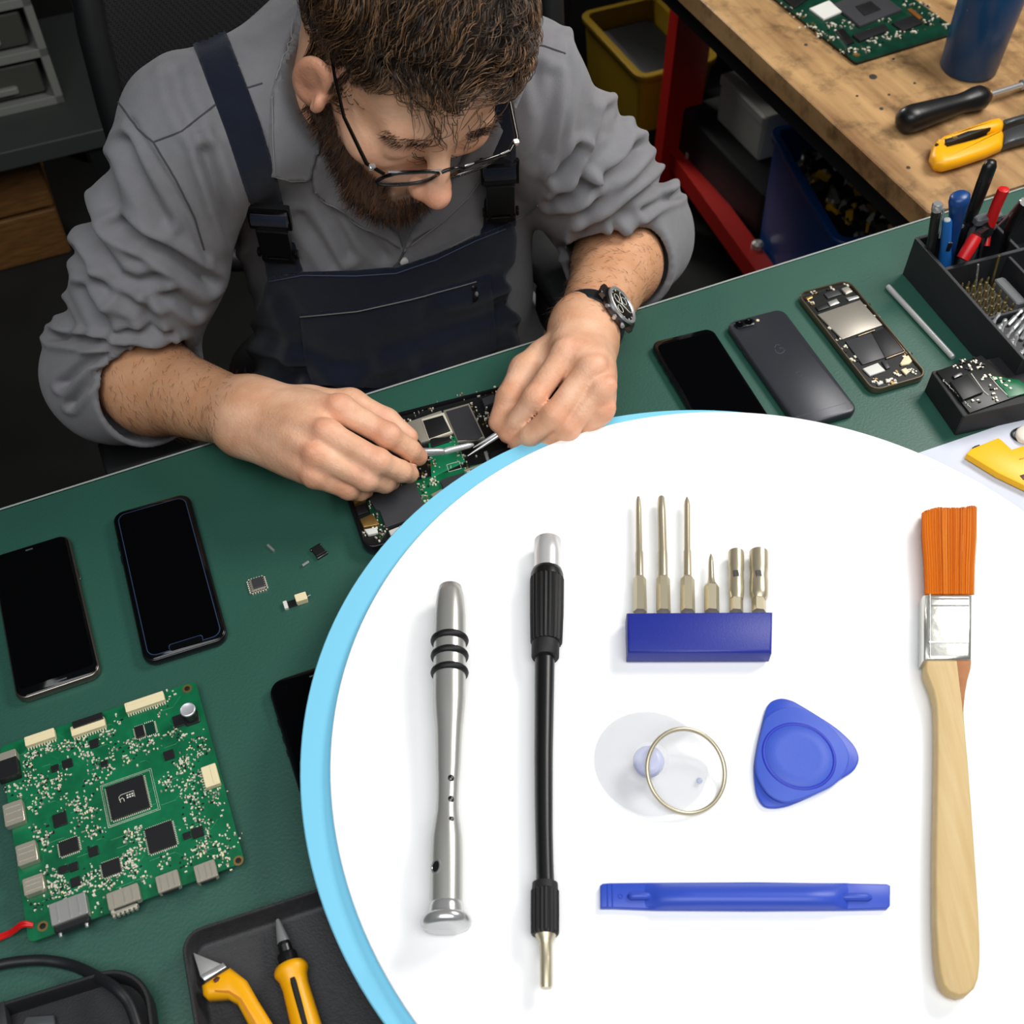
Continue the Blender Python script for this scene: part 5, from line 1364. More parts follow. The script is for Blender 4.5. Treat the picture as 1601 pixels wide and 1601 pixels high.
def mesh_sdf(f, lo, hi, h, B=14):
    lo, hi = np.array(lo, float), np.array(hi, float)
    nb = np.ceil((hi - lo) / (h * B)).astype(int)
    ii = np.stack(np.meshgrid(*[np.arange(n) for n in nb], indexing='ij'), -1).reshape(-1, 3)
    half = h * B / 2
    ctr = lo + ii * (h * B) + half
    dc = np.concatenate([f(ctr[i:i + 20000]) for i in range(0, len(ctr), 20000)])
    act = ii[np.abs(dc) < half * 1.75 * 1.35 + .004]
    N = nb * B + 2
    g = np.stack(np.meshgrid(*[np.arange(B + 1)] * 3, indexing='ij'), -1).reshape(-1, 3)
    keys = []; pos = []; quads = []
    def gid(i, j, k): return (i * N[1] + j) * N[2] + k
    off = [(0, 0, 0), (1, 0, 0), (0, 1, 0), (1, 1, 0), (0, 0, 1), (1, 0, 1), (0, 1, 1), (1, 1, 1)]
    edges = [(0, 1), (2, 3), (4, 5), (6, 7), (0, 2), (1, 3), (4, 6), (5, 7), (0, 4), (1, 5), (2, 6), (3, 7)]
    for b in act:
        base = b * B
        P = lo + (base + g) * h
        c = (lo + (base + B / 2) * h)[None, :]
        v = f(P, c, half * 1.74).reshape(B + 1, B + 1, B + 1)
        sgn = v < 0
        if sgn.all() or not sgn.any(): continue
        cs = [sgn[o[0]:B + o[0], o[1]:B + o[1], o[2]:B + o[2]] for o in off]
        cnt = sum(c_.astype(np.int8) for c_ in cs)
        m = (cnt > 0) & (cnt < 8)
        I = np.argwhere(m)
        if len(I):
            vv = np.stack([v[I[:, 0] + o[0], I[:, 1] + o[1], I[:, 2] + o[2]] for o in off], 1)
            acc = np.zeros((len(I), 3)); w = np.zeros(len(I))
            for a_, b_ in edges:
                va, vb = vv[:, a_], vv[:, b_]; x = (va < 0) != (vb < 0)
                t = np.where(x, va / np.where(x, va - vb, 1), 0)
                pa, pb = np.array(off[a_], float), np.array(off[b_], float)
                acc += np.where(x[:, None], pa + t[:, None] * (pb - pa), 0); w += x
            pos.append(lo + (base + I + acc / w[:, None]) * h)
            keys.append(gid(base[0] + I[:, 0], base[1] + I[:, 1], base[2] + I[:, 2]))
        for ax in range(3):
            a1, a2 = [(1, 2), (2, 0), (0, 1)][ax]
            s0 = sgn[:B, :B, :B]
            sl = [slice(0, B)] * 3; sl[ax] = slice(1, B + 1); s1 = sgn[tuple(sl)]
            E = np.argwhere(s0 != s1)
            if not len(E): continue
            fl = s0[E[:, 0], E[:, 1], E[:, 2]]
            G = base + E
            ids = []
            for da, db in ((0, 0), (-1, 0), (-1, -1), (0, -1)):
                q = G.copy(); q[:, a1] += da; q[:, a2] += db
                ok = (q >= 0).all(1); k_ = gid(q[:, 0], q[:, 1], q[:, 2]); k_ = np.where(ok, k_, -1); ids.append(k_)
            Q = np.stack(ids, 1)
            Q[~fl] = Q[~fl][:, ::-1]
            quads.append(Q)
    keys = np.concatenate(keys); pos = np.concatenate(pos); quads = np.concatenate(quads)
    o = np.argsort(keys); keys = keys[o]; pos = pos[o]
    idx = np.searchsorted(keys, quads); idx = np.clip(idx, 0, len(keys) - 1)
    ok = (keys[idx] == quads).all(1)
    return pos, idx[ok]

def relax(pos, quads, it=2, lam=.5):
    n = len(pos)
    e = np.concatenate([quads[:, [0, 1]], quads[:, [1, 2]], quads[:, [2, 3]], quads[:, [3, 0]]])
    cnt = np.bincount(e[:, 0], minlength=n) + np.bincount(e[:, 1], minlength=n)
    for k in range(it * 2):
        l = lam if k % 2 == 0 else -lam * 1.03
        s = np.zeros_like(pos)
        for c in range(3):
            s[:, c] = np.bincount(e[:, 0], pos[e[:, 1], c], n) + np.bincount(e[:, 1], pos[e[:, 0], c], n)
        pos = pos + l * (s / np.maximum(cnt, 1)[:, None] - pos)
    return pos

def vnormals(pos, quads):
    a = np.cross(pos[quads[:, 2]] - pos[quads[:, 0]], pos[quads[:, 3]] - pos[quads[:, 1]])
    n = np.zeros_like(pos)
    for k in range(4):
        for c in range(3): n[:, c] += np.bincount(quads[:, k], a[:, c], len(pos))
    return n / np.maximum(np.linalg.norm(n, axis=1), 1e-12)[:, None]

def to_object(name, pos, quads, mats, parent=None, tone=None):
    me = bpy.data.meshes.new(name)
    me.vertices.add(len(pos)); me.vertices.foreach_set('co', pos.astype(np.float32).ravel())
    me.loops.add(len(quads) * 4); me.loops.foreach_set('vertex_index', quads.astype(np.int32).ravel())
    me.polygons.add(len(quads)); me.polygons.foreach_set('loop_start', np.arange(0, len(quads) * 4, 4, dtype=np.int32))
    me.polygons.foreach_set('use_smooth', np.ones(len(quads), bool))
    if not isinstance(mats, (list, tuple)): mats = [mats]
    for m in mats: me.materials.append(m)
    me.update(calc_edges=True); me.validate()
    if tone is not None:
        for nm, col in tone.items():
            a = me.attributes.new(nm, 'FLOAT', 'POINT'); a.data.foreach_set('value', col.astype(np.float32))
    o = bpy.data.objects.new(name, me); COL.objects.link(o)
    if parent is not None:
        o.parent = parent
        me.transform(Matrix.Translation(-Vector(parent.location)))
    return o

def sculpt(name, f, lo, hi, h, mats, parent=None, relax_it=2, disp=None, tone=None):
    pos, quads = mesh_sdf(f, lo, hi, h)
    pos = relax(pos, quads, relax_it)
    if disp is not None:
        n = vnormals(pos, quads); pos = pos + n * disp(pos, n)[:, None]
    tn = tone(pos) if tone is not None else None
    print(name, len(pos), 'verts')
    o = to_object(name, pos, quads, mats, parent, tn)
    return o, pos, quads
# ================================================================== the man at the bench
import time as _t
_t0 = _t.time()
def camframe(L, F):
    Fv = camvec(F).normalized(); Lv = camvec(L); Lv = (Lv - Fv * Lv.dot(Fv)).normalized(); Uv = Fv.cross(Lv) * -1
    Uv = Lv.cross(Fv) * -1 if False else Fv.cross(Lv)
    return Lv, Fv, Uv
HL, HF, HU = camframe((.87, .22, -.44), (.39, -.90, .15))
HC = at(616, 84, .923)
def hd(x, y, z): return HC + HL * x + HF * y + HU * z
HR = np.array([V(HL), V(HF), V(HU)]).T
def hloc(P): return (P - V(HC)) @ HR

man = thing('person', 'bearded man in a grey work shirt and navy bib overalls, leaning over the bench', 'person', (-.10, 1.0, 0.0))

SR = at(304, 212, .985); SL = at(812, 142, 1.035)
ER = at(180, 585, 1.15); EL = at(985, 370, 1.27)
WR = on(388, 651, .047); WL = on(913, 524, .050)
yaw = rad(14)
TX = Vector((cos(yaw), sin(yaw), 0)); TY = Vector((-sin(yaw), cos(yaw), 0))
RT = np.array([V(TX), V(TY), (0, 0, 1)]).T
def ZZ(x, y, z): return Vector((x, y, ZB + z))

# ---------------------------------------------------------------- skin
FING = {
 'R': dict(wrist=(388, 651, .047), mcp=[(533, 640, .078), (512, 679, .080), (496, 713, .072), (492, 744, .058)],
   f=[[(607, 681, .068), (641, 703, .048), (654, 714, .036)], [(592, 722, .064), (627, 737, .046), (640, 741, .035)], [(574, 749, .053), (602, 755, .038), (612, 753, .029)], [(546, 765, .041), (563, 769, .031), (572, 767, .026)]],
   t=[(455, 628, .052), (548, 634, .056), (603, 660, .047), (637, 684, .037)]),
 'L': dict(wrist=(913, 524, .050), mcp=[(883, 553, .080), (922, 578, .081), (938, 610, .072), (938, 645, .056)],
   f=[[(834, 624, .066), (809, 657, .046), (794, 679, .034)], [(863, 652, .061), (829, 682, .043), (809, 692, .032)], [(887, 671, .050), (853, 693, .033), (835, 699, .024)], [(908, 679, .036), (889, 693, .022), (876, 698, .018)]],
   t=[(868, 548, .052), (822, 579, .052), (797, 622, .047), (780, 660, .036)]),
}
RAD = [(.0118, .0103, .0092, .0083), (.0119, .0104, .0093, .0083), (.0112, .0098, .0087, .0078), (.0098, .0085, .0076, .0070)]
skin = Shape()
KN = []                                    # reddish spots (centre, radius)
NAILS = []
def arm(S, E, W, side):
    s = Shape()
    s.add(rcone(S, E, .036, .038))
    M_ = E.lerp(W, .32)
    s.add(rcone(E, M_, .038, .0435), .02)
    s.add(rcone(M_, W, .044, .0285), .02)
    D = FING[side]
    w = on(*D['wrist']); mc = [on(*p) for p in D['mcp']]
    side_v = (mc[3] - mc[0]).normalized()
    palm = Shape()
    for k, p in enumerate(mc):
        o_ = side_v * (k - 1.5) * .0125
        palm.add(rcone(w + o_ * 1.0, p.lerp(w, .12), .0175, .0138), .012)
    dn = (mc[1] - w).cross(side_v); dn = dn if dn.z < 0 else -dn; dn.normalize()
    c = w * .35 + (mc[1] + mc[2]) * .325 + dn * .010
    palm.add(rcone(w + dn * .004, c, .022, .026), .015)
    s.add(palm, .022)
    for k, p in enumerate(mc):
        ch = [p] + [on(*q) for q in D['f'][k]]
        r = RAD[k]; fg = Shape()
        for i in range(3): fg.add(rcone(ch[i], ch[i + 1], r[i], r[i + 1]), .003)
        fg.add(ball(ch[0] - dn * .0015, r[0] * 1.04), .006)
        fg.add(ball(ch[1] - dn * .0012, r[1] * 1.03), .004)
        s.add(fg, .0022)
        KN.append((ch[0] - dn * .008, .013)); KN.append((ch[1] - dn * .006, .011)); KN.append((ch[3], .011))
        d_ = (ch[3] - ch[2]).normalized(); n_ = -dn; n_ = (n_ - d_ * n_.dot(d_)).normalized()
        NAILS.append((ch[3] + d_ * r[3] * .25 + n_ * r[3] * .80, d_, n_, r[3], side, k))
    T = [on(*q) for q in D['t']]
    th = Shape(); th.add(rcone(w.lerp(T[0], .6), T[1], .016, .0150), .01)
    th.add(rcone(T[1], T[2], .0142, .0122), .005); th.add(rcone(T[2], T[3], .0122, .0095), .004)
    web = Shape(); web.add(rcone(T[1], mc[0] + dn * .012, .010, .010))
    s.add(th, .008); s.add(rcone(T[0].lerp(T[1], .3), mc[0].lerp(w, .35) + dn * .01, .013, .013), .014)
    KN.append((T[2] - dn * .006, .010)); KN.append((T[3], .010))
    # tendons on the back of the hand
    for k in (0, 1, 2, 3):
        a_ = w + side_v * (k - 1.5) * .009 - dn * .0155; b_ = mc[k] - dn * .0100
        s.add(rcone(a_.lerp(b_, .25), b_, .0022, .0042), .009)
    return s
skin.add(arm(SR, ER, WR, 'R'), 0); skin.add(arm(SL, EL, WL, 'L'), 0)
core = Shape()
core.add(ellip(ZZ(-.125, .985, .08), (.135, .085, .155), RT))
core.add(ellip(ZZ(-.130, 1.01, -.10), (.120, .09, .19), RT), .04)
core.add(ellip(ZZ(-.11, 1.05, -.24), (.14, .13, .10), RT), .04)
core.add(rcone(SR, ZZ(-.125, .965, .205), .040, .052), .03); core.add(rcone(SL, ZZ(-.125, .965, .205), .040, .052), .03)
# thighs and legs, under the bench
for sx, kx in ((-.10, -.14), (.09, .12)):
    hip = ZZ(-.11, 1.05, -.25) + TX * sx; knee = ZZ(-.0, .66, -.24) + TX * (kx - .05); ank = Vector((knee.x + .02, knee.y + .06, .09)); toe = ank + Vector((.03, -.15, -.045))
    core.add(rcone(hip, knee, .085, .062), .05); core.add(rcone(knee, ank, .058, .042), .02); core.add(rcone(ank + Vector((0, .03, -.04)), toe, .042, .036), .03)
skin.add(core, .02)
head = Shape()
def he(c, r, R=None): return ellip(hd(*c), r, HR if R is None else HR @ R)
def hc_(a, b, ra, rb): return rcone(hd(*a), hd(*b), ra, rb)
head.add(he((0, -.016, .045), (.070, .094, .082)))
head.add(he((0, .040, .042), (.060, .052, .062)), .03)
head.add(hc_((0, .030, -.02), (0, .052, -.080), .058, .036), .03)
for s in (-1, 1):
    head.add(hc_((s * .050, -.002, -.030), (s * .020, .060, -.090), .022, .020), .02)
    head.add(he((s * .040, .064, -.014), (.024, .022, .017)), .02)
head.add(hc_((-.034, .080, .019), (.034, .080, .019), .0122, .0122), .014)
head.add(he((0, .070, -.096), (.022, .020, .017)), .015)
for s in (-1, 1):
    head.cut(he((s * .031, .100, .001), (.018, .014, .012)), .010)
    head.add(he((s * .031, .0785, .001), (.0155, .0125, .0120)), .004)
head.add(hc_((0, .088, .014), (0, .1105, -.026), .0070, .0108), .010)
head.add(he((0, .1125, -.029), (.0112, .0115, .0108)), .006)
for s in (-1, 1):
    head.add(he((s * .0115, .101, -.033), (.0075, .0105, .0080)), .006)
    head.cut(he((s * .006, .110, -.0425), (.0036, .005, .003)), .002)
head.add(hc_((-.019, .0885, -.062), (.019, .0885, -.062), .0055, .0055), .008)
head.add(hc_((-.016, .088, -.071), (.016, .088, -.071), .0058, .0058), .004)
def earR(s):
    "axes of an ear tilted back and turned out"
    a = np.array([(cos(rad(22)), s * -sin(rad(22)), 0), (s * sin(rad(22)), cos(rad(22)), 0), (0, 0, 1)])
    return a
for s in (-1, 1):
    e = Shape()
    E_ = np.array([[cos(rad(28)), -s * sin(rad(28)), 0], [s * sin(rad(28)), cos(rad(28)), 0], [0, 0, 1]])
    tl = rad(-12); T_ = np.array([[1, 0, 0], [0, cos(tl), -sin(tl)], [0, sin(tl), cos(tl)]])
    M_ = T_ @ E_
    e.add(he((s * .0750, .013, -.004), (.0078, .0180, .0300), M_))
    e.cut(he((s * .0825, .018, -.002), (.0060, .0115, .0205), M_), .004)
    e.add(he((s * .0755, .028, -.011), (.006, .006, .010), M_), .004)
    e.add(he((s * .0770, .012, .002), (.004, .007, .013), M_), .003)
    e.cut(he((s * .0820, .023, -.010), (.005, .006, .007), M_), .003)
    head.add(e, .006)
skin.add(head, 0)
skin.add(rcone(hd(0, -.030, -.035), ZZ(-.125, .955, .215), .057, .066), .03)

def skin_tone(pos):
    red = np.zeros(len(pos))
    for c, r in KN:
        red = np.maximum(red, np.exp(-((np.linalg.norm(pos - V(c), axis=1) / r) ** 2)) * .75)
    q = hloc(pos)
    def bl(c, r, a): return a * np.exp(-(((q - np.array(c)) / np.array(r)) ** 2).sum(1))
    red = np.maximum(red, bl((0, .118, -.030), (.020, .022, .018), .9))
    for s in (-1, 1):
        red = np.maximum(red, bl((s * .082, .016, -.006), (.022, .03, .04), .85)); red = np.maximum(red, bl((s * .042, .075, -.022), (.022, .03, .02), .45))
    # beard zone: hair-dark skin
    x, y, z = q[:, 0], q[:, 1], q[:, 2]
    edge = np.where(np.abs(x) > .0685, -1, 0) -.030 - .020 * np.clip((.062 - np.abs(x)) / .03, 0, 1) + .055 * np.clip((.040 - y) / .03, 0, 1)
    near = (np.linalg.norm(q, axis=1) < .16) & (y > -.004 - .25 * np.clip(z + .03, -1, 0))
    b = np.clip((edge - z) / .008, 0, 1) * near
    lip = np.exp(-((z + .0665) / .008) ** 2 - (x / .018) ** 2) * (y > .085)
    b = b * (1 - .35 * lip)
    b = np.where(z < -.128, 0, b)
    arm_ = np.zeros(len(pos))
    for A_, B_ in ((ER, WR), (EL, WL)):
        a, bb = V(A_), V(B_); t = np.clip((pos - a) @ (bb - a) / np.dot(bb - a, bb - a), 0, 1.2)
        dd = np.linalg.norm(pos - a - t[:, None] * (bb - a), axis=1)
        arm_ = np.maximum(arm_, (dd < .07) * np.clip((1.12 - t) / .25, 0, 1))
    return {'red': red, 'beard': b, 'arm': arm_}

def skin_material():
    m = bpy.data.materials.new('skin'); m.use_nodes = True; nt = m.node_tree; b = nt.nodes['Principled BSDF']; lk = nt.links.new
    tc = nt.nodes.new('ShaderNodeTexCoord')
    n = nt.nodes.new('ShaderNodeTexNoise'); n.inputs['Scale'].default_value = 38; n.inputs['Detail'].default_value = 5; lk(tc.outputs['Object'], n.inputs['Vector'])
    r = nt.nodes.new('ShaderNodeValToRGB'); r.color_ramp.elements[0].position = .34; r.color_ramp.elements[0].color = rgb(212, 158, 124)
    r.color_ramp.elements[1].position = .68; r.color_ramp.elements[1].color = rgb(234, 186, 154); lk(n.outputs['Fac'], r.inputs['Fac'])
    def mixattr(prev, name, col, amt):
        a = nt.nodes.new('ShaderNodeAttribute'); a.attribute_name = name
        mu = nt.nodes.new('ShaderNodeMath'); mu.operation = 'MULTIPLY'; mu.inputs[1].default_value = amt; lk(a.outputs['Fac'], mu.inputs[0])
        x = nt.nodes.new('ShaderNodeMix'); x.data_type = 'RGBA'; x.inputs[7].default_value = rgb(*col)
        lk(mu.outputs[0], x.inputs[0]); lk(prev, x.inputs[6]); return x.outputs[2]
    c = mixattr(r.outputs['Color'], 'arm', (196, 138, 92), .55)
    c = mixattr(c, 'red', (214, 124, 98), .5)
    c = mixattr(c, 'beard', (44, 28, 18), .9)
    lk(c, b.inputs['Base Color'])
    b.inputs['Roughness'].default_value = .48; b.inputs['Specular IOR Level'].default_value = .4
    b.inputs['Subsurface Weight'].default_value = .12; b.inputs['Subsurface Radius'].default_value = (.008, .003, .0015); b.inputs['Subsurface Scale'].default_value = .6
    n2 = nt.nodes.new('ShaderNodeTexNoise'); n2.inputs['Scale'].default_value = 420; n2.inputs['Detail'].default_value = 4; lk(tc.outputs['Object'], n2.inputs['Vector'])
    n3 = nt.nodes.new('ShaderNodeTexNoise'); n3.inputs['Scale'].default_value = 90; n3.inputs['Detail'].default_value = 3; lk(tc.outputs['Object'], n3.inputs['Vector'])
    ad = nt.nodes.new('ShaderNodeMath'); lk(n2.outputs['Fac'], ad.inputs[0]); lk(n3.outputs['Fac'], ad.inputs[1])
    bp = nt.nodes.new('ShaderNodeBump'); bp.inputs['Strength'].default_value = .30; bp.inputs['Distance'].default_value = .0016
    lk(ad.outputs[0], bp.inputs['Height']); lk(bp.outputs['Normal'], b.inputs['Normal'])
    return m
SKIN = skin_material()
def hand_disp(pos, n):
    "wrinkles over the finger joints and veins on the hands"
    d = np.zeros(len(pos))
    for side in 'RL':
        D = FING[side]
        for k in range(4):
            ch = [on(*D['mcp'][k])] + [on(*q) for q in D['f'][k]]
            for j in (1, 2):
                ax = V((ch[j + 1] - ch[j - 1]).normalized()); q = pos - V(ch[j]); t = q @ ax
                w = np.exp(-(np.linalg.norm(q, axis=1) / .013) ** 4)
                d -= w * .00045 * (np.cos(t / .0022 * PI) ** 4) * np.exp(-(t / .006) ** 2)
    return d
body, bpos, bquads = sculpt('body', skin, (-.55, .38, 0.0), (.36, 1.22, ZB + .47), .0021, SKIN, man, 2, disp=hand_disp, tone=skin_tone)
print('body t', _t.time() - _t0)

NAILM = mat('fingernail', (226, 170, 148), .25)
for p, d_, n_, r, side, k in NAILS:
    s_ = d_.cross(n_); M = Matrix((s_, d_, n_)).transposed()
    m = MB(); m.ball((0, 0, 0), (r * .78, r * 1.05, r * .30), 14, M=M)
    o_ = m.build('fingernail', NAILM, body, 60); o_.location = p - Vector(man.location)

# ---------------------------------------------------------------- shirt
torso = Shape()
torso.add(ellip(ZZ(-.130, .985, .09), (.165, .118, .180), RT))
torso.add(ellip(ZZ(-.132, 1.0, -.10), (.158, .122, .20), RT), .06)
torso.add(ellip(ZZ(-.11, 1.05, -.24), (.17, .16, .12), RT), .05)
sh_ = Shape()
sh_.add(torso)
NK = ZZ(-.128, .96, .222)
sh_.add(rcone(SR, NK, .058, .072), .05); sh_.add(rcone(SL, NK, .058, .072), .05)
def sleeve(S, E, W, cuff, cut_):
    s = Shape()
    U_ = S.lerp(E, .5); K_ = E.lerp(W, cuff)
    f_ = Shape(); f_.add(rcone(E, K_, .066, .0575)); f_.clip(halfspace(E.lerp(W, cut_), W - E), .004)
    s.add(f_)
    s.add(rcone(S, U_, .062, .063), .02); s.add(rcone(U_, E, .063, .066), .02)
    return s
def cuffplane(E, W, t, tilt=(0, 0, 0)):
    n = (W - E).normalized() + Vector(tilt); return halfspace(E.lerp(W, t), n)
slR = sleeve(SR, ER, WR, .40, .30); slL = sleeve(SL, EL, WL, .40, .30)
# rolled cuffs
def cuff(E, W, t0, t1, r):
    c = Shape(); c.add(rcone(E.lerp(W, t0), E.lerp(W, t1), r, r * .97)); c.clip(cuffplane(E, W, t1), .004); c.clip(halfspace(E.lerp(W, t0), E - W), .004); return c
sh_.add(slR, .022); sh_.add(slL, .022)
sh_.add(cuff(ER, WR, .08, .31, .0635), .004); sh_.add(cuff(EL, WL, .08, .31, .0615), .004)
for E_c, W_c, t_c, r_c in ((ER, WR, .10, .0555), (EL, WL, .14, .0535)):
    hol = Shape(); hol.add(rcone(E_c.lerp(W_c, t_c), E_c.lerp(W_c, .8), r_c, .052)); hol.clip(halfspace(E_c.lerp(W_c, t_c), E_c - W_c), 0); sh_.cut(hol, .002)
# open neck
sh_.cut(rcone(hd(0, -.02, -.06), NK + Vector((0, 0, -.03)), .068, .060), .008)
FOLDS = [  # valleys seen on the shirt: picture polyline, depth m, width px
 ([(205, 190), (250, 265), (300, 345), (322, 400)], .0022, 6),
 ([(128, 320), (150, 380), (185, 432), (215, 446), (242, 438)], .009, 11), ([(190, 352), (225, 375), (270, 402), (326, 440)], .011, 10),
 ([(195, 222), (215, 270), (240, 318), (256, 346)], .006, 10), ([(162, 442), (195, 465), (225, 480), (237, 505)], .008, 10), ([(235, 462), (275, 462), (306, 485)], .007, 9),
 ([(95, 478), (104, 495), (112, 512)], .006, 8), ([(135, 450), (152, 485), (168, 515)], .007, 9), ([(188, 520), (225, 516), (262, 519)], .006, 6),
 ([(85, 527), (135, 532), (215, 541), (283, 537)], .010, 7), ([(100, 600), (140, 565), (190, 545)], .008, 7), ([(112, 632), (150, 585), (200, 552)], .006, 6),
 ([(165, 260), (180, 320), (205, 365)], .006, 12), ([(120, 395), (150, 440), (165, 460)], .006, 9),
 ([(272, 112), (280, 150), (300, 195)], .004, 12), ([(325, 240), (345, 300), (372, 375)], .006, 11), ([(310, 215), (335, 290), (355, 360), (378, 440)], .005, 9),
 ([(470, 340), (500, 380), (520, 412)], .004, 10), ([(540, 330), (575, 370), (600, 400)], .004, 9), ([(500, 300), (525, 345), (545, 395)], .004, 9),
 ([(885, 60), (890, 130), (880, 200), (872, 260)], .0022, 6),
 ([(952, 172), (945, 205), (925, 245), (905, 285)], .009, 9), ([(966, 140), (972, 175), (955, 225), (935, 262)], .008, 9), ([(1000, 230), (975, 255), (930, 285), (878, 300)], .009, 9),
 ([(905, 232), (885, 255), (868, 268)], .008, 8), ([(985, 235), (950, 285), (915, 330)], .006, 10), ([(923, 292), (890, 306), (862, 312)], .007, 8),
 ([(1046, 272), (1010, 300), (960, 338), (905, 362)], .011, 8), ([(1030, 305), (1000, 325), (960, 350)], .008, 7), ([(1058, 305), (1035, 315), (1005, 330)], .006, 6),
 ([(838, 110), (850, 180), (842, 250)], .004, 11), ([(862, 120), (866, 180), (858, 240)], .004, 10), ([(905, 60), (930, 110), (945, 150)], .004, 10), ([(960, 360), (910, 372), (880, 390)], .007, 8),
]
def shirt_disp(pos, n):
    x, y, d = project(pos); out = np.zeros(len(pos))
    face = np.clip(-(n @ _F) * 2 + .6, 0, 1)
    for pts, a, w in FOLDS:
        q = line_dist(x, y, pts)
        out += face * a * (-np.exp(-(q / w) ** 2) + .62 * np.exp(-((q - w * 1.9) / (w * 1.0)) ** 2))
    for c, s_, a in ((0, 9.0, .0022), (1, 24.0, .0008)):
        out += a * np.array([mnoise.noise(Vector(p) * s_ + Vector((c * 7, 3, 1))) for p in pos])
    return out
CLOTH = mat('grey_shirt_cotton', (127, 126, 129), .85, spec=.2, bump=.35, bscale=1500, var=.05, vscale=70, sheen=.15)
shirt, spos, squads = sculpt('shirt', sh_, (-.55, .55, ZB - .40), (.36, 1.30, ZB + .40), .0032, CLOTH, man, 3, disp=shirt_disp)
print('shirt t', _t.time() - _t0)

# things that lie on the cloth: cast from the picture onto the shirt and lift
from mathutils.bvhtree import BVHTree
def bvh(*sets):
    vs = []; fs = []
    for pos, q in sets:
        o_ = len(vs); vs += [tuple(p) for p in pos]; fs += [tuple(int(i) + o_ for i in f) for f in q]
    return BVHTree.FromPolygons(vs, fs)
SHB = bvh((spos, squads))
def cast(tree, px, py, lift=0.0):
    r = ray(px, py).normalized(); h_ = tree.ray_cast(CAM, r)
    if h_[0] is None: return None, None
    n_ = h_[1]; n_ = n_ if n_.dot(r) < 0 else -n_
    return h_[0] + n_ * lift, n_
def drape(name, pts, tree, thick, mt, parent, lift=.0005, step=4.0, smooth_it=6, edge_round=True, extra=None):
    "cloth patch with the picture outline pts, lying on tree"
    xs = [p[0] for p in pts]; ys = [p[1] for p in pts]
    nx = int((max(xs) - min(xs)) / step) + 3; ny = int((max(ys) - min(ys)) / step) + 3
    gx = min(xs) - step + np.arange(nx + 1) * step; gy = min(ys) - step + np.arange(ny + 1) * step
    X, Y = np.meshgrid(gx, gy, indexing='ij'); D = poly_dist(X.ravel(), Y.ravel(), pts).reshape(X.shape)
    # pull the border grid points onto the outline
    P2 = {}
    for i in range(X.shape[0]):
        for j in range(X.shape[1]):
            if D[i, j] < step * .75:
                x, y = X[i, j], Y[i, j]
                if D[i, j] > -step * .5:
                    e = .5
                    gxx = (poly_dist(np.array([x + e]), np.array([y]), pts)[0] - poly_dist(np.array([x - e]), np.array([y]), pts)[0]) / (2 * e)
                    gyy = (poly_dist(np.array([x]), np.array([y + e]), pts)[0] - poly_dist(np.array([x]), np.array([y - e]), pts)[0]) / (2 * e)
                    x -= gxx * D[i, j]; y -= gyy * D[i, j]
                P2[(i, j)] = (x, y)
    W = {}
    for k, (x, y) in P2.items():
        p, n_ = cast(tree, x, y)
        if p is not None: W[k] = [p, n_]
    # smooth the depth a little
    for it in range(smooth_it):
        N_ = {}
        for (i, j), (p, n_) in W.items():
            q = [W[k] for k in ((i + 1, j), (i - 1, j), (i, j + 1), (i, j - 1)) if k in W]
            if len(q) < 2: N_[(i, j)] = [p, n_]; continue
            mp = sum((a[0] for a in q), Vector()) / len(q); mn = (sum((a[1] for a in q), Vector()) / len(q) + n_).normalized()
            r = (p - CAM).normalized(); N_[(i, j)] = [p + r * ((mp - p).dot(r)) * .5, mn]
        W = N_
    m = MB(); ids = {}; top = []; bot = []
    for k, (p, n_) in W.items():
        ids[k] = len(top); dd = D[k]
        t = thick * (1 if dd < -step * .6 else (.55 if dd < 0 else .45)) if edge_round else thick
        ex = extra(*P2[k]) if extra else 0
        top.append(p + n_ * (lift + t + ex)); bot.append(p - n_ * .003)
    nT = len(top); fs = []; cnt = {}
    for (i, j) in W:
        c = [(i, j), (i + 1, j), (i + 1, j + 1), (i, j + 1)]
        if all(k in ids for k in c):
            q = [ids[k] for k in c]
            if max((top[q[a]] - top[q[a - 1]]).length for a in range(4)) > .05: continue
            fs.append(q); fs.append([a + nT for a in q][::-1])
            for a in range(4):
                e = (q[a], q[(a + 1) % 4]); cnt[e] = 1
    for (a, b) in list(cnt):
        if (b, a) not in cnt: fs.append([b, a, a + nT, b + nT])
    base = Vector(parent.location) if parent.parent is None else Vector(man.location)
    m.add([p - base for p in top + bot], fs)
    return m.build(name, mt, parent, 50)
def stitch(name, pts, tree, lift, r, mt, parent, n=6):
    P = []
    for k in range(len(pts) - 1):
        for t in range(n):
            f = t / n; p, n_ = cast(tree, pts[k][0] * (1 - f) + pts[k + 1][0] * f, pts[k][1] * (1 - f) + pts[k + 1][1] * f, lift)
            if p is not None: P.append(p - Vector(man.location))
    if len(P) < 3: return None
    m = MB(); m.tube(P, r, 5); return m.build(name, mt, parent, 60)

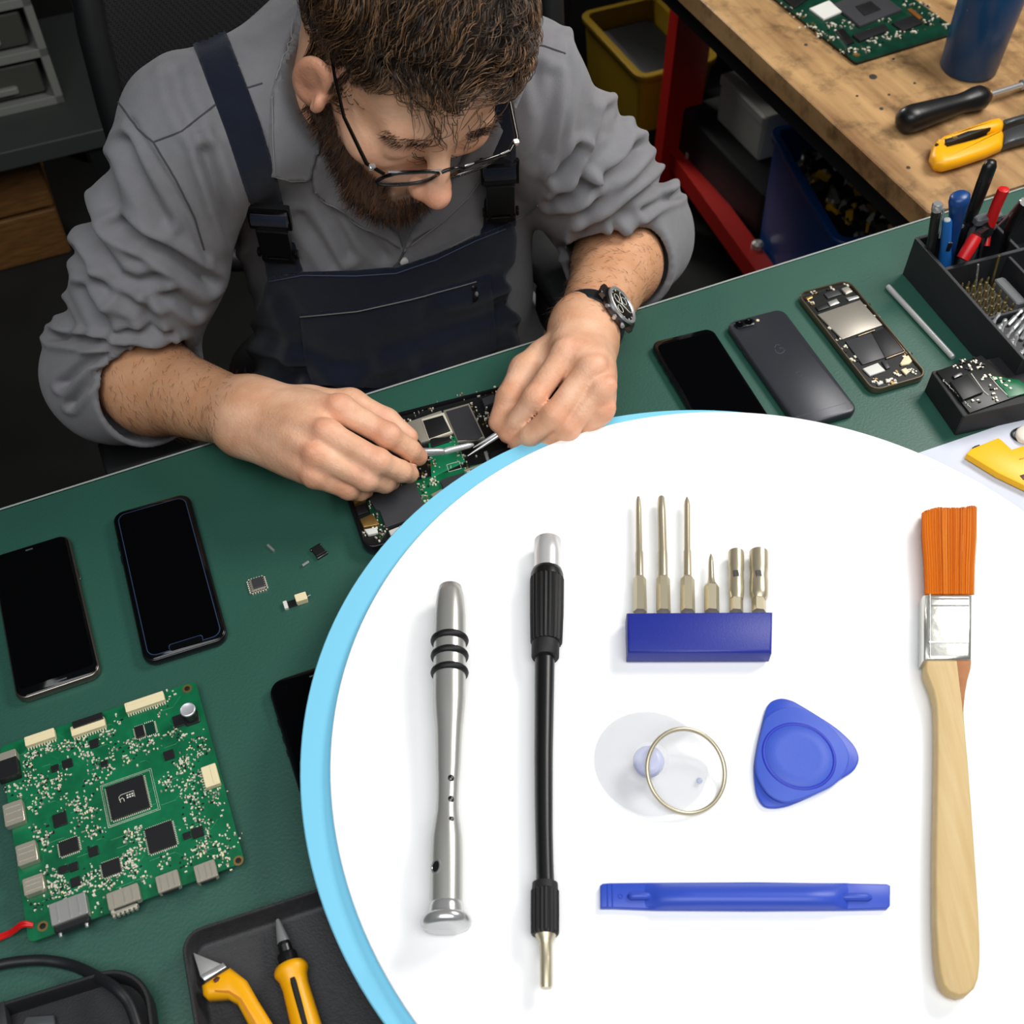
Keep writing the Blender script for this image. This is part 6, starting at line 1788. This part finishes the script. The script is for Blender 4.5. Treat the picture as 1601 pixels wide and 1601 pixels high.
# ---------------------------------------------------------------- overalls
DENIM = mat('navy_overall_cloth', (21, 27, 42), .8, spec=.2, bump=.4, bscale=1300, var=.12, vscale=60, sheen=.15)
BIB = [(417, 433), (473, 422), (556, 423), (619, 419), (681, 398), (744, 368), (803, 345), (809, 372), (806, 408), (790, 437), (800, 470), (812, 510), (818, 560), (830, 700), (700, 900), (300, 900), (200, 640), (292, 575), (335, 545), (372, 525), (394, 500), (408, 465)]
ov = Shape(); ov.add(torso); ov.add(rcone(ZZ(-.21, .70, -.22), ZZ(-.20, 1.05, -.24), .085, .115), .04); ov.add(rcone(ZZ(.0, .74, -.22), ZZ(-.02, 1.09, -.24), .085, .115), .04)
ov.grow(.010); ov.clip(outline(BIB), .002)
OVF = [([(330, 560), (400, 545), (470, 560), (560, 600)], .008, 12), ([(600, 560), (680, 545), (760, 520), (805, 500)], .008, 13), ([(640, 590), (720, 560), (800, 530)], .008, 12), ([(480, 600), (560, 585), (640, 570)], .007, 12),
       ([(300, 590), (360, 590), (430, 620)], .008, 12), ([(690, 480), (740, 470), (790, 450)], .006, 12), ([(430, 480), (450, 520), (460, 570)], .004, 12)]
def ov_disp(pos, n):
    x, y, d = project(pos); out = np.zeros(len(pos)); face = np.clip(-(n @ _F) * 2 + .6, 0, 1)
    for pts, a, w in OVF:
        q = line_dist(x, y, pts); out += face * a * (np.exp(-(q / w) ** 2) - .5 * np.exp(-((q - w * 1.9) / w) ** 2))
    out += .003 * np.array([mnoise.noise(Vector(p) * 12) for p in pos])
    return out
overalls, opos, oquads = sculpt('overalls', ov, (-.50, .60, ZB - .42), (.25, 1.30, ZB + .30), .0032, DENIM, man, 2, disp=ov_disp)
OVB = bvh((opos, oquads)); BOTH = bvh((spos, squads), (opos, oquads))
STITCHC = mat('grey_stitching', (138, 138, 140), .8)
STITCH = mat('pale_stitching', (120, 118, 112), .8)
STITCHB = mat('blue_stitching', (70, 80, 104), .8)
drape('bib_pocket', [(470, 489), (560, 480), (640, 462), (765, 427), (770, 470), (776, 545), (700, 585), (590, 606), (490, 600), (476, 560)], OVB, .0022, DENIM, overalls, smooth_it=10)
stitch('stitching', [(472, 492), (560, 483), (640, 465), (762, 431)], OVB, .0036, .0006, STITCH, overalls)
stitch('stitching', [(421, 440), (473, 430), (556, 431), (619, 427), (681, 406), (744, 376), (800, 354)], OVB, .0006, .0005, STITCHB, overalls)
drape('zip_tab', [(733, 444), (742, 440), (746, 468), (737, 472)], OVB, .004, BLACKP, overalls, step=3)
m = MB(); p, n_ = cast(OVB, 741, 458, .006); m.ball(p - Vector(man.location), (.002, .002, .003), 10); m.build('zip_pull', STEEL, overalls)
def strap_bow(x, y): return .0
drape('shoulder_strap', [(300, 66), (349, 38), (372, 100), (405, 190), (441, 309), (447, 330), (396, 338), (390, 323), (352, 205)], BOTH, .0035, DENIM, overalls, smooth_it=14)
drape('strap_end', [(412, 385), (462, 376), (474, 425), (421, 436)], BOTH, .0045, DENIM, overalls, smooth_it=12)
drape('shoulder_strap', [(766, 120), (800, 110), (806, 190), (808, 268), (758, 276), (764, 200)], BOTH, .0035, DENIM, overalls, smooth_it=14)
drape('strap_end', [(756, 308), (803, 300), (804, 352), (754, 368)], BOTH, .0045, DENIM, overalls, smooth_it=12)
BUCK = mat('black_buckle_plastic', (22, 22, 23), .3)
def buckle(c4, ax):
    "side release buckle over the strap; c4: picture corners TL TR BR BL"
    P = [cast(BOTH, x, y)[0] for x, y in c4]; N_ = sum((cast(BOTH, x, y)[1] for x, y in c4), Vector()).normalized()
    c = sum(P, Vector()) / 4; up = ((P[0] + P[1]) - (P[2] + P[3])) / 2; H_ = up.length; up.normalize(); up = (up - N_ * up.dot(N_)).normalized(); rt = up.cross(N_); W_ = ((P[1] + P[2]) - (P[0] + P[3])).length / 2
    M = Matrix((rt, up, N_)).transposed(); c = c + N_ * .010
    b = Vector(man.location)
    def part(nm, pieces, mt=BUCK):
        m = MB()
        for (x, y, z, sx, sy, sz) in pieces: m.box(c + M @ Vector((x * W_, y * H_, z)) - b, (sx * W_, sy * H_, sz), M=M, bev=.0012)
        return m.build(nm, mt, overalls)
    o1 = part('strap_slider', [(0, .46, 0, 1.10, .06, .005), (0, .14, .0, 1.10, .06, .005), (-.52, .30, 0, .07, .36, .006), (.52, .30, 0, .07, .36, .006)])
    o2 = part('buckle', [(0, -.12, .001, .84, .46, .008), (-.34, -.34, .001, .10, .2, .007), (.34, -.34, .001, .10, .2, .007), (.50, -.36, 0, .10, .10, .006), (-.50, -.36, 0, .10, .10, .006), (0, -.46, 0, .9, .08, .006)])
    m = MB(); m.tube([c + M @ Vector((x * W_, .30 * H_, .004)) - b for x in (-.46, 0, .46)], .0075, 10, flat=.55, nref=N_); m.build('strap_fold', DENIM, overalls, 60)
buckle([(389, 312), (447, 300), (468, 386), (410, 398)], 0)
buckle([(753, 243), (808, 240), (806, 318), (756, 324)], 0)
# ---------------------------------------------------------------- collar, placket, pocket
drape('collar', [(472, -4), (458, 40), (436, 95), (423, 150), (419, 215), (419, 272), (450, 277), (484, 276), (497, 225), (505, 180), (512, 110), (520, 30)], SHB, .0065, CLOTH, shirt, smooth_it=16)
drape('lapel', [(484, 262), (490, 296), (512, 314), (548, 340), (590, 366), (628, 389), (622, 366), (604, 348), (575, 318), (545, 275), (515, 225), (500, 200)], SHB, .0055, CLOTH, shirt, smooth_it=16)
drape('lapel', [(630, 393), (646, 372), (690, 345), (730, 305), (760, 260), (790, 200), (770, 160), (730, 230), (690, 300), (650, 345), (640, 362)], SHB, .0055, CLOTH, shirt, smooth_it=16)
drape('collar', [(840, -4), (838, 60), (825, 130), (805, 175), (790, 130), (800, 50), (810, -4)], SHB, .0065, CLOTH, shirt, smooth_it=16)
UNDER = mat('grey_undershirt', (96, 96, 98), .9, bump=.3, bscale=1500)
drape('undershirt', [(560, 280), (604, 348), (622, 366), (629, 388), (640, 362), (652, 342), (700, 280), (690, 230), (600, 230)], SHB, .0012, UNDER, shirt, smooth_it=16)
stitch('seam', [(240, 222), (285, 205), (335, 165), (372, 142), (418, 128)], SHB, .0004, .0007, mat('dark_seam', (72, 72, 74), .9), shirt)
stitch('seam', [(822, 68), (850, 72), (890, 86)], SHB, .0004, .0007, mat('dark_seam', (72, 72, 74)), shirt)
stitch('seam', [(186, 160), (215, 200), (240, 222), (275, 280), (305, 340), (322, 400)], SHB, .0006, .0008, mat('dark_seam', (72, 72, 74)), shirt)
stitch('pocket_edge', [(704, 395), (702, 386), (750, 362)], SHB, .001, .0008, STITCH, shirt)
stitch('pocket_edge', [(805, 343), (825, 334), (845, 318)], SHB, .001, .0008, STITCH, shirt)
stitch('placket_edge', [(632, 392), (622, 410), (612, 420)], SHB, .001, .0012, mat('dark_seam', (72, 72, 74)), shirt)
for pts in ([(423, 152), (421, 215), (422, 268), (450, 273), (481, 272)], [(430, 128), (445, 75), (463, 25)]): stitch('collar_stitching', pts, SHB, .0072, .0005, STITCHC, shirt)
for pts in ([(491, 292), (513, 309), (549, 335), (591, 361), (622, 382)], [(640, 378), (690, 340), (728, 303), (752, 268)]): stitch('lapel_stitching', pts, SHB, .0062, .0005, STITCHC, shirt)
p, n_ = cast(SHB, 631, 407, .0015); m = MB(); m.lathe([(.0042, -.001), (.0042, .0012), (.003, .0018)], p - Vector(man.location), n_, 16); m.build('button', mat('pearl_button', (216, 214, 208), .3), shirt, 50)
print('clothes t', _t.time() - _t0)
# ================================================================== hair, beard, brows
BODYF = Shape(); BODYF.add(head, 0)
cap0 = Shape()
cap0.add(he((0, -.016, .047), (.0735, .102, .090)))
cap0.add(he((.006, .030, .072), (.061, .068, .058)), .03)
cap0.add(he((0, .0, .095), (.054, .075, .045)), .03)
def hairline(q):
    x, y, z = q[:, 0], q[:, 1], q[:, 2]
    hl = np.interp(y, [-.12, -.06, -.025, -.012, .012, .026, .034, .055, .075, .12], [-.06, -.055, -.02, .030, .026, .022, .044, .072, .084, .084])
    return hl + .006 * np.sin(x * 160) * (y > .04)
def hclip(P):
    q = hloc(P); return (hairline(q) - q[:, 2]) * .8
hairbase = Shape(); hairbase.add(cap0); hairbase.clip(hclip, .004)
def hair_disp(pos, n):
    q = hloc(pos); out = np.zeros(len(pos))
    for i in range(len(pos)):
        v = Vector((q[i, 0] * 42, q[i, 1] * 14, q[i, 2] * 22)); out[i] = .0030 * mnoise.noise(v) + .0016 * mnoise.noise(v * 2.3)
    return out
HAIRM = [mat('hair_dark_brown', (40, 28, 20), .4, spec=.6), mat('hair_brown', (78, 56, 39), .36, spec=.6), mat('hair_light_brown', (130, 96, 66), .34, spec=.7)]
HBASE = mat('hair_under', (32, 23, 16), .6, spec=.3)
hair, hpos, hquads = sculpt('hair', hairbase, V(HC) - .17, V(HC) + .19, .0024, HBASE, man, 2, disp=hair_disp)
surf = Shape(); surf.add(head, 0); surf.add(cap0, .006)
def grad(f, P, e=.0012):
    g = np.zeros_like(P)
    for c in range(3):
        d = np.zeros(3); d[c] = e; g[:, c] = f(P + d) - f(P - d)
    return g / np.maximum(np.linalg.norm(g, axis=1), 1e-9)[:, None]
rs_ = np.random.RandomState(7)
def pickroots(pos, n, weight):
    w = weight / weight.sum(); return pos[rs_.choice(len(pos), n, p=w)]
hq = hloc(hpos); wgt = np.ones(len(hpos)) * (hq[:, 2] > .0) * np.where(hq[:, 1] < -.07, .3, 1) * np.where(hq[:, 2] > .05, 1.5, .9) * ~((np.abs(hq[:, 0]) > .058) & (hq[:, 2] < .036) & (np.abs(hq[:, 1] - .012) < .036)) + 1e-9
NS, NC, ST = 6500, 170, 13
roots = pickroots(hpos, NS + NC, wgt)
def flow(q):
    x, y, z = q[:, 0], q[:, 1], q[:, 2]
    top = np.clip((z - .045) / .035, 0, 1) * np.clip((.083 - np.abs(x)) / .02, 0, 1)
    n1 = np.array([mnoise.noise(Vector((a * 17, b * 12, c * 14))) for a, b, c in q])
    n2 = np.array([mnoise.noise(Vector((a * 24 + 9, b * 16 + 4, c * 18))) for a, b, c in q])
    d = np.zeros_like(q)
    d[:, 0] = top * (-.25 + 2.6 * n1 + x * 5) + (1 - top) * .25 * n1
    d[:, 1] = top * 1.0 + (1 - top) * (-.25 + .4 * n2)
    d[:, 2] = top * (-.10 + .9 * n2) - (1 - top) * 1.0
    return d, top
Pn = roots + 0; q0 = hloc(Pn); _, top0 = flow(q0)
LEN = np.where(top0 > .5, rs_.uniform(.045, .080, len(Pn)) * np.interp(q0[:, 1], [.0, .03, .07], [1, .72, .30]), rs_.uniform(.012, .022, len(Pn)))
lift_h = np.where(top0 > .5, rs_.uniform(.002, .010, len(Pn)), rs_.uniform(.0005, .0025, len(Pn)))
ph = np.array([mnoise.noise(Vector(a) * 30) for a in roots]) * 6; amp = np.where(top0 > .5, rs_.uniform(.35, .9, len(Pn)), .15)
pts_all = [Pn.copy()]
for s in range(1, ST):
    q = hloc(Pn); d, tp = flow(q)
    n_ = grad(surf, Pn); dw = d @ HR.T; dw -= (dw * n_).sum(1)[:, None] * n_; dw /= np.maximum(np.linalg.norm(dw, axis=1), 1e-6)[:, None]
    an = amp * np.sin(ph + s * .5); side = np.cross(n_, dw)
    dw = dw * np.cos(an)[:, None] + side * np.sin(an)[:, None]
    Pn = Pn + dw * (LEN / (ST - 1))[:, None]
    t = s / (ST - 1); tgt = lift_h * math.sin(PI * min(1, t * .9 + .1)) + .0006
    e = surf(Pn); Pn = Pn - grad(surf, Pn) * (e - tgt)[:, None]
    pts_all.append(Pn.copy())
S_ = np.stack(pts_all, 1)
cen, rest = S_[:NC], S_[NC:]
dist = ((rest[:, None, 0] - cen[None, :, 0]) ** 2).sum(-1); near = dist.argmin(1)
tt = np.linspace(0, 1, ST)[None, :, None]
off = rest[:, :1] - cen[near][:, :1]
rest = rest * (1 - .62 * tt ** .9) + (cen[near] + off * .45) * (.62 * tt ** .9)
def strands(name, S, r0, mats, parent, seed, sides=3, wts=(4, 4, 3), clump=None):
    R = random.Random(seed); m = MB(); base = Vector(man.location); n = S.shape[1]
    rr = [r0 * (1 - .75 * (k / (n - 1)) ** 1.5) for k in range(n)]
    for i in range(len(S)):
        m.mat(R.choices(range(len(mats)), wts)[0] if clump is None or R.random() < .65 else (int(clump[i] * 7919 + (i % 3 == 0) * R.randint(0, 2)) % len(mats)))
        m.tube([Vector(p) - base for p in S[i]], rr, sides, cap=False)
    o = m.build(name, mats, parent, 0)
    o.data.polygons.foreach_set('use_smooth', [True] * len(o.data.polygons))
    o['kind'] = 'stuff'; return o
strands('hair_strands', np.concatenate([cen, rest]), .00038, HAIRM, hair, 1, clump=np.concatenate([np.arange(NC), near]))
tn = skin_tone(bpos)
bq = hloc(bpos)
def short(rootP, dirs, L, lift, n=5, curl=.15):
    P = rootP.copy(); out = [P.copy()]; d = dirs / np.linalg.norm(dirs, axis=1)[:, None]
    for s in range(1, n):
        d = d + rs_.normal(0, curl, d.shape); d /= np.linalg.norm(d, axis=1)[:, None]
        P = P + d * (L / (n - 1))[:, None]; out.append(P.copy())
    return np.stack(out, 1)
bn = vnormals(bpos, bquads)
def beard_w(): return tn['beard'] * (tn['beard'] > .35) + 1e-9
idx = rs_.choice(len(bpos), 3600, p=beard_w() / beard_w().sum())
rq_ = bq[idx]; dl = np.zeros((len(idx), 3)); dl[:, 0] = np.sign(rq_[:, 0]) * .25 * (np.abs(rq_[:, 0]) > .02); dl[:, 1] = .35; dl[:, 2] = -1
D_ = dl @ HR.T + bn[idx] * .55 + rs_.normal(0, .2, (len(idx), 3))
Lb = np.where(rq_[:, 2] < -.045, rs_.uniform(.007, .013, len(idx)), rs_.uniform(.004, .008, len(idx)))
BEARD = [mat('beard_dark', (28, 18, 12), .5), mat('beard_brown', (62, 38, 22), .45), mat('beard_auburn', (106, 64, 34), .45)]
strands('beard', short(bpos[idx] - bn[idx] * .0005, D_, Lb, 0, 5), .00030, BEARD, man, 3, wts=(4, 4, 2))
m_ = (np.abs(np.abs(bq[:, 0]) - .031) < .017) & (np.abs(bq[:, 2] - .022 + .10 * np.clip(np.abs(bq[:, 0]) - .036, 0, 1)) < .0045) & (bq[:, 1] > .055)
ib = np.flatnonzero(m_)
if len(ib):
    ib = rs_.choice(ib, 360); dl = np.zeros((len(ib), 3)); dl[:, 0] = np.sign(bq[ib, 0]); dl[:, 2] = .15; dl[:, 1] = .1
    strands('eyebrows', short(bpos[ib], dl @ HR.T + bn[ib] * .25, rs_.uniform(.005, .009, len(ib)), 0, 4), .00022, BEARD, man, 4, wts=(5, 4, 1))
wa = (tn['arm'] > .5) & ((bn @ _F) < .25)
ia = rs_.choice(np.flatnonzero(wa), 1500)
dl = np.zeros((len(ia), 3))
for A_, B_ in ((ER, WR), (EL, WL)):
    a = V(A_); dv = V((B_ - A_).normalized()); t = ((bpos[ia] - a) @ dv)
    sel = np.linalg.norm(bpos[ia] - a - t[:, None] * dv, axis=1) < .08
    dl[sel] = dv * .8 + np.cross(dv, bn[ia[sel]]) * .7
strands('arm_hair', short(bpos[ia] - bn[ia] * .0003, dl + bn[ia] * .28 + rs_.normal(0, .2, dl.shape), rs_.uniform(.008, .014, len(ia)), 0, 5, .12), .00013, [mat('arm_hair', (58, 36, 22), .5)], man, 5, wts=(1,))

# ================================================================== glasses
GF = mat('glasses_black', (12, 12, 13), .18); LENS = mat('clear_lens', (200, 206, 210), .03, alpha=.10, spec=.8)
gl = thing('glasses', 'black framed rectangular glasses low on the man\'s nose', 'glasses', hd(0, .112, .01))
G0 = Vector(gl.location)
GZ, GY = .007, .114
def gp(x, z, dy=0): return hd(x * .85, GY - 1.6 * x * x + dy + .36 * min(z, 0), GZ + z) - G0
m = MB()
for s in (-1, 1):
    loop = []
    for k in range(29):
        a = 2 * PI * k / 28; ca, sa = cos(a), sin(a)
        x = .0375 + .0265 * math.copysign(abs(ca) ** .55, ca); z = -.012 + .0165 * math.copysign(abs(sa) ** .6, sa)
        loop.append(gp(s * x, z))
    m.tube(loop, .0016, 7)
m.tube([gp(x, .001 + .003 * (1 - (x / .011) ** 2)) for x in (-.011, -.006, 0, .006, .011)], .0016, 7)
m.build('front_frame', GF, gl, 60)
for s in (-1, 1):
    m = MB(); m.tube([gp(s * x, .0045) for x in (.012, .03, .05, .064)], .0008, 6); m.build('bright_rim_edge', STEEL, gl, 60)
    m = MB(); ring = []
    for k in range(28):
        a = 2 * PI * k / 28; ca, sa = cos(a), sin(a)
        ring.append((.0375 + .0255 * math.copysign(abs(ca) ** .55, ca), -.012 + .0155 * math.copysign(abs(sa) ** .6, sa)))
    m.rings([[gp(s * x, z, -.0004) for x, z in ring], [gp(s * x, z, .0008) for x, z in ring]]); m.build('lens', LENS, gl, 30)
    m = MB(); H_ = gp(s * .066, .001)
    m.tube([H_, hd(s * .0675, .097, GZ + .003) - G0, hd(s * .0730, .060, GZ + .010) - G0, hd(s * .0735, .036, GZ + .022) - G0, hd(s * .0725, .020, GZ + .030) - G0, hd(s * .072, .004, GZ + .032) - G0], [.0022, .0024, .0020, .0019, .0019, .0016], 8, flat=.7); m.build('temple_arm', GF, gl, 60)
    m = MB(); m.box(hd(s * .0645, .1005, GZ + .003) - G0, (.005, .004, .004), M=Matrix((HL, HF, HU)).transposed(), bev=.0006); m.build('hinge', STEEL, gl)

# ================================================================== wrist watch
ax = (WL - EL).normalized(); wcx = EL.lerp(WL, .925); Ra = .0305
nw = camvec((.69, .30, .66)).normalized(); nw = (nw - ax * nw.dot(ax)).normalized(); tw_ = ax.cross(nw)
wt_ = thing('wrist_watch', 'black chronograph watch with a dark leather strap on the man\'s left wrist', 'watch', wcx)
LEATH = mat('black_leather', (24, 25, 28), .5, bump=.25, bscale=500)
m = MB(); n = 48; rs = []
for k in range(n):
    a = 2 * PI * k / n; d = nw * cos(a) + tw_ * sin(a); rr = Ra + .0008
    rs.append([d * rr - ax * .0105, d * (rr + .0026) - ax * .0098, d * (rr + .0032), d * (rr + .0026) + ax * .0098, d * rr + ax * .0105])
m.rings(rs + [rs[0]], False, False); m.build('strap', LEATH, wt_, 60)
m = MB()
for s in (-1, 1):
    pp_ = [(nw * cos(a) + tw_ * sin(a)) * (Ra + .0034) + ax * (s * .0088) for a in np.linspace(.5, 2 * PI - .5, 40)]
    m.tube(pp_, .0003, 4)
m.build('strap_stitching', STITCHB, wt_, 60)
c0 = nw * (Ra + .001)
m = MB(); m.lathe([(.0185, 0), (.0200, .002), (.0202, .0065), (.0190, .0085)], c0, nw, 48); cs_ = m.build('watch_case', DARKSTEEL, wt_, 40)
m = MB(); m.lathe([(.0195, .0080), (.0192, .0098), (.0178, .0104), (.0166, .0092), (.0160, .0088)], c0, nw, 48, cap0=False, cap1=False); m.build('bezel', STEEL, wt_, 50)
m = MB(); m.lathe([(.0168, .0080), (.0166, .0086)], c0, nw, 40); dl_ = m.build('dial', mat('watch_dial', (9, 9, 10), .3), wt_, 30)
for a, r in ((0, .0085), (PI * .5, .0085), (PI, .0085)):
    m = MB(); m.torus(c0 + (ax * cos(a) + tw_ * sin(a)) * r + nw * .0088, .0040, .00028, nw, 24, 5); m.build('subdial', SILK, dl_)
for k in range(12):
    a = 2 * PI * k / 12; d = ax * cos(a) + tw_ * sin(a)
    m = MB(); m.tube([c0 + d * .0142 + nw * .0088, c0 + d * .0158 + nw * .0088], .0004, 4); m.build('hour_mark', SILK, dl_, 0)
for a, L_ in ((.9, .010), (2.5, .0135), (4.4, .0125)):
    d = ax * cos(a) + tw_ * sin(a); m = MB(); m.tube([c0 + nw * .0090, c0 + d * L_ + nw * .0090], [.0006, .0002], 4); m.build('watch_hand', SILK, dl_, 0)
for k, a in enumerate((-.55, 0, .55)):
    d = (ax * cos(a) + tw_ * sin(a)); m = MB(); m.lathe([(.0022 if k == 1 else .0017, .0), (.0024 if k == 1 else .0019, .003), (.0018, .0045)], c0 + d * .0195 + nw * .0045, d, 12, rib=2, ribd=.1); m.build('crown', STEEL, wt_, 30)
for s in (-1, 1):
    m = MB(); m.box(c0 + tw_ * (s * .0195) + nw * .002, (.018, .010, .005), M=Matrix((ax, tw_, nw)).transposed(), bev=.0015); m.build('lug', DARKSTEEL, wt_)

# ================================================================== tools in the hands
tz = thing('tweezers', 'steel tweezers held in the man\'s left fingers, nearer the watch', 'tweezers', on(779, 680, .036))
T0 = Vector(tz.location)
for s, pa, pb2 in ((0, (731, 713, .019), (784, 678, .030)), (1, (740, 700, .020), (782, 675, .031))):
    a_, b_ = on(*pa) - T0, on(*pb2) - T0; e_ = b_ + (b_ - a_) * .30 - Vector((0, 0, .001))
    m = MB(); m.tube([a_, a_.lerp(b_, .25), a_.lerp(b_, .6), b_, e_], [.0006, .0013, .0022, .0030, .0032], 10, flat=.75); m.build('tweezer_arm', mat('bright_steel', (222, 222, 222)), tz, 60)
pr = thing('probe_tool', 'steel probe pointing right from the fingertips of the man\'s right hand', 'tool', on(664, 707, .034))
T0 = Vector(pr.location)
a_, b_, c_, d_ = [on(*q) - T0 for q in ((640, 708, .036), (664, 707, .033), (694, 706, .028), (740, 695, .022))]
m = MB(); m.tube([a_, b_, b_.lerp(c_, .9), c_], [.0036, .0038, .0034, .0026], 12); m.build('probe_grip', STEEL, pr, 60)
m = MB(); m.tube([c_, c_.lerp(d_, .1), c_.lerp(d_, .85), d_], [.0024, .0030, .0026, .0012], 12); m.build('probe_tip', mat('bright_steel', (222, 222, 222)), pr, 60)

# ================================================================== office chair
CHB = mat('chair_black_plastic', (20, 21, 22), .5); CHG = mat('chair_grey_pad', (48, 50, 50), .55)
def mesh_cloth():
    m = mat('chair_mesh', (11, 11, 12), .7); nt = m.node_tree; b = nt.nodes['Principled BSDF']
    tc = nt.nodes.new('ShaderNodeTexCoord'); v = nt.nodes.new('ShaderNodeTexVoronoi'); v.inputs['Scale'].default_value = 420; v.inputs['Randomness'].default_value = .15
    nt.links.new(tc.outputs['Object'], v.inputs['Vector'])
    r = nt.nodes.new('ShaderNodeValToRGB'); r.color_ramp.elements[0].position = .30; r.color_ramp.elements[0].color = (.25, .25, .25, 1); r.color_ramp.elements[1].position = .38; r.color_ramp.elements[1].color = (1, 1, 1, 1)
    nt.links.new(v.outputs['Distance'], r.inputs['Fac']); nt.links.new(r.outputs['Color'], b.inputs['Alpha']); return m
ch = thing('office_chair', 'black office chair with a mesh back, under the man', 'chair', (-.20, 1.10, 0))
c0 = Vector(ch.location); cyaw = rad(12)
CX = Vector((cos(cyaw), sin(cyaw), 0)); CYv = Vector((-sin(cyaw), cos(cyaw), 0))
bc_ = Vector((-.205, 1.235, 0))
def cbk(s, t):
    "chair back surface: s across -1..1, t up 0..1"
    return bc_ + CX * (s * .265) + CYv * (.10 * t * t - .05 * (1 - s * s) * -1 * .6) + Vector((0, 0, .52 + .50 * t)) - c0
outl = []
for k in range(48):
    a = 2 * PI * k / 48; ca, sa = cos(a), sin(a)
    outl.append((math.copysign(abs(ca) ** .5, ca), .5 + .5 * math.copysign(abs(sa) ** .55, sa)))
m = MB(); m.tube([cbk(s, t) for s, t in outl] + [cbk(*outl[0])], .017, 10); m.build('back_frame', CHB, ch, 60)
m = MB(); N_ = 16; vs = []; fs = []
for i in range(N_ + 1):
    for j in range(N_ + 1):
        u, v = i / N_ * 2 - 1, j / N_ * 2 - 1
        sx = u * math.sqrt(1 - v * v * .28); sy = v * math.sqrt(1 - u * u * .28)
        vs.append(cbk(sx * .98, .5 + .49 * sy))
for i in range(N_):
    for j in range(N_): fs.append([i * (N_ + 1) + j, (i + 1) * (N_ + 1) + j, (i + 1) * (N_ + 1) + j + 1, i * (N_ + 1) + j + 1])
off_ = CYv * .004
nv = len(vs); vs2 = vs + [p + off_ for p in vs]; m.add(vs2, fs + [[q + nv for q in f[::-1]] for f in fs]); m.build('mesh_back', mesh_cloth(), ch, 60)
sc0 = Vector((-.12, 1.02, .0)) - c0
m = MB(); m.loft(.48, .46, .10, [(.03, .40), (0, .415), (0, .43), (.02, .445)], c=sc0, rz=cyaw, seg=8); m.build('seat', CHB, ch, 60)
m = MB(); m.lathe([(.028, .09), (.028, .40)], sc0, seg=16); m.build('column', DARKSTEEL, ch)
for k in range(5):
    a = 2 * PI * k / 5 + .3; e = sc0 + Vector((cos(a) * .29, sin(a) * .29, 0))
    m = MB(); m.tube([sc0 + Vector((0, 0, .10)), e + Vector((0, 0, .075))], [.028, .018], 8); lg = m.build('base_leg', CHB, ch)
    m = MB(); m.lathe([(.026, -.014), (.03, -.010), (.03, .010), (.026, .014)], e + Vector((0, 0, .03)), (cos(a + 1.57), sin(a + 1.57), 0), 16); m.build('caster', CHB, lg)
m = MB(); m.tube([bc_ + Vector((0, .02, .55)) - c0, bc_ + Vector((0, .03, .40)) - c0, sc0 + Vector((0, .05, .395))], .02, 8); m.build('back_support', CHB, ch, 60)
def armrest(pts, h, th, post, nm='arm_pad', mt=CHG):
    P = [on(x, y, h) - c0 for x, y in pts]; zc = P[0].z
    m = MB(); m.prism([(p.x, p.y) for p in P], zc - th, zc, .006); m.build(nm, mt, ch, 50)
    q = on(post[0], post[1], h) - c0
    m = MB(); m.tube([Vector((q.x, q.y, zc - th)), Vector((q.x, q.y, .44)), Vector((q.x * .5 + sc0.x * .5, q.y * .5 + sc0.y * .5, .41))], .018, 8); m.build('arm_post', CHB, ch, 60)
armrest([(806, 392), (812, 350), (838, 342), (872, 385), (900, 440), (910, 490), (888, 500), (860, 455), (838, 420)], -.10, .030, (862, 420))
armrest([(150, 690), (165, 742), (300, 702), (400, 655), (380, 600), (280, 620)], -.12, .03, (280, 660), mt=CHB)
print('details t', _t.time() - _t0)
